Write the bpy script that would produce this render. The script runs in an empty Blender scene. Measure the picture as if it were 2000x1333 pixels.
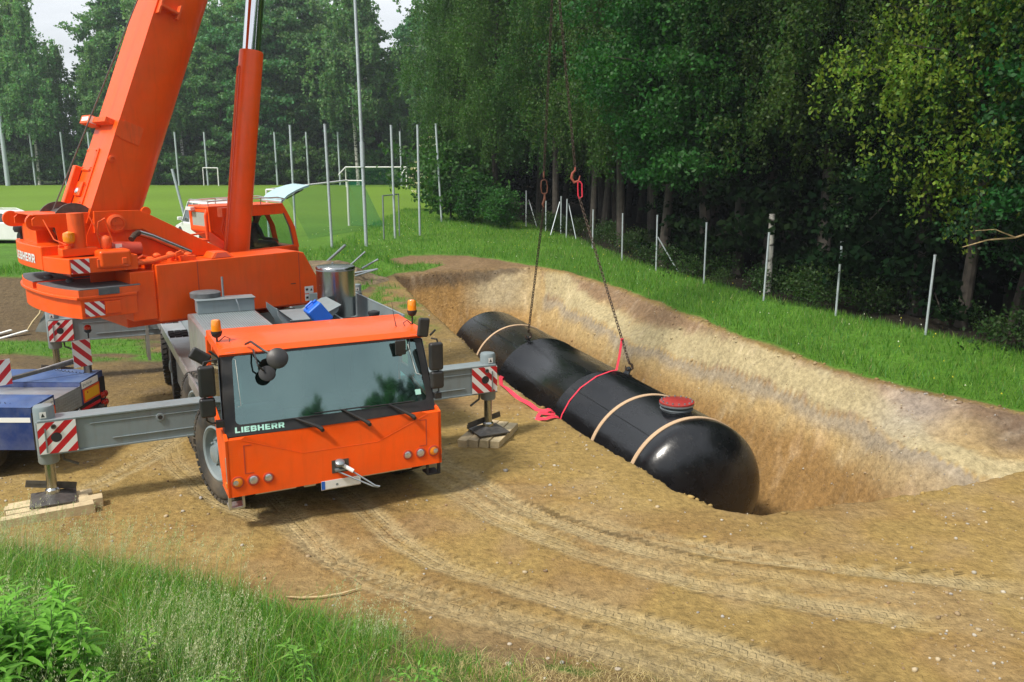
import bpy, math, random
import numpy as np
from mathutils import Vector, Matrix, Euler
from mathutils.geometry import delaunay_2d_cdt
random.seed(5); RNG = np.random.default_rng(5)
R = math.radians
scene = bpy.context.scene
COL = scene.collection
# ------------------------------------------------------------------ camera, sky, sun, exposure
cam_d = bpy.data.cameras.new('camera'); cam = bpy.data.objects.new('camera', cam_d); COL.objects.link(cam)
cam.location = (0, 0, 4.5); cam.rotation_euler = (R(90-12), 0, 0)
cam_d.sensor_width = 36; cam_d.lens = 1664/2000*36; cam_d.clip_end = 3000; cam_d.clip_start = .05
scene.camera = cam
SUN_EL, SUN_AZ = 52, 228          # azimuth clockwise from +Y (north)
w = bpy.data.worlds.new('World'); scene.world = w; w.use_nodes = True
nt = w.node_tree; nt.nodes.clear()
def N(nt, t, **k):
    n = nt.nodes.new(t)
    for a, v in k.items():
        if a.startswith('i_'):
            n.inputs[a[2:].replace('_', ' ')].default_value = v
        else: setattr(n, a, v)
    return n
def LK(nt, a, b): nt.links.new(a, b)
sky = N(nt, 'ShaderNodeTexSky', sky_type='NISHITA'); sky.sun_disc = False
sky.sun_elevation = R(SUN_EL); sky.sun_rotation = R(SUN_AZ); sky.air_density = 1.2; sky.dust_density = 3.0
tc = N(nt, 'ShaderNodeTexCoord'); mp = N(nt, 'ShaderNodeMapping'); mp.inputs['Scale'].default_value = (1, 1, 3.5)
no = N(nt, 'ShaderNodeTexNoise'); no.inputs['Scale'].default_value = 2.2; no.inputs['Detail'].default_value = 7; no.inputs['Roughness'].default_value = .6
rmp = N(nt, 'ShaderNodeMapRange'); rmp.inputs[1].default_value = .30; rmp.inputs[2].default_value = .62
rmp.inputs[3].default_value = .55; rmp.inputs[4].default_value = .97
cl = N(nt, 'ShaderNodeMixRGB'); cl.inputs[2].default_value = (11.8, 12.3, 12.9, 1)
bg = N(nt, 'ShaderNodeBackground'); bg.inputs['Strength'].default_value = .080
wo = N(nt, 'ShaderNodeOutputWorld')
LK(nt, tc.outputs['Generated'], mp.inputs[0]); LK(nt, mp.outputs[0], no.inputs['Vector']); LK(nt, no.outputs[0], rmp.inputs[0])
LK(nt, rmp.outputs[0], cl.inputs[0]); LK(nt, sky.outputs[0], cl.inputs[1]); LK(nt, cl.outputs[0], bg.inputs[0]); LK(nt, bg.outputs[0], wo.inputs[0])
sd = bpy.data.lights.new('sun', 'SUN'); sd.energy = 4.2; sd.angle = R(8); sd.color = (1, .94, .84)
sun = bpy.data.objects.new('sun', sd); COL.objects.link(sun)
_a = R(SUN_AZ); _e = R(SUN_EL)
sdir = Vector((math.sin(_a)*math.cos(_e), math.cos(_a)*math.cos(_e), math.sin(_e)))
sun.rotation_euler = sdir.to_track_quat('Z', 'Y').to_euler()
vs = scene.view_settings; vs.view_transform = 'Standard'; vs.look = 'None'; vs.exposure = 0.14; vs.gamma = 1; vs.use_curve_mapping = False
scene.cycles.max_bounces = 6; scene.cycles.transparent_max_bounces = 12; scene.cycles.diffuse_bounces = 3
# ------------------------------------------------------------------ materials
def pm(name, col, rough=.5, metal=0, coat=0, namt=.12, nscale=3, bump=0, bscale=30, dust=0, dustcol=(.30, .24, .16), spec=.5, bdist=.01):
    m = bpy.data.materials.new(name); m.use_nodes = True; t = m.node_tree; b = t.nodes['Principled BSDF']
    b.inputs['Roughness'].default_value = rough; b.inputs['Metallic'].default_value = metal
    b.inputs['Coat Weight'].default_value = coat; b.inputs['Coat Roughness'].default_value = .12; b.inputs['Specular IOR Level'].default_value = spec
    g = N(t, 'ShaderNodeTexCoord'); n1 = N(t, 'ShaderNodeTexNoise'); n1.inputs['Scale'].default_value = nscale; n1.inputs['Detail'].default_value = 6
    LK(t, g.outputs['Object'], n1.inputs['Vector'])
    mr = N(t, 'ShaderNodeMapRange'); mr.inputs[1].default_value = .3; mr.inputs[2].default_value = .7; mr.inputs[3].default_value = 1-namt; mr.inputs[4].default_value = 1+namt
    LK(t, n1.outputs[0], mr.inputs[0])
    mx = N(t, 'ShaderNodeMixRGB', blend_type='MULTIPLY'); mx.inputs[0].default_value = 1; mx.inputs[1].default_value = (*col, 1)
    LK(t, mr.outputs[0], mx.inputs[2]); out = mx.outputs[0]
    if dust:
        n2 = N(t, 'ShaderNodeTexNoise'); n2.inputs['Scale'].default_value = 2.3; n2.inputs['Detail'].default_value = 9; n2.inputs['Roughness'].default_value = .7
        LK(t, g.outputs['Object'], n2.inputs['Vector'])
        m2 = N(t, 'ShaderNodeMapRange'); m2.inputs[1].default_value = .42; m2.inputs[2].default_value = .75; m2.inputs[4].default_value = dust
        LK(t, n2.outputs[0], m2.inputs[0])
        d = N(t, 'ShaderNodeMixRGB'); d.inputs[2].default_value = (*dustcol, 1); LK(t, m2.outputs[0], d.inputs[0]); LK(t, out, d.inputs[1]); out = d.outputs[0]
        ra = N(t, 'ShaderNodeMapRange'); ra.inputs[3].default_value = rough; ra.inputs[4].default_value = min(1, rough+.6); LK(t, m2.outputs[0], ra.inputs[0]); LK(t, ra.outputs[0], b.inputs['Roughness'])
    LK(t, out, b.inputs['Base Color'])
    if bump:
        n3 = N(t, 'ShaderNodeTexNoise'); n3.inputs['Scale'].default_value = bscale; n3.inputs['Detail'].default_value = 5
        LK(t, g.outputs['Object'], n3.inputs['Vector']); bp = N(t, 'ShaderNodeBump'); bp.inputs['Strength'].default_value = bump; bp.inputs['Distance'].default_value = bdist
        LK(t, n3.outputs[0], bp.inputs['Height']); LK(t, bp.outputs[0], b.inputs['Normal'])
    return m
ORG = (.88, .090, .002)
M = dict(
 orange=pm('orange_paint', ORG, .38, coat=.15, namt=.06, dust=.20, dustcol=(.50, .17, .05), spec=.35, bump=.03, bscale=120),
 orange2=pm('orange_cast', (.82, .095, .006), .5, namt=.10, dust=.16, dustcol=(.4, .2, .1), bump=.12, bscale=60),
 redor=pm('red_primer', (.50, .055, .025), .5, namt=.12),
 grey=pm('grey_paint', (.20, .25, .27), .42, coat=.1, namt=.08, dust=.25, dustcol=(.30, .28, .24), bump=.04, bscale=90),
 dgrey=pm('dark_grey_coating', (.10, .11, .12), .75, namt=.25, nscale=9, dust=.3, dustcol=(.2, .17, .14), bump=.3, bscale=90),
 alu=pm('aluminium', (.55, .57, .58), .36, metal=.85, namt=.12, dust=.3),
 inox=pm('stainless_steel', (.42, .44, .45), .2, metal=1, namt=.06, nscale=2, dust=.18),
 ppanel=pm('painted_sky_reflection_pane', (.36, .58, .62), .25, coat=.5, namt=.08), wpane=pm('milky_rear_pane', (.36, .42, .40), .2, coat=.4, namt=.1),  # raised front pane: sky reflection painted in as opaque pale blue
 psteel=pm('pale_galvanised_steel', (.46, .52, .56), .45, metal=.3, namt=.12, nscale=12),
 chrome=pm('chromed_rod', (.85, .86, .88), .08, metal=1, namt=.02),
 steel=pm('galvanised_steel', (.28, .32, .35), .45, metal=.6, namt=.15, nscale=12),
 dsteel=pm('worn_dark_steel', (.10, .095, .09), .5, metal=.5, namt=.3, nscale=14, dust=.4, dustcol=(.25, .2, .14), bump=.3),
 black=pm('black_plastic', (.018, .018, .020), .42, namt=.2, dust=.1),
 blackm=pm('matt_black', (.02, .02, .022), .7, namt=.2),
 rubber=pm('tyre_rubber', (.035, .034, .033), .8, namt=.25, dust=.55, dustcol=(.20, .15, .09), bump=.3),
 white=pm('white_paint', (.78, .78, .77), .35, coat=.3, namt=.04),
 red=pm('red_reflective', (.52, .012, .02), .4, namt=.06),
 redlid=pm('red_lid_paint', (.33, .02, .018), .5, namt=.18, dust=.15, bump=.15),
 blue=pm('blue_paint', (.008, .030, .15), .38, coat=.3, namt=.12, dust=.25, dustcol=(.30, .33, .40)),
 bluedeck=pm('worn_blue_deck', (.035, .085, .24), .5, namt=.2, dust=.5, dustcol=(.22, .28, .38), bump=.3, bscale=60),
 bluecan=pm('blue_polyethylene', (.01, .13, .62), .45, namt=.06),
 amber=pm('amber_lens', (.85, .25, .01), .12, coat=.8, namt=.1),
 redlens=pm('red_lens', (.45, .02, .01), .15, coat=.8, namt=.1),
 lens=pm('clear_lens', (.62, .58, .62), .06, metal=.7, namt=.2, nscale=25),
 yellow=pm('yellow_reflector', (.80, .42, .01), .4, namt=.05),
 ored=pm('fluorescent_red', (.75, .09, .01), .4, namt=.05),
 mint=pm('pale_mint_lettering', (.40, .72, .62), .5, namt=.03),
 bluestrip=pm('euro_blue', (.01, .12, .55), .4, namt=.03),
 timber=pm('sawn_timber', (.56, .45, .27), .8, namt=.2, nscale=7, dust=.35, dustcol=(.30, .22, .13), bump=.4, bscale=50),
 timber2=pm('weathered_timber', (.46, .36, .22), .85, namt=.25, nscale=9, dust=.3, bump=.4, bscale=50),
 band=pm('tan_webbing', (.52, .36, .22), .8, namt=.12, nscale=30, bump=.2, bscale=200),
 sling=pm('red_webbing', (.72, .035, .07), .7, namt=.12, nscale=40, bump=.2, bscale=200),
 rust=pm('rusty_chain_steel', (.075, .052, .038), .6, metal=.4, namt=.4, nscale=30),
 orred=pm('orange_red_hook_paint', (.36, .085, .05), .5, namt=.2, nscale=30),
 grit=pm('pale_boulder', (.42, .36, .28), .85, namt=.2, nscale=6, bump=.5, bscale=20),
 skin=pm('skin', (.35, .18, .12), .55, namt=.06), shirt=pm('grey_shirt', (.10, .10, .13), .85, namt=.1), trousers=pm('dark_trousers', (.03, .035, .05), .9), cap=pm('brown_cap', (.06, .03, .03), .85),
 fabric=pm('dark_seat_fabric', (.04, .045, .05), .9), paper=pm('white_paper', (.75, .75, .70), .7, namt=.03),
 concrete=pm('grey_slab', (.10, .11, .10), .85, namt=.25, bump=.3),
 straw=pm('dry_straw', (.50, .40, .22), .8, namt=.2), wood=pm('peeled_stick', (.52, .38, .20), .7, namt=.2),
)
def grime(m, amt, col):     # rain-washed grime running down the panels
    t = m.node_tree; b = t.nodes['Principled BSDF']; g = N(t, 'ShaderNodeTexCoord'); mp_ = N(t, 'ShaderNodeMapping'); mp_.inputs['Scale'].default_value = (7, 7, .9); n = N(t, 'ShaderNodeTexNoise'); n.inputs['Scale'].default_value = 1.7; n.inputs['Detail'].default_value = 8; n.inputs['Roughness'].default_value = .62
    LK(t, g.outputs['Object'], mp_.inputs[0]); LK(t, mp_.outputs[0], n.inputs['Vector']); mr = N(t, 'ShaderNodeMapRange'); mr.inputs[1].default_value = .50; mr.inputs[2].default_value = .78; mr.inputs[4].default_value = amt; LK(t, n.outputs[0], mr.inputs[0])
    mx = N(t, 'ShaderNodeMixRGB'); mx.inputs[2].default_value = (*col, 1); LK(t, mr.outputs[0], mx.inputs[0]); LK(t, b.inputs['Base Color'].links[0].from_socket, mx.inputs[1]); LK(t, mx.outputs[0], b.inputs['Base Color'])
grime(M['orange'], .20, (.30, .055, .012)); grime(M['orange2'], .5, (.25, .06, .02)); grime(M['grey'], .4, (.16, .14, .11)); grime(M['blue'], .4, (.10, .10, .12))
def tank_mat():
    m = pm('black_bitumen_coating', (.004, .0045, .006), .2, namt=.3, nscale=5, spec=.62); t = m.node_tree; b = t.nodes['Principled BSDF']
    g = N(t, 'ShaderNodeTexCoord'); n = N(t, 'ShaderNodeTexNoise'); n.inputs['Scale'].default_value = 1.6; n.inputs['Detail'].default_value = 8; n.inputs['Roughness'].default_value = .65
    mp_ = N(t, 'ShaderNodeMapping'); mp_.inputs['Scale'].default_value = (.35, 1.4, 1.4)
    LK(t, g.outputs['Object'], mp_.inputs[0]); LK(t, mp_.outputs[0], n.inputs['Vector'])
    bp = N(t, 'ShaderNodeBump'); bp.inputs['Strength'].default_value = .35; bp.inputs['Distance'].default_value = .025; LK(t, n.outputs[0], bp.inputs['Height'])
    n2 = N(t, 'ShaderNodeTexNoise'); n2.inputs['Scale'].default_value = 55; n2.inputs['Detail'].default_value = 3; LK(t, g.outputs['Object'], n2.inputs['Vector'])
    bp2 = N(t, 'ShaderNodeBump'); bp2.inputs['Strength'].default_value = .25; bp2.inputs['Distance'].default_value = .004; LK(t, n2.outputs[0], bp2.inputs['Height']); LK(t, bp.outputs[0], bp2.inputs['Normal'])
    LK(t, bp2.outputs[0], b.inputs['Normal']); LK(t, bp2.outputs[0], b.inputs['Coat Normal'])
    mr = N(t, 'ShaderNodeMapRange'); mr.inputs[1].default_value = .35; mr.inputs[2].default_value = .65; mr.inputs[3].default_value = .17; mr.inputs[4].default_value = .36
    LK(t, n.outputs[0], mr.inputs[0]); LK(t, mr.outputs[0], b.inputs['Roughness'])
    # pale dust flecks lying on the coating
    v = N(t, 'ShaderNodeTexNoise'); v.inputs['Scale'].default_value = 9; v.inputs['Detail'].default_value = 9; v.inputs['Roughness'].default_value = .8
    mp2 = N(t, 'ShaderNodeMapping'); mp2.inputs['Scale'].default_value = (.6, 1.5, 1.5); LK(t, g.outputs['Object'], mp2.inputs[0]); LK(t, mp2.outputs[0], v.inputs['Vector'])
    m2 = N(t, 'ShaderNodeMapRange'); m2.inputs[1].default_value = .60; m2.inputs[2].default_value = .68; m2.inputs[4].default_value = .22; LK(t, v.outputs[0], m2.inputs[0])
    mx = N(t, 'ShaderNodeMixRGB'); mx.inputs[2].default_value = (.20, .17, .14, 1); LK(t, m2.outputs[0], mx.inputs[0])
    src = b.inputs['Base Color'].links[0].from_socket; LK(t, src, mx.inputs[1]); LK(t, mx.outputs[0], b.inputs['Base Color'])
    return m
M['tank'] = tank_mat()
def glass_mat(name, tint, refl=.10, rough=.02, gc=(.93, 1, .99)):
    m = bpy.data.materials.new(name); m.use_nodes = True; t = m.node_tree; t.nodes.clear()
    o = N(t, 'ShaderNodeOutputMaterial'); tr = N(t, 'ShaderNodeBsdfTransparent'); tr.inputs[0].default_value = (*tint, 1)
    gl = N(t, 'ShaderNodeBsdfGlossy'); gl.inputs['Roughness'].default_value = rough; gl.inputs[0].default_value = (*gc, 1)
    fr = N(t, 'ShaderNodeFresnel'); fr.inputs[0].default_value = 1.52
    ad = N(t, 'ShaderNodeMath', operation='ADD'); ad.inputs[1].default_value = refl; ad.use_clamp = True
    mx = N(t, 'ShaderNodeMixShader'); LK(t, fr.outputs[0], ad.inputs[0]); LK(t, ad.outputs[0], mx.inputs[0]); LK(t, tr.outputs[0], mx.inputs[1]); LK(t, gl.outputs[0], mx.inputs[2]); LK(t, mx.outputs[0], o.inputs[0])
    return m
M['wglass'] = glass_mat('tinted_windscreen_glass', (.18, .50, .45), .20, .04, (.70, 1, .96))
M['glass'] = glass_mat('cab_glass', (.80, .88, .86), .03, .02)
M['carglass'] = glass_mat('dark_car_glass', (.06, .08, .09), .10, .03)
M['paleglass'] = glass_mat('pale_tailgate_glass', (.35, .55, .60), .45, .05)
def col_mat(name, trans=.0, rough=.6, attr='Col', var=.0, tcol=1.6, spec=.3):
    m = bpy.data.materials.new(name); m.use_nodes = True; t = m.node_tree; b = t.nodes['Principled BSDF']; o = t.nodes['Material Output']
    a = N(t, 'ShaderNodeAttribute', attribute_name=attr); b.inputs['Roughness'].default_value = rough; b.inputs['Specular IOR Level'].default_value = spec
    c = a.outputs['Color']
    if var:
        oi = N(t, 'ShaderNodeObjectInfo'); mr = N(t, 'ShaderNodeMapRange'); mr.inputs[3].default_value = 1-var; mr.inputs[4].default_value = 1+var
        LK(t, oi.outputs['Random'], mr.inputs[0]); hs = N(t, 'ShaderNodeHueSaturation'); LK(t, mr.outputs[0], hs.inputs['Value']); LK(t, c, hs.inputs['Color'])
        mh = N(t, 'ShaderNodeMapRange'); mh.inputs[3].default_value = .485; mh.inputs[4].default_value = .515; wn = N(t, 'ShaderNodeMath', operation='FRACT'); mm = N(t, 'ShaderNodeMath', operation='MULTIPLY'); mm.inputs[1].default_value = 7.31
        LK(t, oi.outputs['Random'], mm.inputs[0]); LK(t, mm.outputs[0], wn.inputs[0]); LK(t, wn.outputs[0], mh.inputs[0]); LK(t, mh.outputs[0], hs.inputs['Hue']); c = hs.outputs[0]
    LK(t, c, b.inputs['Base Color'])
    if trans:
        tl = N(t, 'ShaderNodeBsdfTranslucent'); g = N(t, 'ShaderNodeMixRGB', blend_type='MULTIPLY'); g.inputs[0].default_value = 1; g.inputs[2].default_value = (tcol*1.1, tcol*1.25, tcol*.6, 1)
        LK(t, c, g.inputs[1]); LK(t, g.outputs[0], tl.inputs[0]); mx = N(t, 'ShaderNodeMixShader'); mx.inputs[0].default_value = trans
        LK(t, b.outputs[0], mx.inputs[1]); LK(t, tl.outputs[0], mx.inputs[2]); LK(t, mx.outputs[0], o.inputs[0])
    return m
M['leaf'] = col_mat('leaves', .32, .5, var=.22, spec=.22); M['darkleaf'] = col_mat('dark_needles', .1, .9, var=.2, spec=.0); M['blade'] = col_mat('grass_blades', .30, .5)
M['bark2'] = pm('grey_bark', (.062, .054, .046), .9, namt=.45, nscale=4, bump=.6, bscale=10)
M['bark'] = pm('brown_bark', (.045, .037, .030), .9, namt=.35, nscale=5, bump=.6, bscale=12)
def birch():
    m = pm('birch_bark', (.42, .41, .38), .8, namt=.15); t = m.node_tree; b = t.nodes['Principled BSDF']
    g = N(t, 'ShaderNodeTexCoord'); mp_ = N(t, 'ShaderNodeMapping'); mp_.inputs['Scale'].default_value = (1.5, 1.5, 5); n = N(t, 'ShaderNodeTexNoise'); n.inputs['Scale'].default_value = 1.6; n.inputs['Detail'].default_value = 4
    LK(t, g.outputs['Object'], mp_.inputs[0]); LK(t, mp_.outputs[0], n.inputs['Vector']); mr = N(t, 'ShaderNodeMapRange'); mr.inputs[1].default_value = .52; mr.inputs[2].default_value = .60; LK(t, n.outputs[0], mr.inputs[0])
    mx = N(t, 'ShaderNodeMixRGB'); mx.inputs[2].default_value = (.04, .035, .03, 1); LK(t, b.inputs['Base Color'].links[0].from_socket, mx.inputs[1]); LK(t, mr.outputs[0], mx.inputs[0]); LK(t, mx.outputs[0], b.inputs['Base Color'])
    return m
M['birch'] = birch()
# ------------------------------------------------------------------ mesh helpers
def empty(name, loc=(0, 0, 0), rz=0, parent=None):
    o = bpy.data.objects.new(name, None); COL.objects.link(o); o.location = loc; o.rotation_euler = (0, 0, rz); o.empty_display_size = .2
    if parent: o.parent = parent
    return o
def tag(o, label=None, cat=None, group=None, kind=None):
    if label: o['label'] = label
    if cat: o['category'] = cat
    if group: o['group'] = group
    if kind: o['kind'] = kind
    return o
def V3(p): return Vector(p)
class MB:
    def __init__(s): s.v = []; s.f = []; s.m = []; s.cm = 0; s.X = None
    def add(s, vs, fs):
        k = len(s.v)
        for p in vs:
            p = Vector(p)
            if s.X is not None: p = s.X @ p
            s.v.append(tuple(p))
        for f in fs: s.f.append(tuple(i+k for i in f)); s.m.append(s.cm)
        return s
    def mat(s, i): s.cm = i; return s
    def xf(s, m): s.X = m; return s
    def box(s, a, b):
        x0, y0, z0 = a; x1, y1, z1 = b
        x0, x1 = sorted((x0, x1)); y0, y1 = sorted((y0, y1)); z0, z1 = sorted((z0, z1))
        return s.hexa([(x0, y0, z0), (x1, y0, z0), (x1, y1, z0), (x0, y1, z0), (x0, y0, z1), (x1, y0, z1), (x1, y1, z1), (x0, y1, z1)])
    def hexa(s, p): return s.add(p, [(0, 3, 2, 1), (4, 5, 6, 7), (0, 1, 5, 4), (1, 2, 6, 5), (2, 3, 7, 6), (3, 0, 4, 7)])
    def prism(s, poly, ext):
        n = len(poly); P = [Vector(p) for p in poly]; e = Vector(ext); Q = [p+e for p in P]
        nrm = sum(((P[i]-P[0]).cross(P[(i+1) % n]-P[0]) for i in range(1, n)), Vector())
        fs = [tuple(range(n)), tuple(range(2*n-1, n-1, -1))]; sd = [(i, i+n, (i+1) % n+n, (i+1) % n) for i in range(n)]
        if nrm.dot(e) > 0: fs = [tuple(reversed(f)) for f in fs]; sd = [tuple(reversed(f)) for f in sd]
        return s.add(P+Q, fs+sd)
    def cyl(s, p0, p1, r0, r1=None, n=16, caps=True):
        r1 = r0 if r1 is None else r1; p0 = Vector(p0); p1 = Vector(p1); d = (p1-p0).normalized()
        u = d.orthogonal().normalized(); w_ = d.cross(u); vs = []
        for p, r in ((p0, r0), (p1, r1)):
            for i in range(n): a = 2*math.pi*i/n; vs.append(p+u*(r*math.cos(a))+w_*(r*math.sin(a)))
        fs = [(i, (i+1) % n, (i+1) % n+n, i+n) for i in range(n)]
        if caps: fs += [tuple(range(n-1, -1, -1)), tuple(range(n, 2*n))]
        return s.add(vs, fs)
    def tube(s, pts, r, n=8, closed=False):
        P = [Vector(p) for p in pts]; k = len(P); rr = r if isinstance(r, (list, tuple)) else [r]*k; vs = []; u = None
        for i, p in enumerate(P):
            d = (P[(i+1) % k]-P[i-1]) if closed else (P[min(i+1, k-1)]-P[max(i-1, 0)])
            d.normalize()
            u = d.orthogonal().normalized() if u is None else (u-d*u.dot(d)).normalized()
            w_ = d.cross(u)
            for j in range(n): a = 2*math.pi*j/n; vs.append(p+u*(rr[i]*math.cos(a))+w_*(rr[i]*math.sin(a)))
        fs = []
        for i in range(k if closed else k-1):
            a = i*n; b = ((i+1) % k)*n
            for j in range(n): fs.append((a+j, a+(j+1) % n, b+(j+1) % n, b+j))
        if not closed: fs += [tuple(range(n-1, -1, -1)), tuple(range((k-1)*n, k*n))]
        return s.add(vs, fs)
    def lathe(s, prof, o=(0, 0, 0), ax=(0, 0, 1), n=24, caps=True):
        d = Vector(ax).normalized(); u = d.orthogonal().normalized(); w_ = d.cross(u); o = Vector(o); vs = []
        for r, h in prof:
            for j in range(n): a = 2*math.pi*j/n; vs.append(o+d*h+u*(r*math.cos(a))+w_*(r*math.sin(a)))
        fs = []
        for i in range(len(prof)-1):
            for j in range(n): fs.append((i*n+j, i*n+(j+1) % n, (i+1)*n+(j+1) % n, (i+1)*n+j))
        if caps:
            if prof[0][0] > 1e-6: fs.append(tuple(range(n-1, -1, -1)))
            if prof[-1][0] > 1e-6: fs.append(tuple(range((len(prof)-1)*n, len(prof)*n)))
        return s.add(vs, fs)
    def ribbon(s, pts, ups, wd, th=.004):
        P = [Vector(p) for p in pts]; k = len(P); vs = []
        for i, p in enumerate(P):
            d = (P[min(i+1, k-1)]-P[max(i-1, 0)]).normalized(); up = Vector(ups[i]).normalized(); sd_ = d.cross(up).normalized()*wd/2; up = sd_.cross(d).normalized()*th
            vs += [p-sd_, p+sd_, p+sd_+up, p-sd_+up]
        fs = []
        for i in range(k-1):
            a = 4*i
            for j in range(4): fs.append((a+j, a+4+j, a+4+(j+1) % 4, a+(j+1) % 4))
        fs += [(0, 1, 2, 3), (4*k-1, 4*k-2, 4*k-3, 4*k-4)]
        return s.add(vs, fs)
    def build(s, name, mats, parent=None, bevel=0, ang=35, segs=2, loc=None, rz=None):
        me = bpy.data.meshes.new(name); me.from_pydata(s.v, [], s.f)
        if not isinstance(mats, (list, tuple)): mats = [mats]
        for m in mats: me.materials.append(M[m] if isinstance(m, str) else m)
        if len(mats) > 1: me.polygons.foreach_set('material_index', s.m)
        me.polygons.foreach_set('use_smooth', [True]*len(s.f)); me.update(); me.set_sharp_from_angle(angle=R(ang))
        o = bpy.data.objects.new(name, me); COL.objects.link(o)
        if parent: o.parent = parent
        if loc is not None: o.location = loc
        if rz is not None: o.rotation_euler = (0, 0, rz)
        if bevel:
            b = o.modifiers.new('bevel', 'BEVEL'); b.width = bevel; b.segments = segs; b.limit_method = 'ANGLE'; b.angle_limit = R(40); b.harden_normals = True
        return o
def np_mesh(name, V, F, mat, parent=None, col=None, smooth=False):
    me = bpy.data.meshes.new(name); V = np.asarray(V, np.float32); F = np.asarray(F, np.int32); k = F.shape[1]
    me.vertices.add(len(V)); me.vertices.foreach_set('co', V.ravel()); me.loops.add(F.size); me.loops.foreach_set('vertex_index', F.ravel())
    me.polygons.add(len(F)); me.polygons.foreach_set('loop_start', np.arange(len(F), dtype=np.int32)*k)
    if smooth: me.polygons.foreach_set('use_smooth', np.ones(len(F), bool))
    me.update(calc_edges=True); me.materials.append(mat)
    if col is not None:
        a = me.attributes.new('Col', 'FLOAT_COLOR', 'POINT'); c = np.ones((len(V), 4), np.float32); c[:, :3] = col; a.data.foreach_set('color', c.ravel())
    o = bpy.data.objects.new(name, me); COL.objects.link(o)
    if parent: o.parent = parent
    return o
def text_mesh(name, s, size, mat, parent, mtx, bold=.0, sx=1, ext=.002):
    c = bpy.data.curves.new(name, 'FONT'); c.body = s; c.size = size; c.extrude = ext; c.offset = bold; c.space_character = 1.0+bold*2
    o = bpy.data.objects.new(name, c); COL.objects.link(o); dg = bpy.context.evaluated_depsgraph_get(); me = bpy.data.meshes.new_from_object(o.evaluated_get(dg))
    bpy.data.objects.remove(o); bpy.data.curves.remove(c)
    me.transform(mtx @ Matrix.Diagonal((sx, 1, 1, 1))); me.materials.clear(); me.materials.append(M[mat]); me.name = name
    ob = bpy.data.objects.new(name, me); COL.objects.link(ob)
    if parent: ob.parent = parent
    return ob
def block_text(name, s, h, mat, parent, f, sx=1, out=.003):
    # heavy block capitals as flat non-overlapping pieces laid on a surface f(across, up, out)
    W = {'I': .26, 'L': .66, 'E': .70, 'B': .76, 'H': .82, 'R': .78}; b = .24; t = .17
    def G(c):
        q = [[(0, 0), (b, 0), (b, .7), (0, .7)]]; R4 = lambda x0, y0, x1, y1: q.append([(x0, y0), (x1, y0), (x1, y1), (x0, y1)])
        if c == 'L': R4(b, 0, .62, t)
        if c == 'E': R4(b, 0, .66, t); R4(b, .28, .60, .28+.14); R4(b, .7-t, .66, .7)
        if c == 'H': R4(b, .28, .54, .28+.16); R4(.54, 0, .78, .7)
        if c == 'B': R4(b, 0, .5, t); R4(b, .29, .5, .42); R4(b, .7-t, .5, .7); q.append([(.5, 0), (.66, .03), (.73, .12), (.73, .26), (.66, .355), (.5, .355)]); q.append([(.5, .355), (.64, .365), (.70, .44), (.70, .60), (.64, .68), (.5, .7)])
        if c == 'R': R4(b, .24, .5, .38); R4(b, .7-t, .5, .7); q.append([(.5, .24), (.66, .27), (.73, .36), (.73, .58), (.66, .67), (.5, .7)]); q.append([(.36, .24), (.50, 0), (.76, 0), (.60, .2599), (.5, .24)])
        return q
    m = MB(); x0 = 0
    for c in s:
        for poly in G(c): m.add([f((x0+x)*h*sx, y*h, out) for x, y in poly], [tuple(range(len(poly)))])
        x0 += W[c]+.09
    return m.build(name, mat, parent)
def text_on(name, s, size, mat, parent, f, bold=0, sx=1, ext=.002):
    # letters laid onto a curved surface: f(across, up, out) gives the point
    o = text_mesh(name, s, size, mat, parent, Matrix.Identity(4), bold, sx, ext)
    for v in o.data.vertices: v.co = f(v.co.x, v.co.y, v.co.z+ext)
    return o
def basis(o, x, y):      # matrix with origin o, text right = x, text up = y
    x = Vector(x).normalized(); y = Vector(y).normalized(); z = x.cross(y).normalized(); y = z.cross(x)
    m = Matrix((x, y, z)).transposed().to_4x4(); m.translation = Vector(o); return m
def clip_poly(poly, a, b, c):    # keep a*x+b*y<=c
    out = []
    for i in range(len(poly)):
        p, q = poly[i], poly[(i+1) % len(poly)]; dp = a*p[0]+b*p[1]-c; dq = a*q[0]+b*q[1]-c
        if dp <= 0: out.append(p)
        if dp*dq < 0: t = dp/(dp-dq); out.append((p[0]+(q[0]-p[0])*t, p[1]+(q[1]-p[1])*t))
    return out
def stripe_board(name, parent, o, x, y, w_, h, pitch=.14, sgn=1, th=.012, back=True, phase=0.0, edge=None):
    """board at o (lower left corner), x/y unit directions; alternating red and white diagonals"""
    mb = MB(); mt = basis(o, x, y); mb.xf(mt)
    if back: mb.mat(0).box((0, 0, -th), (w_, h, 0))
    k = 0; s0 = -h-pitch*2+phase
    while s0 < w_+h+pitch:
        poly = [(0.001, .001), (w_-.001, .001), (w_-.001, h-.001), (.001, h-.001)]
        poly = clip_poly(poly, 1, -sgn, s0+pitch); poly = clip_poly(poly, -1, sgn, -s0) if poly else poly
        if sgn < 0: pass
        if len(poly) > 2: mb.mat(1+(k % 2)).add([(p[0], p[1], .0025) for p in poly], [tuple(range(len(poly)))])
        s0 += pitch; k += 1
    return mb.build(name, ['alu', 'white', 'red'], parent)
def dup(root, loc=None, rz=None, label=None, group=None, deep=True):
    r = root.copy(); COL.objects.link(r)
    if loc is not None: r.location = loc
    if rz is not None: r.rotation_euler = (0, 0, rz) if not isinstance(rz, tuple) else rz
    if label: r['label'] = label
    if group: r['group'] = group
    def cp(src, dst):
        for ch in list(src.children):
            c = ch.copy(); COL.objects.link(c); c.parent = dst; cp(ch, c)
    if deep: cp(root, r)
    return r
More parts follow.
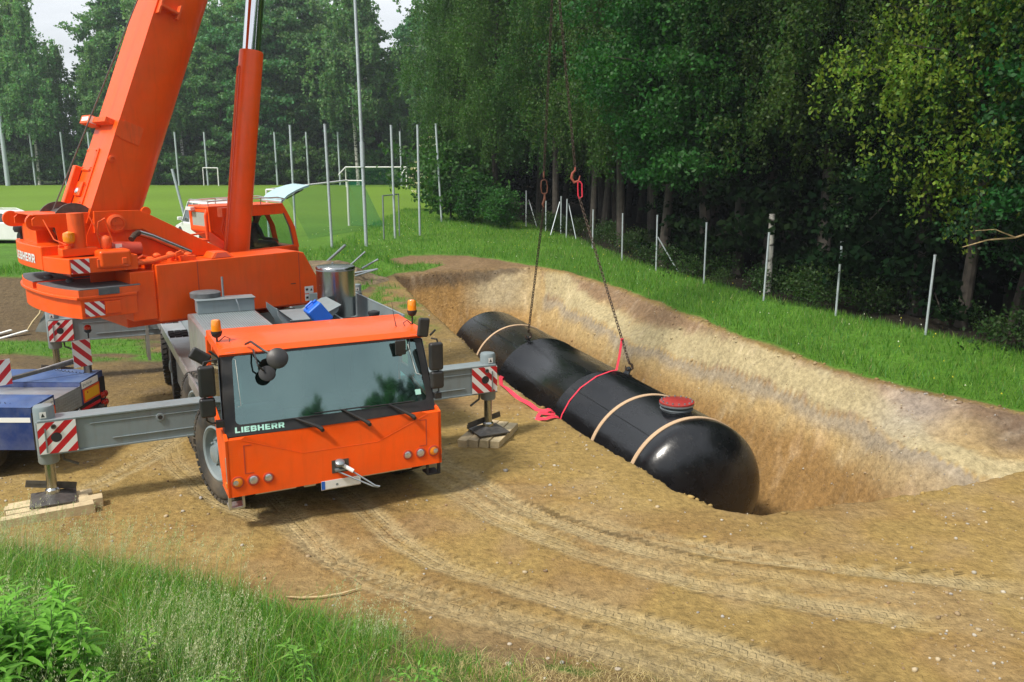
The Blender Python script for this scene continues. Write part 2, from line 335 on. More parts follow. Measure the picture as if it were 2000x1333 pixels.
# ------------------------------------------------------------------ terrain
NEARLIP = [(-4.25, 30.9, .38), (-3.0, 26.8, .2), (-1.42, 22.0, .05), (-.46, 18.5, 0), (.25, 16.3, 0), (.92, 14.63, 0), (1.45, 13.3, 0), (1.9, 12.26, 0), (2.35, 11.2, 0), (2.72, 10.6, 0), (3.2, 10.4, 0), (3.8, 10.55, 0), (4.9, 10.95, 0), (6.6, 11.52, 0), (7.64, 12.04, 0), (9.5, 12.7, -.02), (13, 13.2, -.05)]
LB = [(-3.5, 29.9, -3.1), (-2.35, 26.5, -3.2), (-.85, 22.1, -3.3), (.1, 18.7, -3.3), (.85, 16.4, -3.3), (1.5, 14.9, -3.3), (2.1, 13.4, -3.2), (2.6, 12.4, -3.0), (3.2, 11.9, -2.9), (4, 11.9, -2.9), (5.2, 12.2, -2.8), (6.8, 12.6, -2.4), (8.4, 12.9, -1.7), (10, 13.3, -.8)]
RB = [(.1, 30.0, -3.1), (.9, 28.0, -3.2), (1.7, 25.9, -3.3), (2.4, 24.1, -3.3), (3.75, 21.2, -3.3), (4.6, 19.1, -3.3), (5.3, 17.2, -3.3), (5.8, 15.8, -3.2), (6.1, 14.5, -2.9), (6.9, 13.5, -2.4)]
STEP = [(1.35, 31.2, -.6), (2.9, 26.28, -.65), (3.61, 24.5, -.7), (5.03, 21.66, -.7), (5.84, 19.58, -.7), (6.63, 17.69, -.7), (7.2, 16.38, -.7), (7.36, 14.93, -.75), (7.89, 13.71, -.8), (9.2, 13.4, -.7)]
STEP2 = [(x-.16, y-.06, z-.22) for x, y, z in STEP]
UPLIP = [(.75, 32.35, .5), (1.95, 31.0, .46), (3.41, 28.08, .35), (4.6, 24.6, .22), (5.8, 20.98, .1), (7.45, 17.15, 0), (8.81, 15.69, -.05), (9.42, 15.05, -.08), (11.5, 14.4, -.1), (13, 13.6, -.1)]
BENCH = [(2.0, 30.2, -.12), (3.4, 26.6, -.22), (4.15, 24.3, -.3), (5.45, 21.2, -.32), (6.75, 17.9, -.4), (7.75, 16.1, -.42), (8.45, 14.7, -.45), (10, 13.9, -.4)]
ENDTOP = [(-4.25, 30.9, .38), (-3.2, 31.4, .42), (-2.0, 31.9, .45), (-.7, 32.1, .48), (.75, 32.35, .5)]
ENDBOT = [(-3.5, 29.9, -3.1), (-1.8, 30.5, -3.1), (.1, 30.0, -3.1)]
FENCE = [(14, 15.5), (12.2, 18.0), (10.2, 20.6), (8.8, 22.8), (7.5, 25.1), (6.4, 28.2), (5.3, 31.2), (4.4, 34.0), (3.6, 38.1), (2.7, 42.5), (1.6, 46.0), (.6, 49.5), (-.6, 55), (-1.6, 61)]
FEZ = [0, .1, .3, .35, .4, .48, .5, .55, .62, .7, .75, .8, .9, 1.0]
lines = [NEARLIP, LB, RB, STEP, STEP2, UPLIP, BENCH, ENDTOP, ENDBOT,
 [(-12, 9.3, 0), (-6.2, 9.6, 0), (-3.5, 8.6, 0), (-1.55, 7.57, 0), (0, 7.2, 0), (1.37, 6.8, 0), (4, 5.6, 0), (8, 4.4, 0), (14, 3.5, 0)],
 [(-12, 5.0, 1.0), (-6, 4.8, 1.0), (-2.8, 4.4, .98), (0, 4.2, .9), (2, 3.9, .8), (6, 2.4, .8), (12, 1.4, .8)],
 [(-14, .6, 2.8), (-3, .5, 2.85), (3, .3, 2.85), (14, -.6, 2.8)],
 [(-60, 24.5, 1.2), (-15, 24.6, 1.2), (-13.5, 24.6, 1.2), (-10.5, 26.0, 1.18), (-8.3, 28.5, 1.1), (-6.8, 30.8, .95), (-5.6, 32.6, .8), (-4.9, 33.9, .62), (-2.1, 35.3, .64), (-.7, 34.0, .6), (.75, 32.35, .5)],
 [(-60, 20.5, .2), (-13, 20.9, .2), (-11.5, 21.9, .15), (-9, 24.2, .12), (-7, 27, .25), (-5.6, 29.5, .35), (-4.9, 31.2, .42)],
 [(x, y, z) for (x, y), z in zip(FENCE, FEZ)],
 [(-60, 40, 1.2), (-20, 40, 1.2), (-8, 41, 1.1), (-3.5, 42, 1.0), (-.5, 43, .9)],
 [(-120, 115, 1.2), (-60, 115, 1.2), (-20, 112, 1.2), (-6, 100, 1.2), (-3, 70, 1.2)],
]
pts = []; pz = []; edges = []
def addp(x, y, z):
    for i, q in enumerate(pts):
        if abs(q[0]-x) < 1e-4 and abs(q[1]-y) < 1e-4: return i
    pts.append(Vector((x, y))); pz.append(z); return len(pts)-1
for ln in lines:
    ids = [addp(*p) for p in ln]; edges += list(zip(ids, ids[1:]))
for p in [(-400, -400, 2.8), (400, -400, 2.8), (400, 600, 3), (-400, 600, 3), (-400, 115, 1.2), (-400, 20, .6), (400, 20, .3), (-30, -3, 2.85), (30, -3, 2.85), (-30, 9, 0), (30, 6, 0), (30, 15, 0), (40, 40, .5), (20, 70, 1.0),
          (-8, 13, 0), (-4, 16, 0), (-1.5, 16, 0), (-8, 19, .02), (-4, 22, .06), (-5, 26, .15), (0, 9, 0), (4, 8.5, 0), (9, 8, 0), (3, 37, .75), (-3, 46, 1.05), (1.5, 35, .62), (14, 25, .25), (12, 32, .4), (-30, 60, 1.2), (-10, 60, 1.2)]: addp(*p)
cv, ce, cf, ov, oe, of_ = delaunay_2d_cdt(pts, edges, [], 0, 1e-6)
CV = np.array([(v.x, v.y) for v in cv]); CZ = np.zeros(len(cv))
P0 = np.array([(p.x, p.y) for p in pts]); Z0 = np.array(pz)
for i, orig in enumerate(ov):
    if orig: CZ[i] = Z0[orig[0]]
    else:
        d = np.hypot(*(P0-CV[i]).T); k = np.argsort(d)[:3]; wgt = 1/(d[k]+1e-6); CZ[i] = (Z0[k]*wgt).sum()/wgt.sum()
TRI = np.array([f for f in cf if len(f) == 3])
def hash2(ix, iy, s):
    h = (ix.astype(np.int64)*374761393 + iy.astype(np.int64)*668265263 + s*2147483647) & 0xffffffff
    h = ((h ^ (h >> 13))*1274126177) & 0xffffffff; h = h ^ (h >> 16)
    return (h & 0xffff)/65535.0
def vn(x, y, s=0):
    ix = np.floor(x); iy = np.floor(y); fx = x-ix; fy = y-iy; fx = fx*fx*(3-2*fx); fy = fy*fy*(3-2*fy); ix = ix.astype(np.int64); iy = iy.astype(np.int64)
    a = hash2(ix, iy, s); b = hash2(ix+1, iy, s); c = hash2(ix, iy+1, s); d = hash2(ix+1, iy+1, s)
    return (a*(1-fx)+b*fx)*(1-fy)+(c*(1-fx)+d*fx)*fy
def fbm(x, y, s=0, o=4, g=.5):
    t = 0; a = 1; n = 0
    for i in range(o): t = t+a*(vn(x*2**i+17*i, y*2**i-9*i, s+i)-.5); n += a; a *= g
    return t/n*2
def sd_line(X, Y, line):      # unsigned distance, arc length and signed side to a polyline
    best = np.full(X.shape, 1e9); S = np.zeros(X.shape); U = np.zeros(X.shape); acc = 0
    for (x0, y0), (x1, y1) in zip([p[:2] for p in line], [p[:2] for p in line[1:]]):
        dx, dy = x1-x0, y1-y0; L = math.hypot(dx, dy); t = np.clip(((X-x0)*dx+(Y-y0)*dy)/L**2, 0, 1)
        d = np.hypot(X-x0-dx*t, Y-y0-dy*t); m = d < best; best = np.where(m, d, best); S = np.where(m, acc+t*L, S)
        U = np.where(m, np.sign((X-x0)*dy-(Y-y0)*dx)*d, U); acc += L
    return best, S, U
def inpoly(X, Y, poly):
    r = np.zeros(X.shape, bool); n = len(poly)
    for i in range(n):
        x0, y0 = poly[i][:2]; x1, y1 = poly[(i+1) % n][:2]
        if y0 == y1: continue
        c = ((y0 > Y) != (y1 > Y)) & (X < (x1-x0)*(Y-y0)/(y1-y0)+x0); r ^= c
    return r
def sd_poly(X, Y, poly):
    d, _, _ = sd_line(X, Y, list(poly)+[poly[0]]); return np.where(inpoly(X, Y, poly), d, -d)
def axis(lo, fa, fb, hi, step, grow=1.16):
    mid = list(np.arange(fa, fb, step)); a = []; x = fa; s = step
    while x > lo: s *= grow; x -= s; a.append(x)
    b = []; x = mid[-1]; s = step
    while x < hi: s *= grow; x += s; b.append(x)
    return np.array(a[::-1]+mid+b)
GX = axis(-420, -7.5, 9.5, 420, .065); GY = axis(-420, 4.0, 33.5, 620, .075)
X, Y = np.meshgrid(GX, GY)
def tri_height(X, Y):
    Z = np.full(X.shape, np.nan)
    gx = X[0]; gy = Y[:, 0]
    for t in TRI:
        a, b, c = CV[t]; za, zb, zc = CZ[t]
        i0, i1 = np.searchsorted(gx, [min(a[0], b[0], c[0])-1e-6, max(a[0], b[0], c[0])+1e-6]); j0, j1 = np.searchsorted(gy, [min(a[1], b[1], c[1])-1e-6, max(a[1], b[1], c[1])+1e-6])
        if i0 == i1 or j0 == j1: continue
        x = X[j0:j1, i0:i1]; y = Y[j0:j1, i0:i1]; D = (b[1]-c[1])*(a[0]-c[0])+(c[0]-b[0])*(a[1]-c[1])
        if abs(D) < 1e-12: continue
        l0 = ((b[1]-c[1])*(x-c[0])+(c[0]-b[0])*(y-c[1]))/D; l1 = ((c[1]-a[1])*(x-c[0])+(a[0]-c[0])*(y-c[1]))/D; l2 = 1-l0-l1
        m = (l0 >= -1e-7) & (l1 >= -1e-7) & (l2 >= -1e-7); z = l0*za+l1*zb+l2*zc; s = Z[j0:j1, i0:i1]; s[m] = z[m]
    return np.where(np.isnan(Z), 1.2, Z)
Z = tri_height(X, Y)
for _ in range(2):   # soften the creases
    Zp = np.pad(Z, 1, mode='edge'); Z = (Zp[1:-1, 1:-1]*2+Zp[:-2, 1:-1]+Zp[2:, 1:-1]+Zp[1:-1, :-2]+Zp[1:-1, 2:])/6
warpx = fbm(X*.9, Y*.9, 3)*.35; warpy = fbm(X*.9, Y*.9, 7)*.35
PIT = [p[:2] for p in NEARLIP]+[p[:2] for p in reversed(UPLIP)]+[p[:2] for p in reversed(ENDTOP[1:-1])]
pit_sd = sd_poly(X, Y, PIT)
DIRT = [(-40, 9.3), (-12, 9.1), (-6.2, 9.35), (-3.5, 8.5), (-1.55, 7.55), (0, 7.1), (1.4, 6.6), (4, 5.3), (8, 4.0), (20, 2.0), (30, 8), (14, 14.1), (9.42, 15.3), (8.8, 15.95), (7.5, 17.4), (5.95, 21.1), (4.75, 24.7), (3.55, 28.2), (2.0, 31.3), (.9, 32.6), (-.7, 34.0), (-2.1, 35.3), (-4.2, 34.9), (-4.9, 33.9), (-4.3, 31.6), (-4.6, 29.8), (-5.2, 27.6), (-6.3, 27.2), (-8.3, 27.6), (-10.6, 25.7), (-13, 24.55), (-40, 24.45)]
dirt_sd = sd_poly(X+warpx*.6, Y+warpy*.6, DIRT)
# grass lying inside the worked area
G1 = [(-14.5, 20.9), (-11.7, 21.1), (-9.3, 21.6), (-7.0, 22.5), (-6.6, 20.0), (-8.1, 18.8), (-9.45, 18.4), (-11.9, 18.9), (-14.5, 18.6)]
G2 = [(-5.2, 28.5), (-4.2, 29.5), (-3.1, 26.5), (-2.2, 23.2), (-1.6, 20.8), (-2.2, 19.6), (-3.0, 22.0), (-4.4, 24), (-5.5, 26)]
G3 = [(-4.4, 31.2), (-4.6, 32.6), (-3.6, 33.2), (-2.6, 33.0), (-3.0, 32.2), (-3.4, 31.6)]
G4 = [(-2.8, 7.9), (-1.5, 7.4), (-.8, 7.0), (-.2, 7.0), (.4, 6.85), (1.2, 6.4), (1.0, 5.0), (-3, 5.5)]
g1 = sd_poly(X+warpx, Y+warpy, G1); g2 = sd_poly(X+warpx*1.4, Y+warpy*1.4, G2); g3 = sd_poly(X+warpx*.3, Y+warpy*.3, G3)
def sm(x, a, b): t = np.clip((x-a)/(b-a), 0, 1); return t*t*(3-2*t)
grass = 1-sm(dirt_sd, -.06, .06)
grass = np.maximum(grass, sm(g1, -.1, .3)*sm(fbm(X*1.3, Y*1.3, 23), -.35, .05)); patchy = fbm(X*2.5, Y*2.5, 21)
grass = np.maximum(grass, sm(g2, -.3, .5)*sm(patchy, -.15, .35)*.75); grass = np.maximum(grass, sm(g3, -.05, .05)*.95)
nb_ = sm(X, -1.6, -.6)*(Y < 8); grass = grass*(1-nb_*sm(-fbm(X*1.6, Y*2.2, 77, 4), -.30, .05))
# ruts and tyre tracks
TRACKS = [(.21, [(-1.6, 13.4), (-1.03, 12.26), (0.0, 10.69), (1.12, 9.66), (2.31, 8.86), (3.57, 8.39), (4.64, 8.02)]),
 (.21, [(-1.7, 12.6), (-1.15, 11.62), (-.27, 10.35), (.91, 9.2), (1.99, 8.55), (3.06, 8.1), (4.0, 7.78), (4.9, 7.6)]),
 (.22, [(-3.0, 12.0), (-2.05, 10.69), (-1.44, 9.66), (-.82, 8.99), (0, 8.5), (.79, 7.97), (1.51, 7.55), (2.35, 7.05), (3.2, 6.4), (4.0, 5.9)]),
 (.22, [(-3.2, 10.8), (-2.25, 9.38), (-1.57, 8.56), (-.8, 8.07), (0, 7.66), (.96, 7.1), (1.84, 6.6), (2.8, 6.0)]),
 (.20, [(-3.6, 11.4), (-2.75, 9.9), (-2.0, 9.0), (-1.2, 8.5), (-.4, 8.02), (.51, 7.55), (1.3, 7.15), (2.2, 6.7), (3.2, 6.1)]),
 (.20, [(-5.55, 14.2), (-5.6, 12.84), (-5.75, 11.6), (-6.2, 10.6)]), (.20, [(-5.9, 13.9), (-5.2, 12.4), (-4.3, 11.2), (-3.3, 10.3), (-2.5, 9.9)]),
 (.20, [(.2, 10.9), (1.3, 9.9), (2.6, 9.25), (4.2, 8.75), (6.0, 8.3)])]
tm = np.zeros(X.shape); tu = np.zeros(X.shape); ts = np.zeros(X.shape); near = (X > -8) & (X < 9) & (Y > 4) & (Y < 16)
xn = X[near]; yn = Y[near]; tmn = np.zeros(xn.shape); tun = np.zeros(xn.shape); tsn = np.zeros(xn.shape); rut = np.zeros(xn.shape); wob = fbm(xn*.7, yn*.7, 33)*.08
for k, (hw, ln) in enumerate(TRACKS):
    d, s, u = sd_line(xn+wob, yn, ln); u = u+wob*.3; L = sum(math.dist(a, b) for a, b in zip(ln, ln[1:])); fade = sm(s, 0, .8)*sm(L-s, 0, 1.2)*(.55+.45*sm(fbm(xn*.8+k*9, yn*.8, 50+k), -.4, .3))
    m = (1-sm(d+fbm(xn*5, yn*5, 64)*.03, hw*.55, hw*1.15))*fade; b = m > tmn; tmn = np.where(b, m, tmn); tun = np.where(b, u/hw, tun); tsn = np.where(b, s, tsn)
    rut = np.minimum(rut, -.028*m)+.014*np.exp(-((d-hw*1.25)/.06)**2)*fade*(.5+fbm(xn*2, yn*2, 66))
tm[near] = tmn; tu[near] = tun; ts[near] = tsn; rz = np.zeros(X.shape); rz[near] = rut
inpit = sm(pit_sd, -.05, .35); slope_n = fbm(X*1.3, Y*1.3, 11, 5, .55)
d_near = np.hypot(X, Y)
Z = Z + rz + (1-grass)*(1-inpit)*(fbm(X*.6, Y*.6, 1)*.035+fbm(X*3, Y*3, 2, 4)*.022*(1-tm*.7)) + grass*fbm(X*.8, Y*.8, 5)*.05*(d_near < 60)
cut = fbm(X*.55+Y*.2, Y*.55-X*.2, 16, 2); Z = Z + inpit*(slope_n*.13+np.abs(fbm(X*2.4, Y*2.4, 15, 4))*.05+np.round(cut*7)/7*.10+fbm(X*6.5, Y*6.5, 18, 3)*.045)
Z = Z + (d_near > 60)*fbm(X*.05, Y*.05, 60)*.10
# crumbly lip
lipn = np.exp(-(pit_sd/.10)**2); Z = Z+lipn*fbm(X*7, Y*7, 71, 3)*.05
# ------------------------------------------------------------------ ground colours (soil, sand, clay, grass: what the ground is made of)
def c3(r, g, b): return np.array((r, g, b), float)
n1 = fbm(X*.45, Y*.45, 80)[..., None]; n2 = fbm(X*1.7, Y*1.7, 81)[..., None]; n3 = fbm(X*6, Y*6, 82)[..., None]
soil = c3(.325, .222, .076)*(1+.16*n1+.14*n2)+c3(.04, .045, .035)*np.clip(n2*1.5, 0, 1)
brown = c3(.24, .125, .04); soil = soil*(1-sm(n1+n2*.5, -.05, .5)*.55)+brown*sm(n1+n2*.5, -.05, .5)*.55
pale = c3(.36, .28, .15); pm_ = (sm(n2*.6+n1*.5, -.05, .5)*.35); soil = soil*(1-pm_)+pale*pm_
damp = sm(fbm(X*.55+3, Y*.9, 95, 4), .05, .45)[..., None]*.42; soil = soil*(1-damp)+c3(.20, .115, .045)*damp
tmk = (tm*np.clip(.62+1.3*fbm(ts*.45, tu*3.2+ts*.05, 141, 3), 0, 1))[..., None]*.8; soil = soil*(1-tmk)+c3(.42, .335, .18)*tmk
# darker humus soil by the grass edge and behind the crane
hum = (np.exp(-np.clip(dirt_sd, 0, 9)/.35)*.5)[..., None]*(1-inpit[..., None]); hum2 = (sm(Y, 15.5, 19)*sm(-X, -.4, 1.2)*.5+sm(Y+warpy, 13.2, 15.5)*sm(-X, 4.0, 6.0)*.6)[..., None]
bankd = (sm(-X, 8.5, 10)*sm(Y, 20.2, 20.9)*(1-sm(Y, 24.4, 24.8)))[..., None]; hh = np.clip(hum+hum2*(.8+.6*n2)+bankd, 0, .92); soil = soil*(1-hh)+c3(.10, .072, .042)*hh
# pit walls: strata follow the step line and depth
ds, ss, us = sd_line(X+warpx*.35, Y+warpy*.35, STEP)   # us > 0 on the pit side
dl, sl, ul = sd_line(X+warpx*.3, Y+warpy*.3, UPLIP); dn, sn_, un_ = sd_line(X+warpx*.4, Y+warpy*.4, NEARLIP)
dE, sE, uE = sd_line(X, Y, ENDTOP)
sand = c3(.40, .33, .185); tan = c3(.36, .255, .115); orange = c3(.265, .155, .055); greyc = c3(.20, .18, .15); topb = c3(.23, .15, .085); dark = c3(.10, .07, .045)
jn = n2*.14+n3*.07
wall = np.zeros(X.shape+(3,))+tan
up = (us < 0)[..., None]
upc = topb*(1-sm(dl[..., None]+jn*.8, .30, .75))+(tan*1.05)*sm(dl[..., None]+jn*.8, .30, .75)
bandm = sm(-us[..., None]+jn*.5, .02, .08)*(1-sm(-us[..., None]+jn*.6, .38, .62)); upc = upc*(1-bandm)+sand*bandm
gp = (np.exp(-(((X-7.9)/.7)**2+((Y-16.0)/.9)**2)))[..., None]; upc = upc*(1-gp*.6)+c3(.33, .30, .27)*gp*.6
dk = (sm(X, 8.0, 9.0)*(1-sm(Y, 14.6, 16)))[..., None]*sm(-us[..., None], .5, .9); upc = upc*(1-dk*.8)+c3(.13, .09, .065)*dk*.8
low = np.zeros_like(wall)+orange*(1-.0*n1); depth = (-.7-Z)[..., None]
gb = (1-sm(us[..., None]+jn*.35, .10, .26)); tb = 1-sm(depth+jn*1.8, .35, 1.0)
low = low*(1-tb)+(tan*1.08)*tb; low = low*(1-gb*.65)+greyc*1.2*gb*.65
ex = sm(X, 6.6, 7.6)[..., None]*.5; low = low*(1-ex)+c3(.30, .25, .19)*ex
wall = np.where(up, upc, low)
farw = (sm(Y, 26.5, 29.5)*(1-sm(X, -.2, 1.6)))[..., None]
eb = c3(.34, .20, .07)*(1+.25*n2); topd = 1-sm(dE[..., None]+jn*.2, .14, .28); mid = (sm(X, -2.2, -1.0)*(1-sm(X, .9, 1.8)))[..., None]*(1-sm(-.7-Z, -.1, .5))[..., None]
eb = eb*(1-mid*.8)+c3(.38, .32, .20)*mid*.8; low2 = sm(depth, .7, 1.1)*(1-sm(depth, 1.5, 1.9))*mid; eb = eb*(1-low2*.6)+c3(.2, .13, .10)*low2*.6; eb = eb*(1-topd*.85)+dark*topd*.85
wall = wall*(1-farw)+eb*farw
nearw = (1-sm(dn[..., None], .5, 1.0))*(1-sm(Y, 29, 31)[..., None]); wall = wall*(1-nearw)+orange*1.05*nearw
wall = wall*(1+.15*n2+.10*n3); wall += c3(.10, .09, .07)*np.clip(n3*n2*4, 0, 1)
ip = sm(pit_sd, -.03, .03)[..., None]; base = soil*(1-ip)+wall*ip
patchd = sm(sd_poly(X, Y, [(-4.9, 33.9), (-4.2, 34.9), (-2.1, 35.3), (-.7, 34.1), (1, 32.6), (0, 32.1), (-4.2, 31)]), -.1, .1)[..., None]*(1-ip); base = base*(1-patchd*.8)+c3(.20, .13, .07)*(1+.3*n2)*patchd*.8
gfar = sm(Y, 30, 60)[..., None]; gcol = c3(.075, .175, .018)*(1+.22*n1+.18*n2)*(1-gfar)+c3(.120, .215, .018)*(1+.16*fbm(X*.10, Y*.35, 90)[..., None]+.05*np.sign(np.sin(Y*.6))[..., None])*gfar
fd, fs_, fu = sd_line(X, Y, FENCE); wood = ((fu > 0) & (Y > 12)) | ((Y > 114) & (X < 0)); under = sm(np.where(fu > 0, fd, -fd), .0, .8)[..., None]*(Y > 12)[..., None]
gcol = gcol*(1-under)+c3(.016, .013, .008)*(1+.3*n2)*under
fgm = (1-sm(Y, 5, 10))[..., None]; gcol = gcol*(1-fgm*.5)+c3(.09, .085, .035)*fgm*.5
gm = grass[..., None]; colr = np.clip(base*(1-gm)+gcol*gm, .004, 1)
V = np.stack([X, Y, Z], -1).reshape(-1, 3); nx, ny = len(GX), len(GY)
idx = np.arange(nx*ny).reshape(ny, nx); F = np.stack([idx[:-1, :-1], idx[:-1, 1:], idx[1:, 1:], idx[1:, :-1]], -1).reshape(-1, 4)
def ground_mat():
    m = bpy.data.materials.new('ground'); m.use_nodes = True; t = m.node_tree; b = t.nodes['Principled BSDF']; b.inputs['Roughness'].default_value = .9; b.inputs['Specular IOR Level'].default_value = .2
    a = N(t, 'ShaderNodeAttribute', attribute_name='Col'); g = N(t, 'ShaderNodeNewGeometry'); tk = N(t, 'ShaderNodeAttribute', attribute_name='Track'); sp = N(t, 'ShaderNodeSeparateXYZ'); LK(t, tk.outputs['Vector'], sp.inputs[0])
    def noise(sc, det=6, ro=.6):
        n = N(t, 'ShaderNodeTexNoise'); n.inputs['Scale'].default_value = sc; n.inputs['Detail'].default_value = det; n.inputs['Roughness'].default_value = ro; LK(t, g.outputs['Position'], n.inputs['Vector']); return n
    def math_(op, x, y=None, c=False):
        n = N(t, 'ShaderNodeMath', operation=op); n.use_clamp = c
        for i, q in enumerate((x, y)):
            if q is None: continue
            if isinstance(q, (int, float)): n.inputs[i].default_value = q
            else: LK(t, q, n.inputs[i])
        return n.outputs[0]
    nf = noise(9, 9, .72); mr = N(t, 'ShaderNodeMapRange'); mr.inputs[1].default_value = .32; mr.inputs[2].default_value = .68; mr.inputs[3].default_value = .64; mr.inputs[4].default_value = 1.34; LK(t, nf.outputs[0], mr.inputs[0])
    mx = N(t, 'ShaderNodeMixRGB', blend_type='MULTIPLY'); mx.inputs[0].default_value = 1; LK(t, a.outputs['Color'], mx.inputs[1]); LK(t, mr.outputs[0], mx.inputs[2])
    # grit: small pale stones pressed into the soil
    vo = N(t, 'ShaderNodeTexVoronoi'); vo.inputs['Scale'].default_value = 22; LK(t, g.outputs['Position'], vo.inputs['Vector']); nm = noise(1.3, 3)
    thr = math_('MULTIPLY', math_('SUBTRACT', nm.outputs[0], .42), .55, True); st = math_('LESS_THAN', vo.outputs['Distance'], thr)
    vr = N(t, 'ShaderNodeSeparateColor'); LK(t, vo.outputs['Color'], vr.inputs[0]); st = math_('MULTIPLY', st, math_('GREATER_THAN', vr.outputs[0], .72)); ism = math_('MULTIPLY', st, sp.outputs[2])
    m2 = N(t, 'ShaderNodeMixRGB'); m2.inputs[2].default_value = (.52, .47, .38, 1); LK(t, math_('MULTIPLY', ism, .8), m2.inputs[0]); LK(t, mx.outputs[0], m2.inputs[1]); LK(t, m2.outputs[0], b.inputs['Base Color'])
    # tread pattern: angled lug rows between three grooves, from the across/along track coordinates
    u = sp.outputs[0]; s = sp.outputs[1]; au = math_('ABSOLUTE', u); tma = N(t, 'ShaderNodeAttribute', attribute_name='TrackMask').outputs['Fac']
    ph = math_('ADD', math_('DIVIDE', s, .085), math_('MULTIPLY', au, .55)); ph = math_('ADD', ph, math_('MULTIPLY', math_('FLOOR', math_('MULTIPLY', math_('ADD', u, 1), 2)), .37))
    lug = math_('PINGPONG', ph, .5); lugm = math_('MULTIPLY', math_('MULTIPLY', math_('SUBTRACT', lug, .10), 8, True), math_('MULTIPLY', math_('SUBTRACT', .80, au), 6, True))
    gr = math_('PINGPONG', math_('MULTIPLY', math_('ADD', u, 1), 2), .5); grm = math_('MULTIPLY', math_('SUBTRACT', gr, .07), 9, True)
    tread = math_('MULTIPLY', lugm, grm); n4 = noise(5, 3); tread = math_('MULTIPLY', math_('MULTIPLY', tread, tma), math_('MULTIPLY', math_('SUBTRACT', n4.outputs[0], .36), 6, True))
    h1 = noise(14, 8, .65); h2 = noise(70, 4, .6); hh_ = math_('ADD', math_('MULTIPLY', h1.outputs[0], .055), math_('MULTIPLY', h2.outputs[0], .006)); hh_ = math_('ADD', hh_, math_('MULTIPLY', tread, .018)); hh_ = math_('ADD', hh_, math_('MULTIPLY', ism, .012))
    bp = N(t, 'ShaderNodeBump'); bp.inputs['Strength'].default_value = .9; bp.inputs['Distance'].default_value = 1.0; LK(t, hh_, bp.inputs['Height']); LK(t, bp.outputs[0], b.inputs['Normal'])
    return m
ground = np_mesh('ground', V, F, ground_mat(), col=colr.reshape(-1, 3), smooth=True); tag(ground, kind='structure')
at = ground.data.attributes.new('Track', 'FLOAT_VECTOR', 'POINT'); at.data.foreach_set('vector', np.stack([tu.ravel(), ts.ravel(), (1-grass).ravel()], -1).astype(np.float32).ravel())
at = ground.data.attributes.new('TrackMask', 'FLOAT', 'POINT'); at.data.foreach_set('value', tm.ravel().astype(np.float32))
def gz(x, y):
    x = np.atleast_1d(np.asarray(x, float)); y = np.atleast_1d(np.asarray(y, float)); i = np.clip(np.searchsorted(GX, x)-1, 0, nx-2); j = np.clip(np.searchsorted(GY, y)-1, 0, ny-2)
    fx = (x-GX[i])/(GX[i+1]-GX[i]); fy = (y-GY[j])/(GY[j+1]-GY[j])
    return (Z[j, i]*(1-fx)+Z[j, i+1]*fx)*(1-fy)+(Z[j+1, i]*(1-fx)+Z[j+1, i+1]*fx)*fy
def g1z(x, y): return float(gz(x, y)[0])
def gsample(arr, x, y):
    i = np.clip(np.searchsorted(GX, x)-1, 0, nx-2); j = np.clip(np.searchsorted(GY, y)-1, 0, ny-2); return arr[j, i]
# ------------------------------------------------------------------ mobile crane
CR = empty('mobile_crane', (-2.185, 10.3, 0), R(27))
tag(CR, 'orange mobile crane on extended outriggers lifting a black tank, with its boom raised', 'crane')
SL = (-5.14+2.185, 16.09-10.3); _c, _s = math.cos(R(27)), math.sin(R(27)); SLOC = (SL[0]*_c+SL[1]*_s, -SL[0]*_s+SL[1]*_c, 0); SRZ = R(17.5)
def spart(mb, name, mats, **k): return mb.build(name, mats, CR, loc=SLOC, rz=SRZ, **k)
# chassis
m = MB(); m.box((-.55, .35, .62), (.55, 9.9, 1.12)).box((-1.36, 1.75, 1.12), (1.36, 9.9, 1.24)).box((-1.34, 4.1, .55), (-.7, 5.9, 1.12)).box((.7, 4.1, .55), (1.34, 5.9, 1.12))
m.box((-1.2, 2.0, .66), (1.2, 2.36, 1.12)).box((-1.2, 9.0, .7), (1.2, 9.4, 1.12)).cyl((0, SLOC[1], 1.24), (0, SLOC[1], 1.75), .85, n=32).box((-1.05, .32, .42), (1.05, .5, .56))
m.build('chassis', 'grey', CR, bevel=.015)
m = MB(); m.box((-1.40, 1.8, 1.12), (-1.365, 9.9, 1.30)).box((1.365, 1.8, 1.12), (1.40, 9.9, 1.30)); m.build('side_rail', 'alu', CR, bevel=.006)
m = MB(); m.box((-1.36, 2.9, 1.245), (-1.0, 9.8, 1.275)).box((1.0, 2.9, 1.245), (1.36, 9.8, 1.275)); m.build('walkway', 'alu', CR)
for sx in (-1, 1):
    for y in (7.55,): pass
m = MB(); m.box((-1.62, 8.95, .35), (-1.56, 9.0, 1.25)).box((-1.62, 9.3, .35), (-1.56, 9.35, 1.25))
for k in range(4): m.box((-1.615, 9.0, .45+k*.22), (-1.565, 9.3, .48+k*.22))
m.build('access_ladder', 'alu', CR)
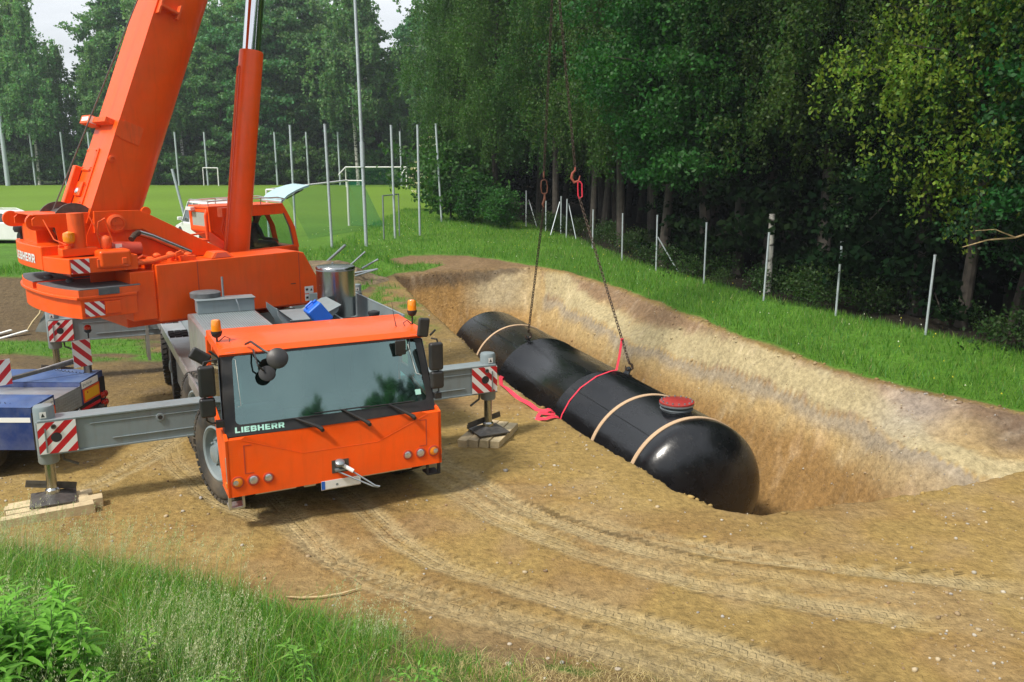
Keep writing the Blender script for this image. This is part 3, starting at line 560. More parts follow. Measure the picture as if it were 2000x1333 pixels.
# wheels
def wheel_mesh():
    m = MB(); r = .665; w_ = .36
    prof = [(.36, -w_/2+.05), (.40, -w_/2+.01), (.56, -w_/2), (.62, -w_/2+.015), (r-.02, -w_/2+.06), (r-.02, w_/2-.06), (.62, w_/2-.015), (.56, w_/2), (.40, w_/2-.01), (.36, w_/2-.05)]
    m.lathe(prof, ax=(1, 0, 0), n=48, caps=False)
    for i in range(40):
        for k, (xa, xb) in enumerate(((-w_/2+.01, -.07), (-.055, .055), (.07, w_/2-.01))):
            a = 2*math.pi*(i+.5*(k % 2))/40; da = .055; pts_ = []
            for rr in (r-.03, r+.012):
                for (x, sa) in ((xa, a-da+.02), (xb, a-da-.02), (xb, a+da-.02), (xa, a+da+.02)): pts_.append((x, rr*math.cos(sa), rr*math.sin(sa)))
            m.hexa(pts_)
    return m
def rim_mesh(s):
    m = MB(); m.lathe([(.37, -.15*s), (.385, .165*s), (.36, .175*s), (.335, .155*s), (.32, .06*s), (.25, .03*s), (.22, .10*s), (.13, .13*s), (.12, .19*s), (.04, .21*s), (0.001, .212*s)], ax=(1, 0, 0), n=36, caps=False)
    for i in range(10): a = 2*math.pi*i/10; m.cyl((.10*s, .185*math.cos(a), .185*math.sin(a)), (.15*s, .185*math.cos(a), .185*math.sin(a)), .016, n=6)
    return m
WH = []
for j, y in enumerate((1.28, 3.25, 6.75, 8.3)):
    for s in (-1, 1):
        if not WH or (s == 1 and len(WH) == 1):
            o = wheel_mesh().build('wheel', 'rubber', CR, ang=50); rm = rim_mesh(s).build('rim', 'dgrey', o); rm.data.materials[0] = M['grey']; WH.append(o)
        else: o = dup(WH[0 if s < 0 else 1])
        o.location = (s*1.19, y, .67); o.rotation_euler = (0, 0, R(17) if j == 0 else (R(-7) if j == 3 else (R(12) if j == 1 else R(-3))))
for s in (-1, 1):
    for y in (3.25, 6.75, 8.3):
        m = MB(); prev = None
        for k in range(9):
            a = R(20+k*17.5); p = (y+.76*math.cos(a), .62+.50*math.sin(a))
            if prev: m.hexa([(s*.92, prev[0], prev[1]), (s*1.33, prev[0], prev[1]), (s*1.33, p[0], p[1]), (s*.92, p[0], p[1]), (s*.92, prev[0], prev[1]+.015), (s*1.33, prev[0], prev[1]+.015), (s*1.33, p[0], p[1]+.015), (s*.92, p[0], p[1]+.015)])
            prev = p
        m.build('mudguard', 'black', CR)
# outriggers
def outrigger(name, s, y, board_sgn, jackz):
    m = MB(); zt, zb = jackz
    x0, x1 = s*1.05, s*3.42
    if s > 0: x1 = 3.12
    m.box((x0, y-.13, zb), (x1, y+.13, zt)).box((x0, y-.155, zt), (x1-s*.02, y+.155, zt+.025)).box((x0, y-.15, zb-.025), (x1, y+.15, zb)).box((s*1.3, y-.145, zb+.09), (s*2.55, y-.13, zb+.105)).box((s*1.35, y-.14, zt-.10), (s*2.8, y-.13, zt-.085))
    m.cyl((s*1.95, y-.15, (zt+zb)/2+.09), (s*1.95, y-.128, (zt+zb)/2+.09), .055, n=16)
    b = m.build('outrigger_beam', 'grey', CR, bevel=.008)
    m = MB(); m.cyl((s*1.95, y-.153, (zt+zb)/2+.09), (s*1.95, y-.12, (zt+zb)/2+.09), .03, n=12); m.build('pin_hole', 'black', b)
    jx = x1+s*.0-s*.10
    m = MB(); m.lathe([(.112, zb-.16), (.125, zb-.14), (.125, zt+.16), (.11, zt+.19), (.001, zt+.20)], o=(jx, y, 0), n=24); j = m.build('jack_cylinder', 'grey', b, ang=40)
    m = MB(); m.cyl((jx, y, .24), (jx, y, zb-.1), .065, n=20).lathe([(.05, .2), (.09, .22), (.09, .27), (.06, .30)], o=(jx, y, 0), n=16); m.build('jack_rod', 'inox', b)
    # folded steel foot: pyramid plate with ribs
    m = MB(); c = (jx, y); q = .27
    m.add([(c[0]-q, c[1]-q, .135), (c[0]+q, c[1]-q, .135), (c[0]+q, c[1]+q, .135), (c[0]-q, c[1]+q, .135), (c[0]-q, c[1]-q, .155), (c[0]+q, c[1]-q, .155), (c[0]+q, c[1]+q, .155), (c[0]-q, c[1]+q, .155), (c[0]-.07, c[1]-.07, .225), (c[0]+.07, c[1]-.07, .225), (c[0]+.07, c[1]+.07, .225), (c[0]-.07, c[1]+.07, .225)],
          [(3, 2, 1, 0), (0, 1, 5, 4), (1, 2, 6, 5), (2, 3, 7, 6), (3, 0, 4, 7), (4, 5, 9, 8), (5, 6, 10, 9), (6, 7, 11, 10), (7, 4, 8, 11), (8, 9, 10, 11)])
    mt = Matrix.Translation((c[0]-.02, c[1]+.12, .27)) @ Matrix.Rotation(R(-12*s), 4, 'Y'); m.xf(mt).box((-.30, -.03, -.02), (.30, .03, .03)).box((-.30, -.035, .03), (.30, -.028, .08)); m.xf(None)
    m.build('jack_foot', 'dsteel', b, bevel=.006)
    if name != 'back_r':
        bx = x1-.005 if s < 0 else x1-.46
        lo = (x1+.012 if s < 0 else x1-.455, y-.160, zb+.0)
        stripe_board('warning_board', b, lo, (1, 0, 0), (0, 0, 1), .445, zt-zb+.0, pitch=.105, sgn=1 if s < 0 else -1)
        m = MB(); m.cyl((jx+(.12 if s < 0 else -.12), y-.164, (zt+zb)/2), (jx+(.12 if s < 0 else -.12), y-.158, (zt+zb)/2), .065, n=20); m.build('marker_disc', 'blackm', b)
        m = MB(); m.lathe([(.03, 0), (.032, .03), (.022, .03), (.02, .01)], o=(jx+(.10 if s < 0 else -.10), y-.162, zt-.06), ax=(0, -1, 0), n=14); m.build('warning_lamp', 'dsteel', b)
        m = MB(); m.box((jx-s*.0-.008, y-.175, zb+.02), (jx+.010, y-.164, zt-.08)); m.build('locking_strap', 'steel', b)
    m = MB(); m.box((jx-.045, y-.1265, zt+.05), (jx+.03, y-.123, zt+.13)); m.build('hazard_sticker', 'white', b)
    m = MB(); m.prism([(jx-.03, y-.1275, zt+.065), (jx+.015, y-.1275, zt+.065), (jx-.008, y-.1275, zt+.115)], (0, -.001, 0)); m.build('hazard_triangle', 'black', b)
    m = MB(); m.tube([(jx-s*.16, y-.02, zb-.02), (jx-s*.17, y-.02, zb-.14), (jx-s*.34, y-.06, zb-.22)], .018, 6); m.build('jack_handle', 'dsteel', b)
    return b
outrigger('front_l', -1, 1.98, 1, (1.22, .80)); outrigger('front_r', 1, 1.98, -1, (1.26, .84)); outrigger('back_l', -1, 9.2, 1, (1.33, .90))
outrigger('back_r', 1, 9.2, -1, (1.45, 1.02)).data
# driver's cab --------------------------------------------------
m = MB()
B = 1.385
def quad(m, a, b, c, d): m.add([a, b, c, d], [(0, 1, 2, 3)])
# front panel with folded trapezoid
zb, zt = .50, 1.22; tl = (-1.14, .085, zt); bl = (-.47, 0, .93); br = (.5, 0, .93); tr = (1.14, .085, zt)
LTO = (-B, .0, zt); RTO = (B, .0, zt); LBO = (-B, .0, zb); RBO = (B, 0, zb)
FT = [LTO, (-1.20, 0, zt), tl, bl, br, tr, (1.20, 0, zt), RTO, RBO, LBO]
m.add(FT, [(9, 3, 2, 1, 0), (9, 8, 4, 3), (8, 7, 6, 5, 4), (3, 4, 5, 2)])
# top shelf under the windscreen, underside, sides
m.add([LTO, (-1.2, 0, zt), tl, tr, (1.2, 0, zt), RTO, (B, .10, zt+.0), (-B, .10, zt)], [(0, 1, 2, 7), (7, 2, 3, 6), (3, 4, 5, 6)])
m.add([LBO, RBO, (B, .5, zb), (-B, .5, zb)], [(0, 3, 2, 1)])
for s in (-1, 1):
    side = [(s*B, 0, zb), (s*B, .42, zb), (s*B, .60, .80), (s*B, .78, 1.30), (s*B, 1.0, 1.42), (s*B, 1.5, 1.46), (s*B, 1.5, 1.56), (s*B, .10, 1.26), (s*B, 0, zt)]
    m.prism(side, (-s*.04, 0, 0))
    m.box((s*B, .95, 1.52), (s*(B-.05), 1.5, 1.60))
# rear wall, roof, pillars
m.box((-1.34, 1.44, 1.2), (1.34, 1.5, 2.22))
m.prism([(-1.325, .445, 2.15), (-1.325, .405, 2.185), (-1.325, .47, 2.245), (-1.325, .60, 2.275), (-1.325, 1.42, 2.315), (-1.325, 1.5, 2.295), (-1.325, 1.5, 2.19), (-1.325, .60, 2.15)], (2.65, 0, 0))
for s in (-1, 1):
    m.prism([(s*1.36, .90, 1.5), (s*1.36, 1.0, 1.5), (s*1.335, 1.0, 2.2), (s*1.335, .92, 2.2)], (-s*.05, 0, 0)); m.prism([(s*1.36, 1.38, 1.5), (s*1.36, 1.5, 1.5), (s*1.335, 1.5, 2.2), (s*1.335, 1.38, 2.2)], (-s*.05, 0, 0))
m.tube([(-1.2, -.002, zt-.01), bl, br, (1.2, -.002, zt-.01)], .003, 6)
CAB = m.build('drivers_cab', 'orange', CR, bevel=.022, segs=3, ang=28)
# interior
m = MB(); m.box((-1.3, .12, .9), (1.3, 1.42, 1.0)).box((-1.28, .14, 1.0), (1.28, .52, 1.24)).box((-1.28, 1.36, 1.0), (1.28, 1.42, 2.2)).box((-1.3, .52, 2.12), (1.3, 1.4, 2.148))
for k in range(7): m.box((-1.1+k*.33, .16, 1.245), (-.93+k*.33, .24, 1.26))
m.xf(None); m.build('dashboard', 'fabric', CAB, bevel=.02)
for x in (-.75, .1, .78):
    m = MB(); m.box((x-.25, .85, 1.15), (x+.25, 1.3, 1.3)); m.hexa([(x-.24, 1.22, 1.3), (x+.24, 1.22, 1.3), (x+.24, 1.34, 1.3), (x-.24, 1.34, 1.3), (x-.2, 1.27, 1.98), (x+.2, 1.27, 1.98), (x+.2, 1.36, 1.98), (x-.2, 1.36, 1.98)]); m.build('seat', 'fabric', CAB, bevel=.03)
m = MB(); cxx = .78; m.tube([(cxx+.22*math.cos(a), .66+.08*math.sin(a), 1.40+.18*math.sin(a)) for a in [2*math.pi*i/20 for i in range(20)]], .014, 6, True).cyl((cxx, .5, 1.22), (cxx, .66, 1.40), .03, n=8).box((cxx-.2, .655, 1.39), (cxx+.2, .665, 1.41)); m.build('steering_wheel', 'black', CAB)
m = MB(); m.box((-.95, .3, 1.245), (-.62, .46, 1.252)).box((-.5, .25, 1.245), (-.22, .4, 1.252)); m.build('papers', 'paper', CAB)
# windscreen: black surround with rounded opening and tinted glass
def ws(u, v, off=0):   # u -1..1, v 0..1 on the sloping, slightly bowed screen
    y = .075+.345*v-.0+.05*(abs(u)**2.2); z = 1.225+.955*v; hw = 1.36-.065*v
    return (u*hw, y-off*.94, z+off*.34)
m = MB(); n = 16
def grid_patch(m, us_, vs_, off):
    vs2 = [ws(u, v, off) for v in vs_ for u in us_]; k = len(us_); m.add(vs2, [(j*k+i, j*k+i+1, (j+1)*k+i+1, (j+1)*k+i) for j in range(len(vs_)-1) for i in range(k-1)])
usF = [-1+2*i/20 for i in range(21)]
def frame_strip(m, u0, u1, v0, v1, off, nu=12, nv=4):
    grid_patch(m, [u0+(u1-u0)*i/nu for i in range(nu+1)], [v0+(v1-v0)*j/nv for j in range(nv+1)], off)
o_ = .004
frame_strip(m, -1, 1, 0, .135, o_, 20); frame_strip(m, -1, 1, .965, 1, o_, 20, 1); frame_strip(m, -1, -.905, .135, .965, o_, 3, 8); frame_strip(m, .93, 1, .135, .965, o_, 3, 8)
# rounded inner corners
for (cu, cv_, su, sv) in ((-.905, .135, 1, 1), (.93, .135, -1, 1), (-.905, .965, 1, -1), (.93, .965, -1, -1)):
    pts_ = [ws(cu, cv_, o_)]+[ws(cu+su*.045*(1-math.sin(a)), cv_+sv*.065*(1-math.cos(a)), o_) for a in [R(90*i/6) for i in range(7)]]
    f = tuple(range(len(pts_))); m.add(pts_, [f if su*sv < 0 else tuple(reversed(f))])
for s in (-1, 1):    # side return of the pillars
    vs2 = []
    for v in (0, .25, .5, .75, 1): p = ws(s, v, o_); vs2 += [p, (p[0]+s*.01, p[1]+.16, p[2])]
    m.add(vs2, [(2*i, 2*i+1, 2*i+3, 2*i+2) for i in range(4)])
SUR = m.build('windscreen_surround', 'black', CAB)
m = MB(); grid_patch(m, [-.95+1.92*i/24 for i in range(25)], [.10+.89*j/8 for j in range(9)], -.004); m.build('windscreen', 'wglass', CAB, ang=60)
for s in (-1, 1):
    m = MB(); m.prism([(s*1.375, .20, 1.36), (s*1.375, .93, 1.56), (s*1.345, .96, 2.14), (s*1.335, .50, 2.12)], (-s*.006, 0, 0)); m.build('side_window', 'carglass', CAB)
block_text('lettering', 'LIEBHERR', .092, 'mint', CAB, lambda x, y, z: ws(-.915+x/1.33, .040+y/.955, .006+z), sx=1.03)
m = MB(); pth = [ws(-.87, .93, .006), ws(-.88, .9, .006), ws(-.86, .36, .006), ws(-.89, .35, .006)]
m.tube([ws(-.89, .93, .006), ws(-.875, .92, .006), ws(-.85, .36, .006), ws(-.88, .35, .006)], .004, 4); m.tube([ws(.84, .90, .006), ws(.87, .50, .006), ws(.91, .48, .006)], .004, 4); m.build('antenna_strip', 'paper', CAB)
m = MB(); m.add([ws(.82, .22, .006), ws(.88, .22, .006), ws(.88, .29, .006), ws(.82, .29, .006)], [(0, 1, 2, 3)]); m.build('screen_sticker', 'mint', CAB)
for (x0, z0, x1, z1) in ((-.52, 1.33, -.22, 1.215), (.09, 1.36, .39, 1.2), (.70, 1.35, 1.0, 1.2)):
    m = MB(); m.tube([(x1, -.03, z1), (x1-.06, .0, z1+.04), (x0, .095, z0+.03)], [.03, .022, .012], 8).cyl((x1, -.04, z1-.012), (x1, .06, z1-.012), .026, n=12)
    m.tube([(x0-.36, .11, z0+.03), (x0+.36, .11, z0+.03)], .008, 5); m.build('wiper', 'black', CAB)
def lamp(x, r, mt, half=None):
    m = MB(); m.lathe([(r+.014, .012), (r+.014, -.010), (r, -.014), (r, .01)], o=(x, 0, .685), ax=(0, 1, 0), n=24, caps=False); h = m.build('headlight', 'redor', CAB)
    m = MB(); m.lathe([(r, -.004), (r*.8, -.013), (r*.4, -.018), (.001, -.02)], o=(x, 0, .685), ax=(0, 1, 0), n=20, caps=False); m.build('lens', mt, h)
    if half: m = MB(); m.lathe([(r*.52, -.019), (r*.3, -.024), (.001, -.026)], o=(x+half*r*.4, 0, .685), ax=(0, 1, 0), n=16, caps=False); m.build('sidelight', 'lens', h)
for s in (-1, 1): lamp(s*1.27, .062, 'amber', s); lamp(s*1.085, .058, 'lens'); lamp(s*.905, .052, 'lens')
m = MB()
for s in (-1, 1): m.box((s*1.18, -.002, .78), (s*1.165, .01, 1.13)).box((s*1.18, -.003, 1.13), (s*1.08, .01, 1.14)).box((s*1.18, -.003, .775), (s*1.07, .01, .785))
m.build('panel_groove', 'redor', CAB)
m = MB(); m.box((-.115, -.004, .60), (.105, .03, .77)); m.build('coupling_recess', 'dsteel', CAB)
m = MB(); m.lathe([(.05, 0), (.06, .02), (.06, .05), (.03, .07)], o=(-.02, -.03, .71), ax=(0, -.4, 1), n=16).box((-.08, -.06, .635), (.06, 0, .66)).tube([(.03, -.04, .69), (.36, -.28, .45), (.41, -.30, .44), (.40, -.27, .42), (.33, -.25, .44), (-.04, -.03, .62)], .011, 6); m.build('towing_pin', 'steel', CAB)
m = MB(); m.cyl((.02, -.04, .70), (.13, -.12, .63), .026, n=10); m.build('grip', 'white', CAB)
m = MB(); m.box((-.26, -.012, .405), (.25, -.004, .515)); PL = m.build('licence_plate', 'white', CAB)
m = MB(); m.box((-.26, -.014, .405), (-.215, -.0125, .515)); m.build('euro_band', 'bluestrip', PL)
m = MB(); m.cyl((-.06, -.0145, .45), (-.06, -.013, .45), .017, n=12); m.build('seal', 'grey', PL)
m = MB(); m.box((-.26, .0, .39), (.25, .03, .5)).box((-1.05, .12, .44), (-.55, .16, .50)).box((-.45, .12, .43), (-.3, .16, .5)).box((.3, .12, .44), (1.0, .16, .5)); m.build('bumper_bracket', 'alu', CAB)
for s in (-1, 1):
    m = MB(); m.box((s*1.39, .02, .60), (s*1.32, .06, 1.0)).box((s*1.38, .06, .32), (s*1.20, .26, .35)).box((s*1.385, .04, .33), (s*1.35, .09, .56)).box((s*1.22, .05, .33), (s*1.19, .09, .56)); m.build('boarding_step', 'alu' if s < 0 else 'blackm', CAB, bevel=.006)
    m = MB(); m.box((s*1.386, .02, .62), (s*1.40, .09, .68)); m.build('side_indicator', 'amber', CAB)
# beacons
for s in (-1, 1):
    z = 2.27; dz = .0 if s < 0 else .06
    m = MB(); m.cyl((s*1.29, .75, z-.02), (s*1.29, .75, z+.07+dz), .012, n=8).lathe([(.03, .07+dz), (.055, .09+dz), (.068, .13+dz), (.068, .15+dz), (.001, .151+dz)], o=(s*1.29, .75, z), n=20).tube([(s*1.29, .75, z), (s*1.2, .72, z+.08), (s*1.14, .7, z+.05), (s*1.16, .68, z)], .006, 5); b = m.build('beacon', 'blackm', CAB)
    m = MB(); m.lathe([(.062, .152+dz), (.060, .21+dz), (.056, .275+dz), (.045, .292+dz), (.001, .298+dz)], o=(s*1.29, .75, z), n=24); m.build('beacon_lens', 'amber', b)
m = MB(); m.tube([(1.04, .7, 2.27), (1.02, .72, 2.4), (1.0, .75, 2.62)], [.008, .004, .002], 6); m.build('radio_antenna', 'black', CAB)
m = MB(); m.box((-1.25, .42, 2.187), (-1.13, .45, 2.205)).box((1.14, .42, 2.187), (1.26, .45, 2.205)); m.build('marker_lamp', 'lens', CAB)
# mirrors
def rbox(m, c, sx, sy, sz, mt=None): m.xf(mt); m.box((c[0]-sx/2, c[1]-sy/2, c[2]-sz/2), (c[0]+sx/2, c[1]+sy/2, c[2]+sz/2)); m.xf(None)
for s, dx in ((-1, 0), (1, -.02)):
    def mirror_box(c, sx, sy, sz, rot=0):
        m = MB(); m.xf(Matrix.Translation(c) @ Matrix.Rotation(rot, 4, 'Y')); m.box((-sx/2, -sy/2, -sz/2), (sx/2, sy/2, sz/2)); o = m.build('mirror', 'black', CAB, bevel=.035, segs=3)
        m = MB(); m.xf(Matrix.Translation(c) @ Matrix.Rotation(rot, 4, 'Y')); m.box((-sx/2+.03, sy/2, -sz/2+.03), (sx/2-.03, sy/2+.004, sz/2-.03)); m.build('mirror_glass', 'chrome', o); return o
    X_ = s*1.52+(0 if s < 0 else -.13)
    mirror_box((X_, .15, 1.94), .19, .10, .38); mirror_box((X_+s*.01, .15, 1.62), .18, .10, .24)
    mirror_box((s*1.56 if s < 0 else 1.27, .28, 2.22 if s < 0 else 2.32), .24 if s < 0 else .16, .06, .15 if s < 0 else .26, R(35) if s < 0 else R(8))
    m = MB(); m.tube([(s*1.37, .25, 2.17), (X_+s*.02, .16, 2.17), (X_+s*.03, .15, 2.12), (X_+s*.03, .15, 1.46), (X_-s*.02, .16, 1.42), (s*1.37, .18, 1.40)], .013, 6).box((s*1.36, .12, 1.36), (s*1.45, .2, 1.44)).tube([(s*1.37, .3, 2.2), (s*1.45, .3, 2.27)], .014, 6); m.build('mirror_arm', 'black', CAB)
m = MB(); m.lathe([(.001, 0), (.09, .008), (.125, .03), (.128, .045), (.11, .05), (.001, .05)], o=(-.735, -.10, 2.20), ax=(.25, 1, -.45), n=28); m.build('mirror', 'black', CAB)
m = MB(); m.lathe([(.001, 0), (.08, .008), (.10, .02), (.102, .035), (.001, .04)], o=(-.82, .12, 1.975), ax=(.1, 1, -.75), n=28); m.build('mirror', 'blackm', CAB)
m = MB(); m.tube([(-1.0, .46, 2.28), (-.96, .30, 2.34), (-.86, .05, 2.27), (-.76, -.07, 2.22)], .014, 6).tube([(-.93, .36, 2.22), (-.94, .16, 2.17), (-.93, .10, 2.08), (-.86, .12, 2.0)], .012, 6); m.build('mirror_arm', 'black', CAB)
m = MB(); m.box((.88, .30, 1.97), (1.03, .33, 2.17)); m.build('interior_mirror', 'black', CAB, bevel=.02); m = MB(); m.tube([(1.03, .33, 2.0), (1.1, .36, 2.03), (1.12, .42, 2.15)], .007, 5); m.build('mirror_arm', 'black', CAB)
# behind the cab: aluminium engine cover, trays, silencer canister
m = MB(); m.box((-1.24, 1.95, 1.26), (-.18, 4.4, 2.05)); EC = m.build('engine_cover', 'alu', CR, bevel=.02)
m = MB()
for k in range(26): m.box((-1.17+k*.037, 2.0, 2.052), (-1.15+k*.037, 4.3, 2.058))
m.build('tread_ribs', 'grey', EC)
m = MB(); m.box((-1.1, 4.2, 2.06), (-.2, 4.5, 2.27)).box((-1.12, 4.17, 2.27), (-.18, 4.52, 2.285)); m.build('cover_box', 'grey', CR, bevel=.01)
m = MB(); m.lathe([(.24, 2.285), (.245, 2.36), (.22, 2.375), (.001, 2.378)], o=(-.92, 4.55, 0), n=28); m.build('filler_cap', 'dgrey', CR)
m = MB(); m.cyl((-.66, 4.4, 2.28), (-.66, 4.4, 2.62), .018, n=8).tube([(-.5, 4.15, 2.27), (-.48, 4.1, 2.2), (-.46, 4.1, 2.08)], .01, 5); m.build('stand_pipe', 'steel', CR)
# boom rest cradle
m = MB()
for y in (3.45, 4.35):
    m.prism([(.02, y, 2.16), (.24, y, 1.98), (.62, y, 1.98), (1.02, y, 2.16), (1.0, y, 2.06), (.72, y, 1.86), (.68, y, 1.3), (.16, y, 1.3), (.14, y, 1.86), (.02, y, 2.06)], (0, .035, 0))
m.box((.2, 3.4, 1.97), (.66, 4.45, 1.985)); m.hexa([(.62, 3.4, 1.975), (1.04, 3.4, 2.165), (1.04, 4.42, 2.165), (.62, 4.42, 1.975), (.62, 3.4, 1.99), (1.04, 3.4, 2.18), (1.04, 4.42, 2.18), (.62, 4.42, 1.99)]); m.hexa([(.0, 3.4, 2.175), (.24, 3.4, 1.975), (.24, 3.52, 1.975), (.0, 3.52, 2.175), (.0, 3.4, 2.19), (.24, 3.4, 1.99), (.24, 3.52, 1.99), (.0, 3.52, 2.19)])
m.build('boom_rest', 'grey', CR, bevel=.008)
m = MB(); m.lathe([(.33, 1.8), (.335, 2.62), (.342, 2.625), (.342, 2.66), (.33, 2.675), (.001, 2.69)], o=(1.28, 4.55, 0), n=48); SC = m.build('silencer_canister', 'inox', CR, ang=40)
m = MB(); m.cyl((1.28, 4.55, 2.61), (1.28, 4.55, 2.63), .343, n=48); m.build('clamp_ring', 'steel', SC)
m = MB(); m.box((1.02, 2.55, 1.62), (1.06, 4.2, 1.95)).box((1.78, 2.5, 1.45), (1.80, 5.5, 2.08)).box((1.02, 5.46, 1.45), (1.80, 5.5, 2.08)).box((.7, 2.5, 1.62), (1.78, 2.53, 2.06)).box((1.02, 2.5, 1.6), (1.8, 5.5, 1.64)).box((1.775, 2.49, 2.08), (1.812, 5.51, 2.095)).box((.7, 2.485, 2.06), (1.81, 2.535, 2.075)); m.build('battery_tray', 'grey', CR, bevel=.006)
m = MB()
for (bx, by) in ((1.1, 3.3), (1.35, 2.75)):
    for i in range(8):
        for j in range(5): m.box((bx+i*.05, by+j*.09, 1.88), (bx+i*.05+.035, by+j*.09+.06, 1.9))
    m.box((bx-.01, by-.02, 1.65), (bx+.41, by+.46, 1.875))
m.build('battery_pack', 'black', CR)
m = MB(); m.lathe([(.09, 1.64), (.09, 1.95), (.10, 1.96), (.10, 2.0), (.03, 2.02), (.001, 2.02)], o=(1.62, 3.5, 0), n=18); m.build('filter_can', 'blackm', CR)
# ------------------------------------------------------------------ slewing superstructure
m = MB(); a_ = -1.25
prof = [(-2.1, 1.9), (.98, 1.9), (1.02, 2.1), (.62, 2.84), (.46, 2.88), (-2.1, 2.84)]
m.prism([(x, a_, z) for x, z in prof], (0, .70, 0)); m.box((-2.5, -1.2, 1.95), (-2.1, -.5, 2.75)); DH = spart(m, 'deck_house', 'orange', bevel=.02)
m = MB(); m.box((-1.415, a_-.003, 1.92), (-1.40, a_+.003, 2.83)).box((.50, a_-.003, 1.92), (.515, a_+.003, 2.84)).box((-1.41, a_, 2.845), (-1.40, a_+.6, 2.855)); m.build('panel_gap', 'redor', DH)
m = MB(); m.box((.60, a_-.004, 2.08), (.78, a_-.001, 2.21)).box((.60, a_-.004, 1.94), (.78, a_-.001, 2.06)); m.build('hazard_sticker', 'white', DH)
m = MB()
for z in (2.16, 2.01):
    m.box((.62, a_-.006, z-.03), (.67, a_-.0045, z+.01)).prism([(.71, a_-.005, z-.04), (.76, a_-.005, z-.04), (.735, a_-.005, z+.015)], (0, -.001, 0))
m.box((.32, a_-.003, 2.28), (.42, a_-.001, 2.295)); m.build('sticker_symbols', 'black', DH)
m = MB(); m.prism([(-1.15, -1.22, 2.86), (-.72, -1.22, 2.86), (-.82, -1.18, 2.96), (-1.05, -1.18, 2.96)], (0, .32, 0)); m.build('vent_hood', 'orange', DH, bevel=.01)
m = MB(); m.prism([(-1.08, -1.223, 2.87), (-.79, -1.223, 2.87), (-.86, -1.19, 2.95), (-1.01, -1.19, 2.95)], (0, -.003, 0)); m.build('vent_mouth', 'redor', DH)
m = MB(); m.box((-2.4, -.62, 1.75), (1.2, .62, 2.0)).box((-2.9, -.5, 2.0), (-.3, .5, 2.45)).box((-.6, -.56, 2.0), (1.0, .4, 2.45)); m.box((-2.9, .35, 1.9), (1.3, .75, 2.6))
spart(m, 'slewing_platform', 'orange', bevel=.02)
# boom foot frame: two side plates
for s in (-1, 1):
    m = MB(); y = s*.58
    m.prism([(-2.72, y, 3.69), (-2.05, y, 3.68), (-1.88, y, 3.59), (-.59, y, 2.9), (-.4, y, 2.3), (-2.9, y, 2.3), (-2.9, y, 3.3)], (0, s*.012, 0))
    m.prism([(-2.76, y+s*.012, 3.70), (-2.05, y+s*.012, 3.69), (-1.86, y+s*.012, 3.60), (-.57, y+s*.012, 2.9), (-1.13, y+s*.012, 2.86), (-2.02, y+s*.012, 3.38), (-2.78, y+s*.012, 3.35)], (0, s*.05, 0))
    m.cyl((-1.93, y, 3.66), (-1.93, y+s*.05, 3.66), .08, n=16)
    b = spart(m, 'frame_side_plate', 'orange', bevel=.008)
    m = MB(); m.lathe([(.15, 0), (.15, .05), (.11, .07), (.10, .05), (.001, .05)], o=(-2.44, y+s*.06, 3.49), ax=(0, s, 0), n=24).box((-2.52, y+s*.11, 3.47), (-2.36, y+s*.13, 3.52)); m.build('pivot_pin', 'orange2', b)
# winch and rear frame
m = MB()
for y in (-.46, .46):
    m.prism([(-2.7, y, 3.66), (-3.55, y, 3.66), (-3.62, y, 3.60), (-3.62, y, 3.50), (-3.3, y, 3.46), (-3.25, y, 3.1), (-2.7, y, 3.1)], (0, .03, 0))
m.box((-3.6, -.46, 3.655), (-2.7, .49, 3.675))
for y in (.92, -.32): m.cyl((-3.55, y-.03, 3.55), (-3.55, y+.03, 3.55), .13, n=20).box((-3.55, y-.025, 3.42), (-3.1, y+.025, 3.66))
m.box((-3.4, .2, 3.15), (-3.1, .95, 3.5)); m.box((-3.1, -1.0, 3.05), (-2.9, .9, 3.15)); WF = spart(m, 'winch_frame', 'orange', bevel=.008)
m = MB(); m.lathe([(.33, -.40), (.33, -.36), (.22, -.36), (.22, .36), (.33, .36), (.33, .40)], o=(-2.98, 0, 3.50), ax=(0, 1, 0), n=30); m.build('winch_drum', 'dsteel', WF)
m = MB(); m.cyl((-3.13, -.90, 3.05), (-3.13, -.90, 3.70), .12, n=24); m.build('ballast_cylinder', 'orange2', WF)
m = MB(); m.box((-3.40, -1.02, 3.05), (-2.88, -.80, 3.17)); m.build('cylinder_shelf', 'orange', WF, bevel=.01)
m = MB(); m.lathe([(.05, 0), (.05, .04), (.001, .04)], o=(-3.30, -.98, 3.17), n=12).cyl((-3.28, -1.0, 3.17), (-3.28, -1.0, 3.27), .015, n=8); m.build('lamp_bracket', 'orange2', WF)
m = MB(); m.lathe([(.06, 0), (.085, .03), (.09, .1), (.08, .16), (.001, .19)], o=(-3.28, -1.0, 3.25), n=20); m.build('warning_lamp', 'amber', WF)
m = MB(); m.tube([(-2.78, -.95, 3.1), (-2.86, -.98, 3.35), (-2.82, -.98, 3.55), (-2.72, -.95, 3.6), (-2.66, -.9, 3.45), (-2.6, -.9, 3.2), (-2.68, -.95, 3.1)], .014, 6); m.build('hydraulic_hose', 'orange2', WF); m = MB(); m.tube([(-3.5, -.6, 3.6), (-3.42, -.75, 3.3), (-3.3, -.9, 3.22)], .01, 5); m.build('hydraulic_hose', 'orange2', WF); m = MB(); m.tube([(-2.9, -.8, 3.65), (-2.8, -.9, 3.35), (-2.65, -.95, 3.1)], .01, 5); m.build('hydraulic_hose', 'orange2', WF)
m = MB(); m.lathe([(.07, 0), (.085, .05), (.085, .16), (.06, .2), (.02, .22)], o=(-2.74, -.98, 3.12), n=16); m.build('accumulator', 'orange2', WF)
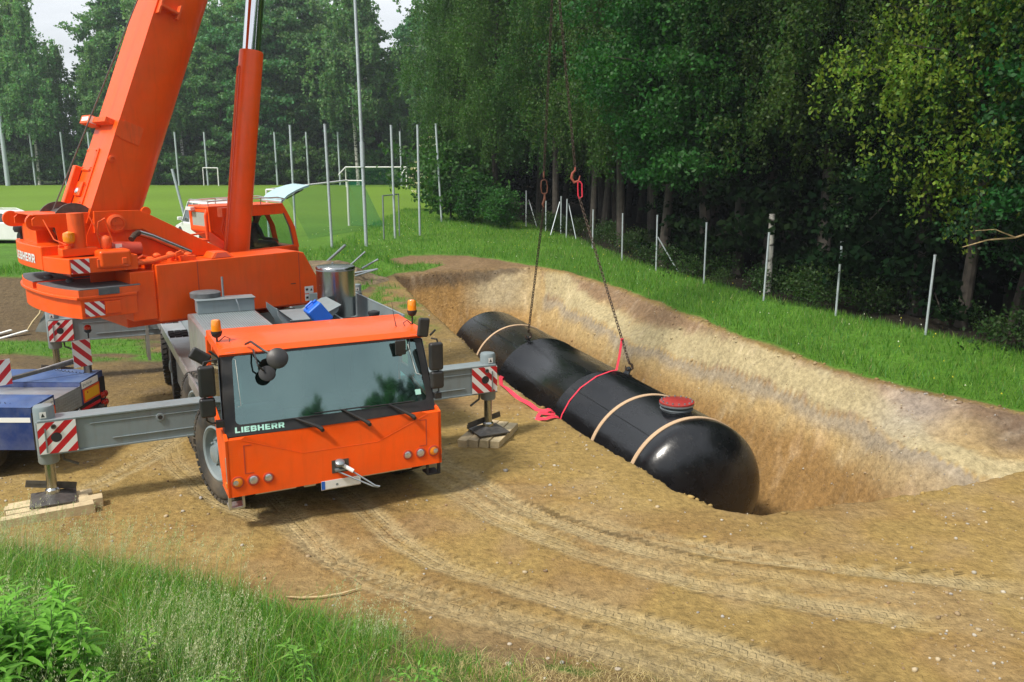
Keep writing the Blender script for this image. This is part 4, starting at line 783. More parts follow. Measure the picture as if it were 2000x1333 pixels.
# machinery on the deck
m = MB(); m.cyl((-2.72, -.86, 3.12), (-2.18, -.90, 3.08), .115, n=24).cyl((-2.60, -.86, 3.11), (-2.58, -.86, 3.11), .12, n=24); spart(m, 'air_receiver', 'redor', bevel=.008)
m = MB(); m.box((-2.60, -.985, 3.10), (-2.50, -.97, 3.19)); spart(m, 'label_plate', 'white')
m = MB(); m.tube([(-2.30, -.86, 3.24), (-2.22, -.80, 3.30), (-2.12, -.72, 3.33)], .048, 14); spart(m, 'exhaust_mouth', 'rust')
m = MB(); m.tube([(-2.12, -.70, 3.33), (-1.9, -.68, 3.25), (-1.25, -.66, 2.93)], .055, 14); spart(m, 'exhaust_pipe', 'inox')
m = MB()
for x, y, h in ((-1.95, -.95, .16), (-1.72, -.95, .17), (-1.45, -1.0, .14), (-2.1, -1.05, .12)): m.lathe([(.055, 0), (.055, h*.6), (.07, h*.62), (.07, h*.8), (.03, h)], o=(x, y, 2.84), n=14)
m.box((-2.35, -1.1, 2.84), (-2.0, -.9, 2.92)).box((-1.6, -1.1, 2.845), (-1.35, -.85, 2.93)); spart(m, 'valve_block', 'orange2', bevel=.006)
m = MB(); m.tube([(-2.42, -1.15, 2.88), (-2.1, -1.17, 2.90), (-1.8, -1.12, 2.95), (-1.55, -1.05, 2.98)], .035, 8).tube([(-2.4, -1.0, 2.87), (-2.2, -1.0, 2.98), (-2.0, -.98, 2.9)], .02, 6).tube([(-1.7, -1.1, 2.9), (-1.7, -1.15, 3.0), (-1.6, -1.1, 3.02)], .02, 6); spart(m, 'hydraulic_pipe', 'orange2')
# counterweight: lower block with stepped grey slabs, upper block
def arc_poly(r, ys, cut, z, cy=0.05): return [(-math.sqrt(max(r*r-(y-cy)**2*1.0, 0)), y, z) for y in ys]
ysL = [-1.28+i*(2.75/14) for i in range(15)]
def rear_x(y, r): return -(r-.19*abs((y-.1)/1.35)**2.6)
pL = [(rear_x(y, 3.50), y) for y in ysL]
m = MB(); m.prism([(x, y, 2.10) for x, y in pL]+[(-2.45, 1.47, 2.10), (-2.45, -1.28, 2.10)], (0, 0, .34))
m.prism([(x-.06, y*1.02, 2.40) for x, y in pL]+[(-2.45, 1.5, 2.40), (-2.45, -1.305, 2.40)], (0, 0, .05)); CWL = spart(m, 'counterweight_base', 'orange', bevel=.012)
def slab(ya, yb, nm):
    m = MB(); q = [(rear_x(y, 3.53), y) for y in np.linspace(ya, yb, 7)]
    P_ = [(x, y) for x, y in q]+[(-2.4, yb), (-2.25, (ya+yb)/2), (-2.4, ya)]
    m.mat(0).prism([(x, y, 2.45) for x, y in P_], (0, 0, .10)); m.mat(1).prism([(x+.012, y, 2.5505) for x, y in P_], (0, 0, .012)); return m.build('ballast_slab', ['orange2', 'dgrey'], CWL, bevel=0)
slab(-1.30, .02, 'a'); slab(.22, 1.5, 'b')
m = MB()
for x, y in ((-3.2, .5), (-3.1, -.25), (-2.95, 1.1)): m.lathe([(.07, 0), (.06, .04), (.02, .06), (.001, .06)], o=(x, y, 2.562), n=14)
m.build('lifting_lug', 'dgrey', CWL)
m = MB(); m.box((-3.03, -1.312, 2.455), (-2.72, -1.29, 2.55)); m.build('wear_plate', 'dgrey', CWL)
m = MB(); m.xf(None)
yy = -1.285; m.box((-2.95, yy-.03, 2.15), (-2.72, yy, 2.34)).box((-3.0, yy-.012, 2.36), (-2.67, yy, 2.385)); m.build('lifting_boss', 'orange', CWL, bevel=.02)
# striped stickers on the corner
def curve_stripes(parent, y0, y1, z0, z1, r, sgn=1):
    pass
stripe_board('reflective_strip', CWL, (rear_x(-1.28, 3.50)+.05, -1.287, 2.13), (1, 0, 0), (0, 0, 1), .29, .23, pitch=.075, sgn=-1, back=False)
pU = [(rear_x(y, 3.56), y) for y in [-1.20+i*(2.6/14) for i in range(15)]]
m = MB(); UA = [p for p in pU if p[1] > -.5]; m.prism([(x, y, 2.80) for x, y in UA]+[(-2.6, UA[-1][1], 2.80), (-2.6, UA[0][1], 2.80)], (0, 0, .38)); CWU = spart(m, 'counterweight_top', 'orange', bevel=.02)
UB = [p for p in pU if p[1] < -.3]; m = MB(); m.prism([(x+.01, y, 2.79) for x, y in UB]+[(-2.35, UB[-1][1], 2.79), (-2.35, -1.2, 2.79)], (0, 0, .24)); m.build('counterweight_shoulder', 'orange', CWU, bevel=.015)
m = MB(); m.box((-2.95, -1.26, 2.84), (-2.45, -.75, 3.13)); m.build('ballast_box', 'orange', CWU, bevel=.06)
m = MB(); m.box((-2.98, -1.225, 2.86), (-2.88, -1.2, 3.0)).box((-2.62, -1.28, 2.9), (-2.54, -1.255, 3.0)).box((-3.3, -.53, 3.08), (-3.2, -.49, 3.19)); m.build('lifting_boss', 'orange2', CWU, bevel=.015)
stripe_board('reflective_strip', CWU, (-3.36, -1.207, 2.80), (1, 0, 0), (0, 0, 1), .27, .22, pitch=.08, sgn=-1, back=False)
block_text('lettering', 'LIEBHERR', .20, 'white', CWU, lambda x, y, z: (rear_x(1.02-x, 3.56)-.006-z, 1.02-x, 2.90+y), sx=1.0)
m = MB(); m.cyl((-2.75, -.45, 2.55), (-2.75, -.45, 2.82), .10, n=18); m.build('ballast_post', 'orange2', CWU)
# rubber buffers and round lamp at the far rear corner
m = MB(); m.lathe([(.10, 0), (.12, .05), (.11, .10), (.001, .12)], o=(-3.35, 1.2, 3.30), n=18).cyl((-3.35, 1.2, 3.18), (-3.35, 1.2, 3.32), .03, n=8); m.build('rear_lamp', 'blackm', CWU)
# boom ---------------------------------------------------------
EB = R(67.8); bd = Vector((math.cos(EB), 0, math.sin(EB))); bn = Vector((-math.sin(EB), 0, math.cos(EB)))   # along the boom, towards its back
foot = Vector((-2.45, 0, 3.48))
def bsec(mb, l0, l1, hw, top, dep, taper=1):
    """box back, rounded belly; l along the boom from the foot pin"""
    pr = [(-hw, top), (-hw, top-dep*.42)]
    for k in range(1, 8): a = R(180+k*22.5); pr.append((hw*math.cos(a), top-dep*.42+dep*.58*math.sin(a)))
    pr += [(hw, top-dep*.42), (hw, top)]
    n = len(pr); vs2 = []
    for l in (l0, l1):
        for y, h in pr: p = foot+bd*l+bn*h; vs2.append((p.x, y, p.z))
    fs = [(i, (i+1) % n, (i+1) % n+n, i+n) for i in range(n)]+[tuple(range(n-1, -1, -1)), tuple(range(n, 2*n))]; mb.add(vs2, fs)
m = MB(); bsec(m, -.12, 9.6, .49, .37, .92); BO = spart(m, 'boom', 'orange', ang=30)
BO.data.polygons.foreach_set('use_smooth', [True]*len(BO.data.polygons)); BO.data.set_sharp_from_angle(angle=R(30))
for l0, l1, hw, tp, dp in ((9.4, 15.2, .44, .33, .82), (15.0, 20.5, .39, .29, .74), (20.3, 26.0, .34, .25, .66)):
    m = MB(); bsec(m, l0, l1, hw, tp, dp); m.build('boom_section', 'orange', BO, ang=30)
def bp_(l, h, y): p = foot+bd*l+bn*h; return (p.x, y, p.z)
m = MB()
for y in (-.2, .2): m.cyl(bp_(26.1, .3, y-.03), bp_(26.1, .3, y+.03), .28, n=24).cyl(bp_(26.3, -.4, y-.03), bp_(26.3, -.4, y+.03), .28, n=24)
m.build('head_sheave', 'dsteel', BO)
m = MB(); q = [bp_(25.8, .4, -.3), bp_(26.6, .4, -.3), bp_(26.7, -.6, -.3), bp_(25.8, -.5, -.3)]; m.prism(q, (0, .03, 0)).prism([(a, -b, c) for a, b, c in q], (0, -.03, 0)); m.build('boom_head', 'orange', BO)
# fittings on the boom back: foot cover, rope guide, bracket, access plate, drive housing
def bbox(mb, l0, l1, h0, h1, y0, y1): mb.hexa([bp_(l0, h0, y0), bp_(l1, h0, y0), bp_(l1, h0, y1), bp_(l0, h0, y1), bp_(l0, h1, y0), bp_(l1, h1, y0), bp_(l1, h1, y1), bp_(l0, h1, y1)])
m = MB(); bbox(m, 1.55, 1.64, .37, .52, -.30, .62); bbox(m, 1.52, 1.66, .37, .58, .25, .66); m.build('rope_guide', 'orange2', BO, bevel=.008)
m = MB(); bbox(m, 1.56, 1.63, .58, .583, .30, .60); bbox(m, 1.53, 1.65, .45, .575, .247, .25); m.build('guide_label', 'white', BO)
m = MB(); bbox(m, 1.38, 1.64, .30, .38, -.51, -.488); bbox(m, 1.36, 1.66, -.03, .30, -.505, -.49); m.build('guide_bracket', 'orange2', BO)
m = MB(); bbox(m, .1, 1.15, .37, .40, -.05, .44); bbox(m, .3, .55, .40, .44, .05, .30); bbox(m, .74, .78, .40, .43, 0, .35); m.build('inspection_cover', 'orange', BO, bevel=.02)
m = MB(); bbox(m, .12, .8, .41, .53, .36, .50); m.build('foot_plate', 'orange', BO, bevel=.02)
m = MB()
for l in (.2, .5, .8, 1.1):
    for y in (0, .4): m.cyl(bp_(l, .40, y), bp_(l, .415, y), .012, n=8)
m.build('cover_bolt', 'orange2', BO)
m = MB(); m.lathe([(.06, 0), (.06, .02), (.04, .04), (.001, .045)], o=bp_(.38, .43, .18), ax=tuple(bn), n=16); m.build('grease_cap', 'chrome', BO)
m = MB(); bbox(m, -.1, .1, .37, .50, .02, .46); m.build('rope_opening', 'redor', BO)
m = MB(); m.lathe([(.055, 0), (.055, .03), (.03, .035), (.03, .02), (.001, .02)], o=bp_(1.0, .30, -.49), ax=(0, -1, 0), n=16).box((0, 0, 0), (0, 0, 0)); m.build('bearing_cap', 'orange2', BO)
m = MB(); bbox(m, 3.62, 3.66, .02, .33, -.60, -.49); bbox(m, 3.5, 3.78, .30, .34, -.60, -.49); bbox(m, 3.62, 3.66, .02, .33, -.62, -.60); bbox(m, 3.54, 3.78, .0, .04, -.62, -.49); m.build('boom_bracket', 'orange2', BO, bevel=.006)
# luffing cylinder
cf0 = Vector((-.13, 0, 2.25)); cd = (Vector((.62, 0, 7.35))-cf0).normalized(); L1 = 4.25
m = MB(); m.lathe([(.19, 0), (.215, .1), (.215, L1-.03), (.205, L1), (.16, L1+.005)], o=tuple(cf0), ax=tuple(cd), n=32); m.box((-.3, -.3, 2.1), (.05, .3, 2.5)); LC = spart(m, 'luffing_cylinder', 'orange', ang=40)
tgt = foot+bd*11.0; tl_ = (tgt-cf0).dot(cd)
m = MB(); m.cyl(tuple(cf0+cd*(L1-.1)), tuple(cf0+cd*10.2), .16, n=32); m.build('cylinder_rod', 'chrome', LC)
m = MB(); pA = cf0+cd*.6+Vector((-.25, 0, 0)); pB = cf0+cd*(L1-.3)+Vector((-.245, 0, 0)); m.tube([tuple(pA), tuple(pB), tuple(pB+Vector((.05, 0, .03)))], .022, 8); m.cyl(tuple(cf0+cd*(L1-.42)), tuple(cf0+cd*(L1-.415)), .217, n=32); m.build('pressure_line', 'orange2', LC)
m = MB()
for dx in (0, .05, .1): m.tube([(.02+dx, .25, 3.6), (-.12+dx, .25, 3.52), (-.2+dx, .27, 3.2), (-.1+dx, .27, 2.95), (-.05+dx, .25, 2.8)], .02, 6)
m.box((-.2, .2, 3.45), (.1, .4, 3.62)); spart(m, 'hose_bundle', 'orange2')
# operator's cab
m = MB(); y0, y1 = .75, 1.62
def side(y, e):
    m.prism([(-.20, y, 3.18), (-.22, y, 3.60), (.56, y, 3.62), (.56, y, 2.72), (.42, y, 2.70)], (0, e, 0))
    m.prism([(.56, y, 3.40), (.56, y, 3.62), (1.38, y, 3.64), (1.50, y, 3.43)], (0, e, 0))
    m.prism([(1.50, y, 3.43), (1.38, y, 3.45), (1.52, y, 3.15), (1.60, y, 2.75), (1.72, y, 2.72), (1.64, y, 3.15)], (0, e, 0))
    m.prism([(.5, y, 2.60), (.5, y, 2.74), (1.64, y, 2.78), (1.72, y, 2.60)], (0, e, 0))
side(y0, .04); side(y1, -.04)
m.box((-.2, y0, 3.14), (-.16, y1, 3.24)).box((-.2, y0, 3.5), (-.16, y1, 3.60)).box((-.2, y0, 3.2), (-.16, y0+.12, 3.55)).box((-.2, y1-.1, 3.2), (-.16, y1, 3.55)).box((-.22, y0, 3.58), (1.36, y1, 3.63)).box((1.46, y0, 2.6), (1.7, y1, 2.76)).box((-.1, y0, 2.6), (1.6, y1, 2.66)).hexa([(-.2, y0, 3.14), (.42, y0, 2.66), (.42, y1, 2.66), (-.2, y1, 3.14), (-.2, y0, 3.18), (.42, y0, 2.7), (.42, y1, 2.7), (-.2, y1, 3.18)])
OC = spart(m, 'operators_cab', 'orange', bevel=.015)
m = MB(); m.box((-.19, y0+.12, 3.24), (-.175, y1-.1, 3.5)); m.build('rear_window', 'wpane', OC)
for y in (y0+.02, y1-.02):
    m = MB(); m.prism([(.56, y, 2.75), (.56, y, 3.41), (1.48, y, 3.43), (1.58, y, 3.15), (1.64, y, 2.77)], (0, .004, 0)); m.build('side_window', 'glass', OC)
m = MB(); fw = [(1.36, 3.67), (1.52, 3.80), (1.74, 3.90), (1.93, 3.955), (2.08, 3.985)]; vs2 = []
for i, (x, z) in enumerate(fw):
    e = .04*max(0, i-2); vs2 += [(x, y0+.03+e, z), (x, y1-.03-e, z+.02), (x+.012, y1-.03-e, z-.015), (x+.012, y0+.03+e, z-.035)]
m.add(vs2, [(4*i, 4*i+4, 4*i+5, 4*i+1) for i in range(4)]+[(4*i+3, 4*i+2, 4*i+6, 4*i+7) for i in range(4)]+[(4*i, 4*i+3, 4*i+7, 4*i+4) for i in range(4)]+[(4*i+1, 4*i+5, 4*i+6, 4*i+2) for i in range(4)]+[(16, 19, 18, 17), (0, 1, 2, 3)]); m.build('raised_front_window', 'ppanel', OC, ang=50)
m = MB(); m.lathe([(.10, 0), (.10, .05), (.06, .08), (.001, .085)], o=(1.84, y0+.3, 3.90), ax=(0, 0, -1), n=18).tube([(1.5, y0+.05, 3.72), (1.9, y0+.05, 3.90)], .012, 5); m.build('wiper_motor', 'blackm', OC)
m = MB(); m.tube([(1.45, y0+.05, 3.42), (1.62, y0+.05, 3.10), (1.68, y0+.05, 2.78)], .008, 5); m.build('window_strut', 'blackm', OC)
m = MB(); m.tube([(1.0, y1-.03, 3.42), (1.12, y1-.03, 3.1), (1.2, y1-.03, 2.76)], .03, 6).tube([(1.38, y0+.0, 3.44), (1.5, y0, 3.15), (1.57, y0, 2.78)], .014, 5); m.build('window_pillar', 'dgrey', OC)
m = MB()
for y in (y0+.02, y1-.02): m.tube([(-.2, y, 3.72), (.3, y, 3.74), (1.28, y, 3.76), (1.42, y, 3.73)], .014, 6)
for x in (-.2, .35, .9, 1.38): m.tube([(x, y0+.02, 3.62), (x, y0+.02, 3.735), (x, y1-.02, 3.735), (x, y1-.02, 3.62)], .010, 5)
m.build('roof_rail', 'alu', OC)
m = MB(); m.box((-.30, y1-.28, 3.53), (-.18, y1-.06, 3.60)); m.build('work_lamp', 'white', OC, bevel=.01)
m = MB(); m.tube([(-.22, y0+.1, 3.0), (-.24, y0+.08, 3.45), (-.2, y0+.1, 3.55), (-.12, y0+.15, 3.58)], .03, 8); m.build('air_pipe', 'orange2', OC)
m = MB(); m.box((.58, .95, 2.66), (1.0, 1.3, 2.76)).box((.55, .95, 2.76), (.64, 1.3, 3.10)); m.build('operator_seat', 'fabric', OC, bevel=.03)
m = MB(); m.box((-.7, .78, 2.95), (-.2, 1.5, 3.0)).tube([(-1.2, .8, 3.02), (-.7, .8, 3.1), (-.3, .8, 3.12)], .02, 6).box((-.75, .95, 2.5), (-.3, 1.4, 2.95)); spart(m, 'cab_platform', 'orange2', bevel=.01)
# ropes of the boom
m = MB(); m.tube([(-3.16, .0, 3.72), (-1.52, .0, 7.1), bp_(20, 1.2, 0), bp_(26.1, .58, 0)], .011, 6); spart(m, 'hoist_rope', 'dsteel')
# small parts on the outrigger of the rear
# ------------------------------------------------------------------ operator
def person():
    P = empty('person', (0, 0, 0)); mt = Matrix.Translation((-2.185, 10.3, 0)) @ Matrix.Rotation(R(27), 4, 'Z') @ Matrix.Translation(SLOC) @ Matrix.Rotation(SRZ, 4, 'Z')
    P.matrix_world = mt @ Matrix.Translation((.86, 1.12, 2.74)); tag(P, 'person in a grey shirt and dark peaked cap sitting at the controls of the crane', 'person')
    J = dict(pel=((0, 0, .08), .13), sp1=((.0, 0, .22), .125), sp2=((.02, 0, .36), .14), ch=((.05, 0, .44), .12), nk=((.09, 0, .50), .055), hd0=((.11, 0, .56), .07), hd1=((.12, 0, .64), .095), hd2=((.12, 0, .71), .085),
             nose=((.215, 0, .635), .016))
    V_ = []; Rr = []; E_ = []; ix = {}
    def add(n, p, r, par=None):
        ix[n] = len(V_); V_.append(p); Rr.append(r)
        if par: E_.append((ix[par], ix[n]))
    add('pel', *J['pel']); prev = 'pel'
    for k in ('sp1', 'sp2', 'ch', 'nk', 'hd0', 'hd1', 'hd2'): add(k, *J[k], prev); prev = k
    for s, t in ((1, 'l'), (-1, 'r')):
        add('sh'+t, (.04, s*.17, .43), .06, 'ch'); add('el'+t, (.12, s*.22, .20), .042, 'sh'+t); add('wr'+t, (.34, s*.18, .17), .028, 'el'+t); add('pa'+t, (.41, s*.17, .16), .030, 'wr'+t)
        for f in range(4):
            yy = s*.17+(f-1.5)*.019; ln = (.045, .052, .048, .038)[f]; add(f'f{f}a'+t, (.445, yy, .158), .0095, 'pa'+t); add(f'f{f}b'+t, (.445+ln*.6, yy, .14), .0085, f'f{f}a'+t); add(f'f{f}c'+t, (.445+ln*.7, yy, .112), .007, f'f{f}b'+t)
        add('tha'+t, (.41, s*.17-s*.03, .145), .011, 'pa'+t); add('thb'+t, (.44, s*.17-s*.045, .12), .009, 'tha'+t)
        add('hp'+t, (.03, s*.09, .06), .09, 'pel'); add('kn'+t, (.42, s*.12, .09), .062, 'hp'+t); add('an'+t, (.50, s*.12, -.02), .042, 'kn'+t); add('to'+t, (.62, s*.12, -.03), .035, 'an'+t)
    me = bpy.data.meshes.new('body'); me.from_pydata(V_, E_, []); o = bpy.data.objects.new('body', me); COL.objects.link(o); o.parent = P
    sk = o.modifiers.new('skin', 'SKIN')
    if not me.skin_vertices: 
        import bmesh
        bm = bmesh.new(); bm.from_mesh(me); bm.verts.layers.skin.verify(); bm.to_mesh(me); bm.free()
    for i, sv in enumerate(me.skin_vertices[0].data): sv.radius = (Rr[i], Rr[i]); sv.use_root = (i == 0)
    o.modifiers.new('sub', 'SUBSURF').levels = 1; o.modifiers['sub'].render_levels = 1
    ms = M['skin'].copy(); t = ms.node_tree; b = t.nodes['Principled BSDF']; g = N(t, 'ShaderNodeTexCoord'); s3 = N(t, 'ShaderNodeSeparateXYZ'); LK(t, g.outputs['Object'], s3.inputs[0])
    # clothing by body height: trousers, shirt, bare neck and head
    def ms_(op, a, v): n = N(t, 'ShaderNodeMath', operation=op); LK(t, a, n.inputs[0]); n.inputs[1].default_value = v; return n.outputs[0]
    x1 = N(t, 'ShaderNodeMixRGB'); x1.inputs[1].default_value = (.09, .09, .12, 1); x1.inputs[2].default_value = (.35, .18, .12, 1); LK(t, ms_('GREATER_THAN', s3.outputs[2], .505), x1.inputs[0])
    x2 = N(t, 'ShaderNodeMixRGB'); x2.inputs[2].default_value = (.35, .18, .12, 1); LK(t, x1.outputs[0], x2.inputs[1]); LK(t, ms_('GREATER_THAN', s3.outputs[0], .345), x2.inputs[0])
    x3 = N(t, 'ShaderNodeMixRGB'); x3.inputs[2].default_value = (.03, .035, .05, 1); LK(t, x2.outputs[0], x3.inputs[1]); LK(t, ms_('LESS_THAN', s3.outputs[2], .115), x3.inputs[0]); LK(t, x3.outputs[0], b.inputs['Base Color']); me.materials.append(ms)
    m = MB(); m.lathe([(.100, 0), (.102, .04), (.085, .085), (.05, .105), (.001, .11)], o=(.115, 0, .68), n=20); m.prism([(.19, -.06, .685), (.29, -.045, .675), (.30, 0, .673), (.29, .045, .675), (.19, .06, .685)], (0, 0, .012)); m.build('cap', 'cap', P)
    m = MB(); m.lathe([(.001, 0), (.014, .015), (.016, .03), (.001, .05)], o=(.205, 0, .655), ax=(.25, 0, -1), n=8); m.build('nose', 'skin', P)
    m = MB()
    for s in (-1, 1): m.lathe([(.001, -.008), (.02, 0), (.001, .01)], o=(.11, s*.092, .64), ax=(0, s, .1), n=10)
    m.build('ear', 'skin', P)
    m = MB()
    for s in (-1, 1): m.lathe([(.001, -.004), (.010, 0), (.001, .004)], o=(.206, s*.032, .665), ax=(1, s*.3, 0), n=8)
    m.build('eye', 'black', P)
    return P
person()
# blue canister lying behind the cab
m = MB(); mt = Matrix.Translation(V3((-2.185, 10.3, 0))) @ Matrix.Rotation(R(27), 4, 'Z'); m.xf(Matrix.Rotation(R(-38), 4, 'Y'))
m.box((-.13, -.17, 0), (.13, .17, .34)); b = m.build('canister', 'bluecan', None, bevel=.03, segs=3); b.matrix_world = mt @ Matrix.Translation((.62, 2.85, 2.02)); tag(b, 'blue plastic canister tilted on the deck behind the orange driver\'s cab', 'canister')
m = MB(); m.xf(Matrix.Rotation(R(-38), 4, 'Y')); m.tube([(-.08, 0, .33), (-.07, 0, .385), (.05, 0, .385), (.06, 0, .33)], .018, 8).cyl((.09, 0, .33), (.09, 0, .37), .03, n=12); m.build('handle', 'bluecan', b)
# ------------------------------------------------------------------ tank
TC = Vector((1.442, 21.5, -1.755)); TD = Vector((-.3301, .9439, 0)); TS = Vector((.9439, .3301, 0)); TR = 1.4
TK = empty('storage_tank', (TC.x, TC.y, 0), math.atan2(TD.y, TD.x)); tag(TK, 'long black cylindrical tank with a red manhole lid hanging on chains in the excavated pit', 'tank')
# tank local frame: x along the axis (away from the camera), z up
s0, s1 = -6.32, 6.34; k = .52; prof = []
for i in range(17):
    a = R(90*i/16); prof.append((TR*math.sin(a), s0-TR*k*math.cos(a)+.0))
ring = []
for s in (s0+.02, -5.9, -2.24, -2.225, -2.21, -2.195, -2.18, 1.70, 1.715, 1.73, 1.745, 1.76, s1-.02): ring.append((TR+(.012 if s in (-2.225, -2.21, -2.195, 1.715, 1.73, 1.745) else 0), s))
prof += ring; 
for i in range(17): a = R(90*i/16); prof.append((TR*math.cos(a), s1+TR*k*math.sin(a)))
prof[0] = (.001, prof[0][1]); prof[-1] = (.001, prof[-1][1])
m = MB(); m.lathe(prof, o=(0, 0, TC.z), ax=(1, 0, 0), n=96, caps=False); m.build('shell', 'tank', TK, ang=60)
for s, w_ in ((3.86, .05), (-4.39, .055), (-6.12, .055)):
    m = MB(); m.lathe([(TR+.003, s-w_), (TR+.016, s-w_+.004), (TR+.016, s+w_-.004), (TR+.003, s+w_)], o=(0, 0, TC.z), ax=(1, 0, 0), n=96, caps=False); m.build('tan_band', 'band', TK, ang=30)
for sa in (-.9, -3.0, -4.9, .6, 3.0):
    m = MB(); a = R(35); y, z = math.sin(a)*TR, math.cos(a)*TR
    for (p0, p1) in (((sa, sa+1.7),)): pass
m = MB()
for a_, x0, x1 in ((38, -6.1, -2.3), (52, -2.1, 1.7), (30, 1.8, 6.2)):
    a = R(a_); m.tube([(x0, math.sin(a)*(TR+.001), TC.z+math.cos(a)*(TR+.001)), (x1, math.sin(a)*(TR+.001), TC.z+math.cos(a)*(TR+.001))], .007, 6)
m.build('weld_seam', 'tank', TK)
mh = (-5.50, -.02)
m = MB(); m.lathe([(.25, -.06), (.25, .10), (.345, .10), (.345, .135)], o=(mh[0], mh[1], TC.z+TR), n=40, caps=False).lathe([(.25, .06), (.33, .03), (.30, -.02)], o=(mh[0], mh[1], TC.z+TR), n=40, caps=False); MN = m.build('manhole_neck', 'steel', TK)
m = MB(); m.lathe([(.345, .137), (.345, .165), (.335, .172), (.001, .175)], o=(mh[0], mh[1], TC.z+TR), n=40, caps=False); MLid = m.build('manhole_lid', 'redlid', TK)
m = MB()
for i in range(16): a = 2*math.pi*i/16; m.cyl((mh[0]+.305*math.cos(a), mh[1]+.305*math.sin(a), TC.z+TR+.165), (mh[0]+.305*math.cos(a), mh[1]+.305*math.sin(a), TC.z+TR+.20), .017, n=6)
m.build('lid_bolt', 'steel', MLid)
LUG = []
for s, ang in ((1.72, -17), (-2.15, 26)):
    a = R(-ang); y, z = math.sin(a), math.cos(a); m = MB()
    q = [(s-.13, y*TR*.99, TC.z+z*TR*.99), (s+.13, y*TR*.99, TC.z+z*TR*.99), (s+.09, y*(TR+.16), TC.z+z*(TR+.16)), (s, y*(TR+.2), TC.z+z*(TR+.2)), (s-.09, y*(TR+.16), TC.z+z*(TR+.16))]
    m.prism(q, (0, z*.03, -y*.03)).box((s-.16, y*TR-.06, TC.z+z*TR-.02), (s+.16, y*TR+.06, TC.z+z*TR+.012)); m.build('lifting_lug', 'tank', TK)
    LUG.append(TC+TD*s-TS*(y*(TR+.13))+Vector((0, 0, z*(TR+.13))))
# NB tank-local +y points to the left of the axis, so a lug at local y sits at -TS*y
def link(mb, c, d, u, L, wd, r):
    d = d.normalized(); u = (u-d*u.dot(d)).normalized(); pts_ = []
    for i in range(10):
        a = 2*math.pi*i/10; sx = math.cos(a)*wd; sy = math.sin(a)*wd+(L/2-wd)*(1 if math.sin(a) > 0 else -1) if abs(math.sin(a)) > .01 else 0
        pts_.append(c+u*sx+d*sy)
    mb.tube([tuple(p) for p in pts_], r, 5, True)
def chain(mb, a, b, L=.105, wd=.030, r=.0100, sag=0):
    a = Vector(a); b = Vector(b); D = (b-a).length; n = max(2, int(D/(L*.72))); d = (b-a)/n; u = d.orthogonal().normalized(); v = d.normalized().cross(u)
    for i in range(n):
        t = (i+.5)/n; c = a+(b-a)*t; c.z -= sag*4*t*(1-t); link(mb, c, d, u if i % 2 else v, L, wd, r)
TOP = Vector((1.0, 21.5, 9.45))
HB = empty('hook_block', (1.0, 21.5, 9.6)); tag(HB, 'crane hook block hanging above the tank from the hoist rope', 'hook')
m = MB(); m.prism([(-.22, -.08, .25), (.22, -.08, .25), (.26, -.08, .75), (.12, -.08, .95), (-.12, -.08, .95), (-.26, -.08, .75)], (0, .16, 0)); m.build('block', 'orange', HB, bevel=.02)
m = MB(); m.tube([(0, 0, .3), (0, 0, .1), (.10, 0, .0), (.10, 0, -.12), (0, 0, -.2), (-.10, 0, -.14), (-.12, 0, -.04)], [.04, .04, .05, .06, .06, .045, .02], 10); m.build('hook', 'dsteel', HB)
HD = Vector((0, 0, 0)); mtS = Matrix.Translation((-2.185, 10.3, 0)) @ Matrix.Rotation(R(27), 4, 'Z') @ Matrix.Translation(SLOC) @ Matrix.Rotation(SRZ, 4, 'Z')
hd = mtS @ Vector(bp_(26.3, -.75, 0)); m = MB(); m.tube([(-.1, 0, .9), (hd.x-1.0, hd.y-21.5, hd.z-9.6)], .012, 6).tube([(.1, 0, .9), (hd.x-1.0+.2, hd.y-21.5, hd.z-9.6)], .012, 6); m.build('hoist_rope', 'dsteel', HB)
def place(mb, name, mats, label, cat, group=None, o=(0, 0, 0), **k):
    ob = mb.build(name, mats, **k); return tag(ob, label, cat, group)
M['rust2'] = pm('brown_ring_paint', (.22, .085, .05), .55, namt=.3, nscale=20)
C1 = empty('lifting_chain', tuple(TOP)); tag(C1, 'rusty chain on the left with a long oval ring, hooked to the far tank lug', 'chain', 'chains the tank hangs on')
def rel(p, o): return Vector(p)-Vector(o)
r1a = Vector((.80, 21.9, 4.09)); r1b = Vector((.83, 21.95, 3.52)); e1 = LUG[0]+Vector((0, 0, .16))
m = MB(); chain(m, (0, 0, -.1), rel(r1a, TOP)); m.build('upper_chain', 'rust', C1)
m = MB(); link(m, rel(r1a.lerp(r1b, .45), TOP), (r1b-r1a), Vector((1, .2, 0)), .36, .085, .016); link(m, rel(r1a, TOP)+Vector((0, 0, .04)), Vector((0, 0, 1)), Vector((0, 1, 0)), .16, .045, .02); m.build('oval_ring', 'rust2', C1)
m = MB(); m.tube([tuple(rel(r1b, TOP)+Vector((0, 0, .16))), tuple(rel(r1b, TOP)), tuple(rel(r1b, TOP)+Vector((-.05, 0, -.12))), tuple(rel(r1b, TOP)+Vector((-.02, 0, -.2)))], [.02, .035, .03, .02], 8); m.build('shortening_hook', 'rust2', C1)
m = MB(); chain(m, rel(r1b, TOP)+Vector((-.02, 0, -.18)), rel(e1, TOP)); m.build('lower_chain', 'rust', C1)
def hook_at(p, par, o):
    m = MB(); q = rel(p, o); m.tube([tuple(q+Vector(v)) for v in ((0, 0, .06), (0, 0, 0), (.07, .02, -.05), (.08, .02, -.13), (0, 0, -.19), (-.08, -.02, -.14), (-.085, -.02, -.06))], [.022, .028, .032, .038, .036, .028, .014], 8); m.build('end_hook', 'rust', par)
hook_at(e1, C1, TOP)
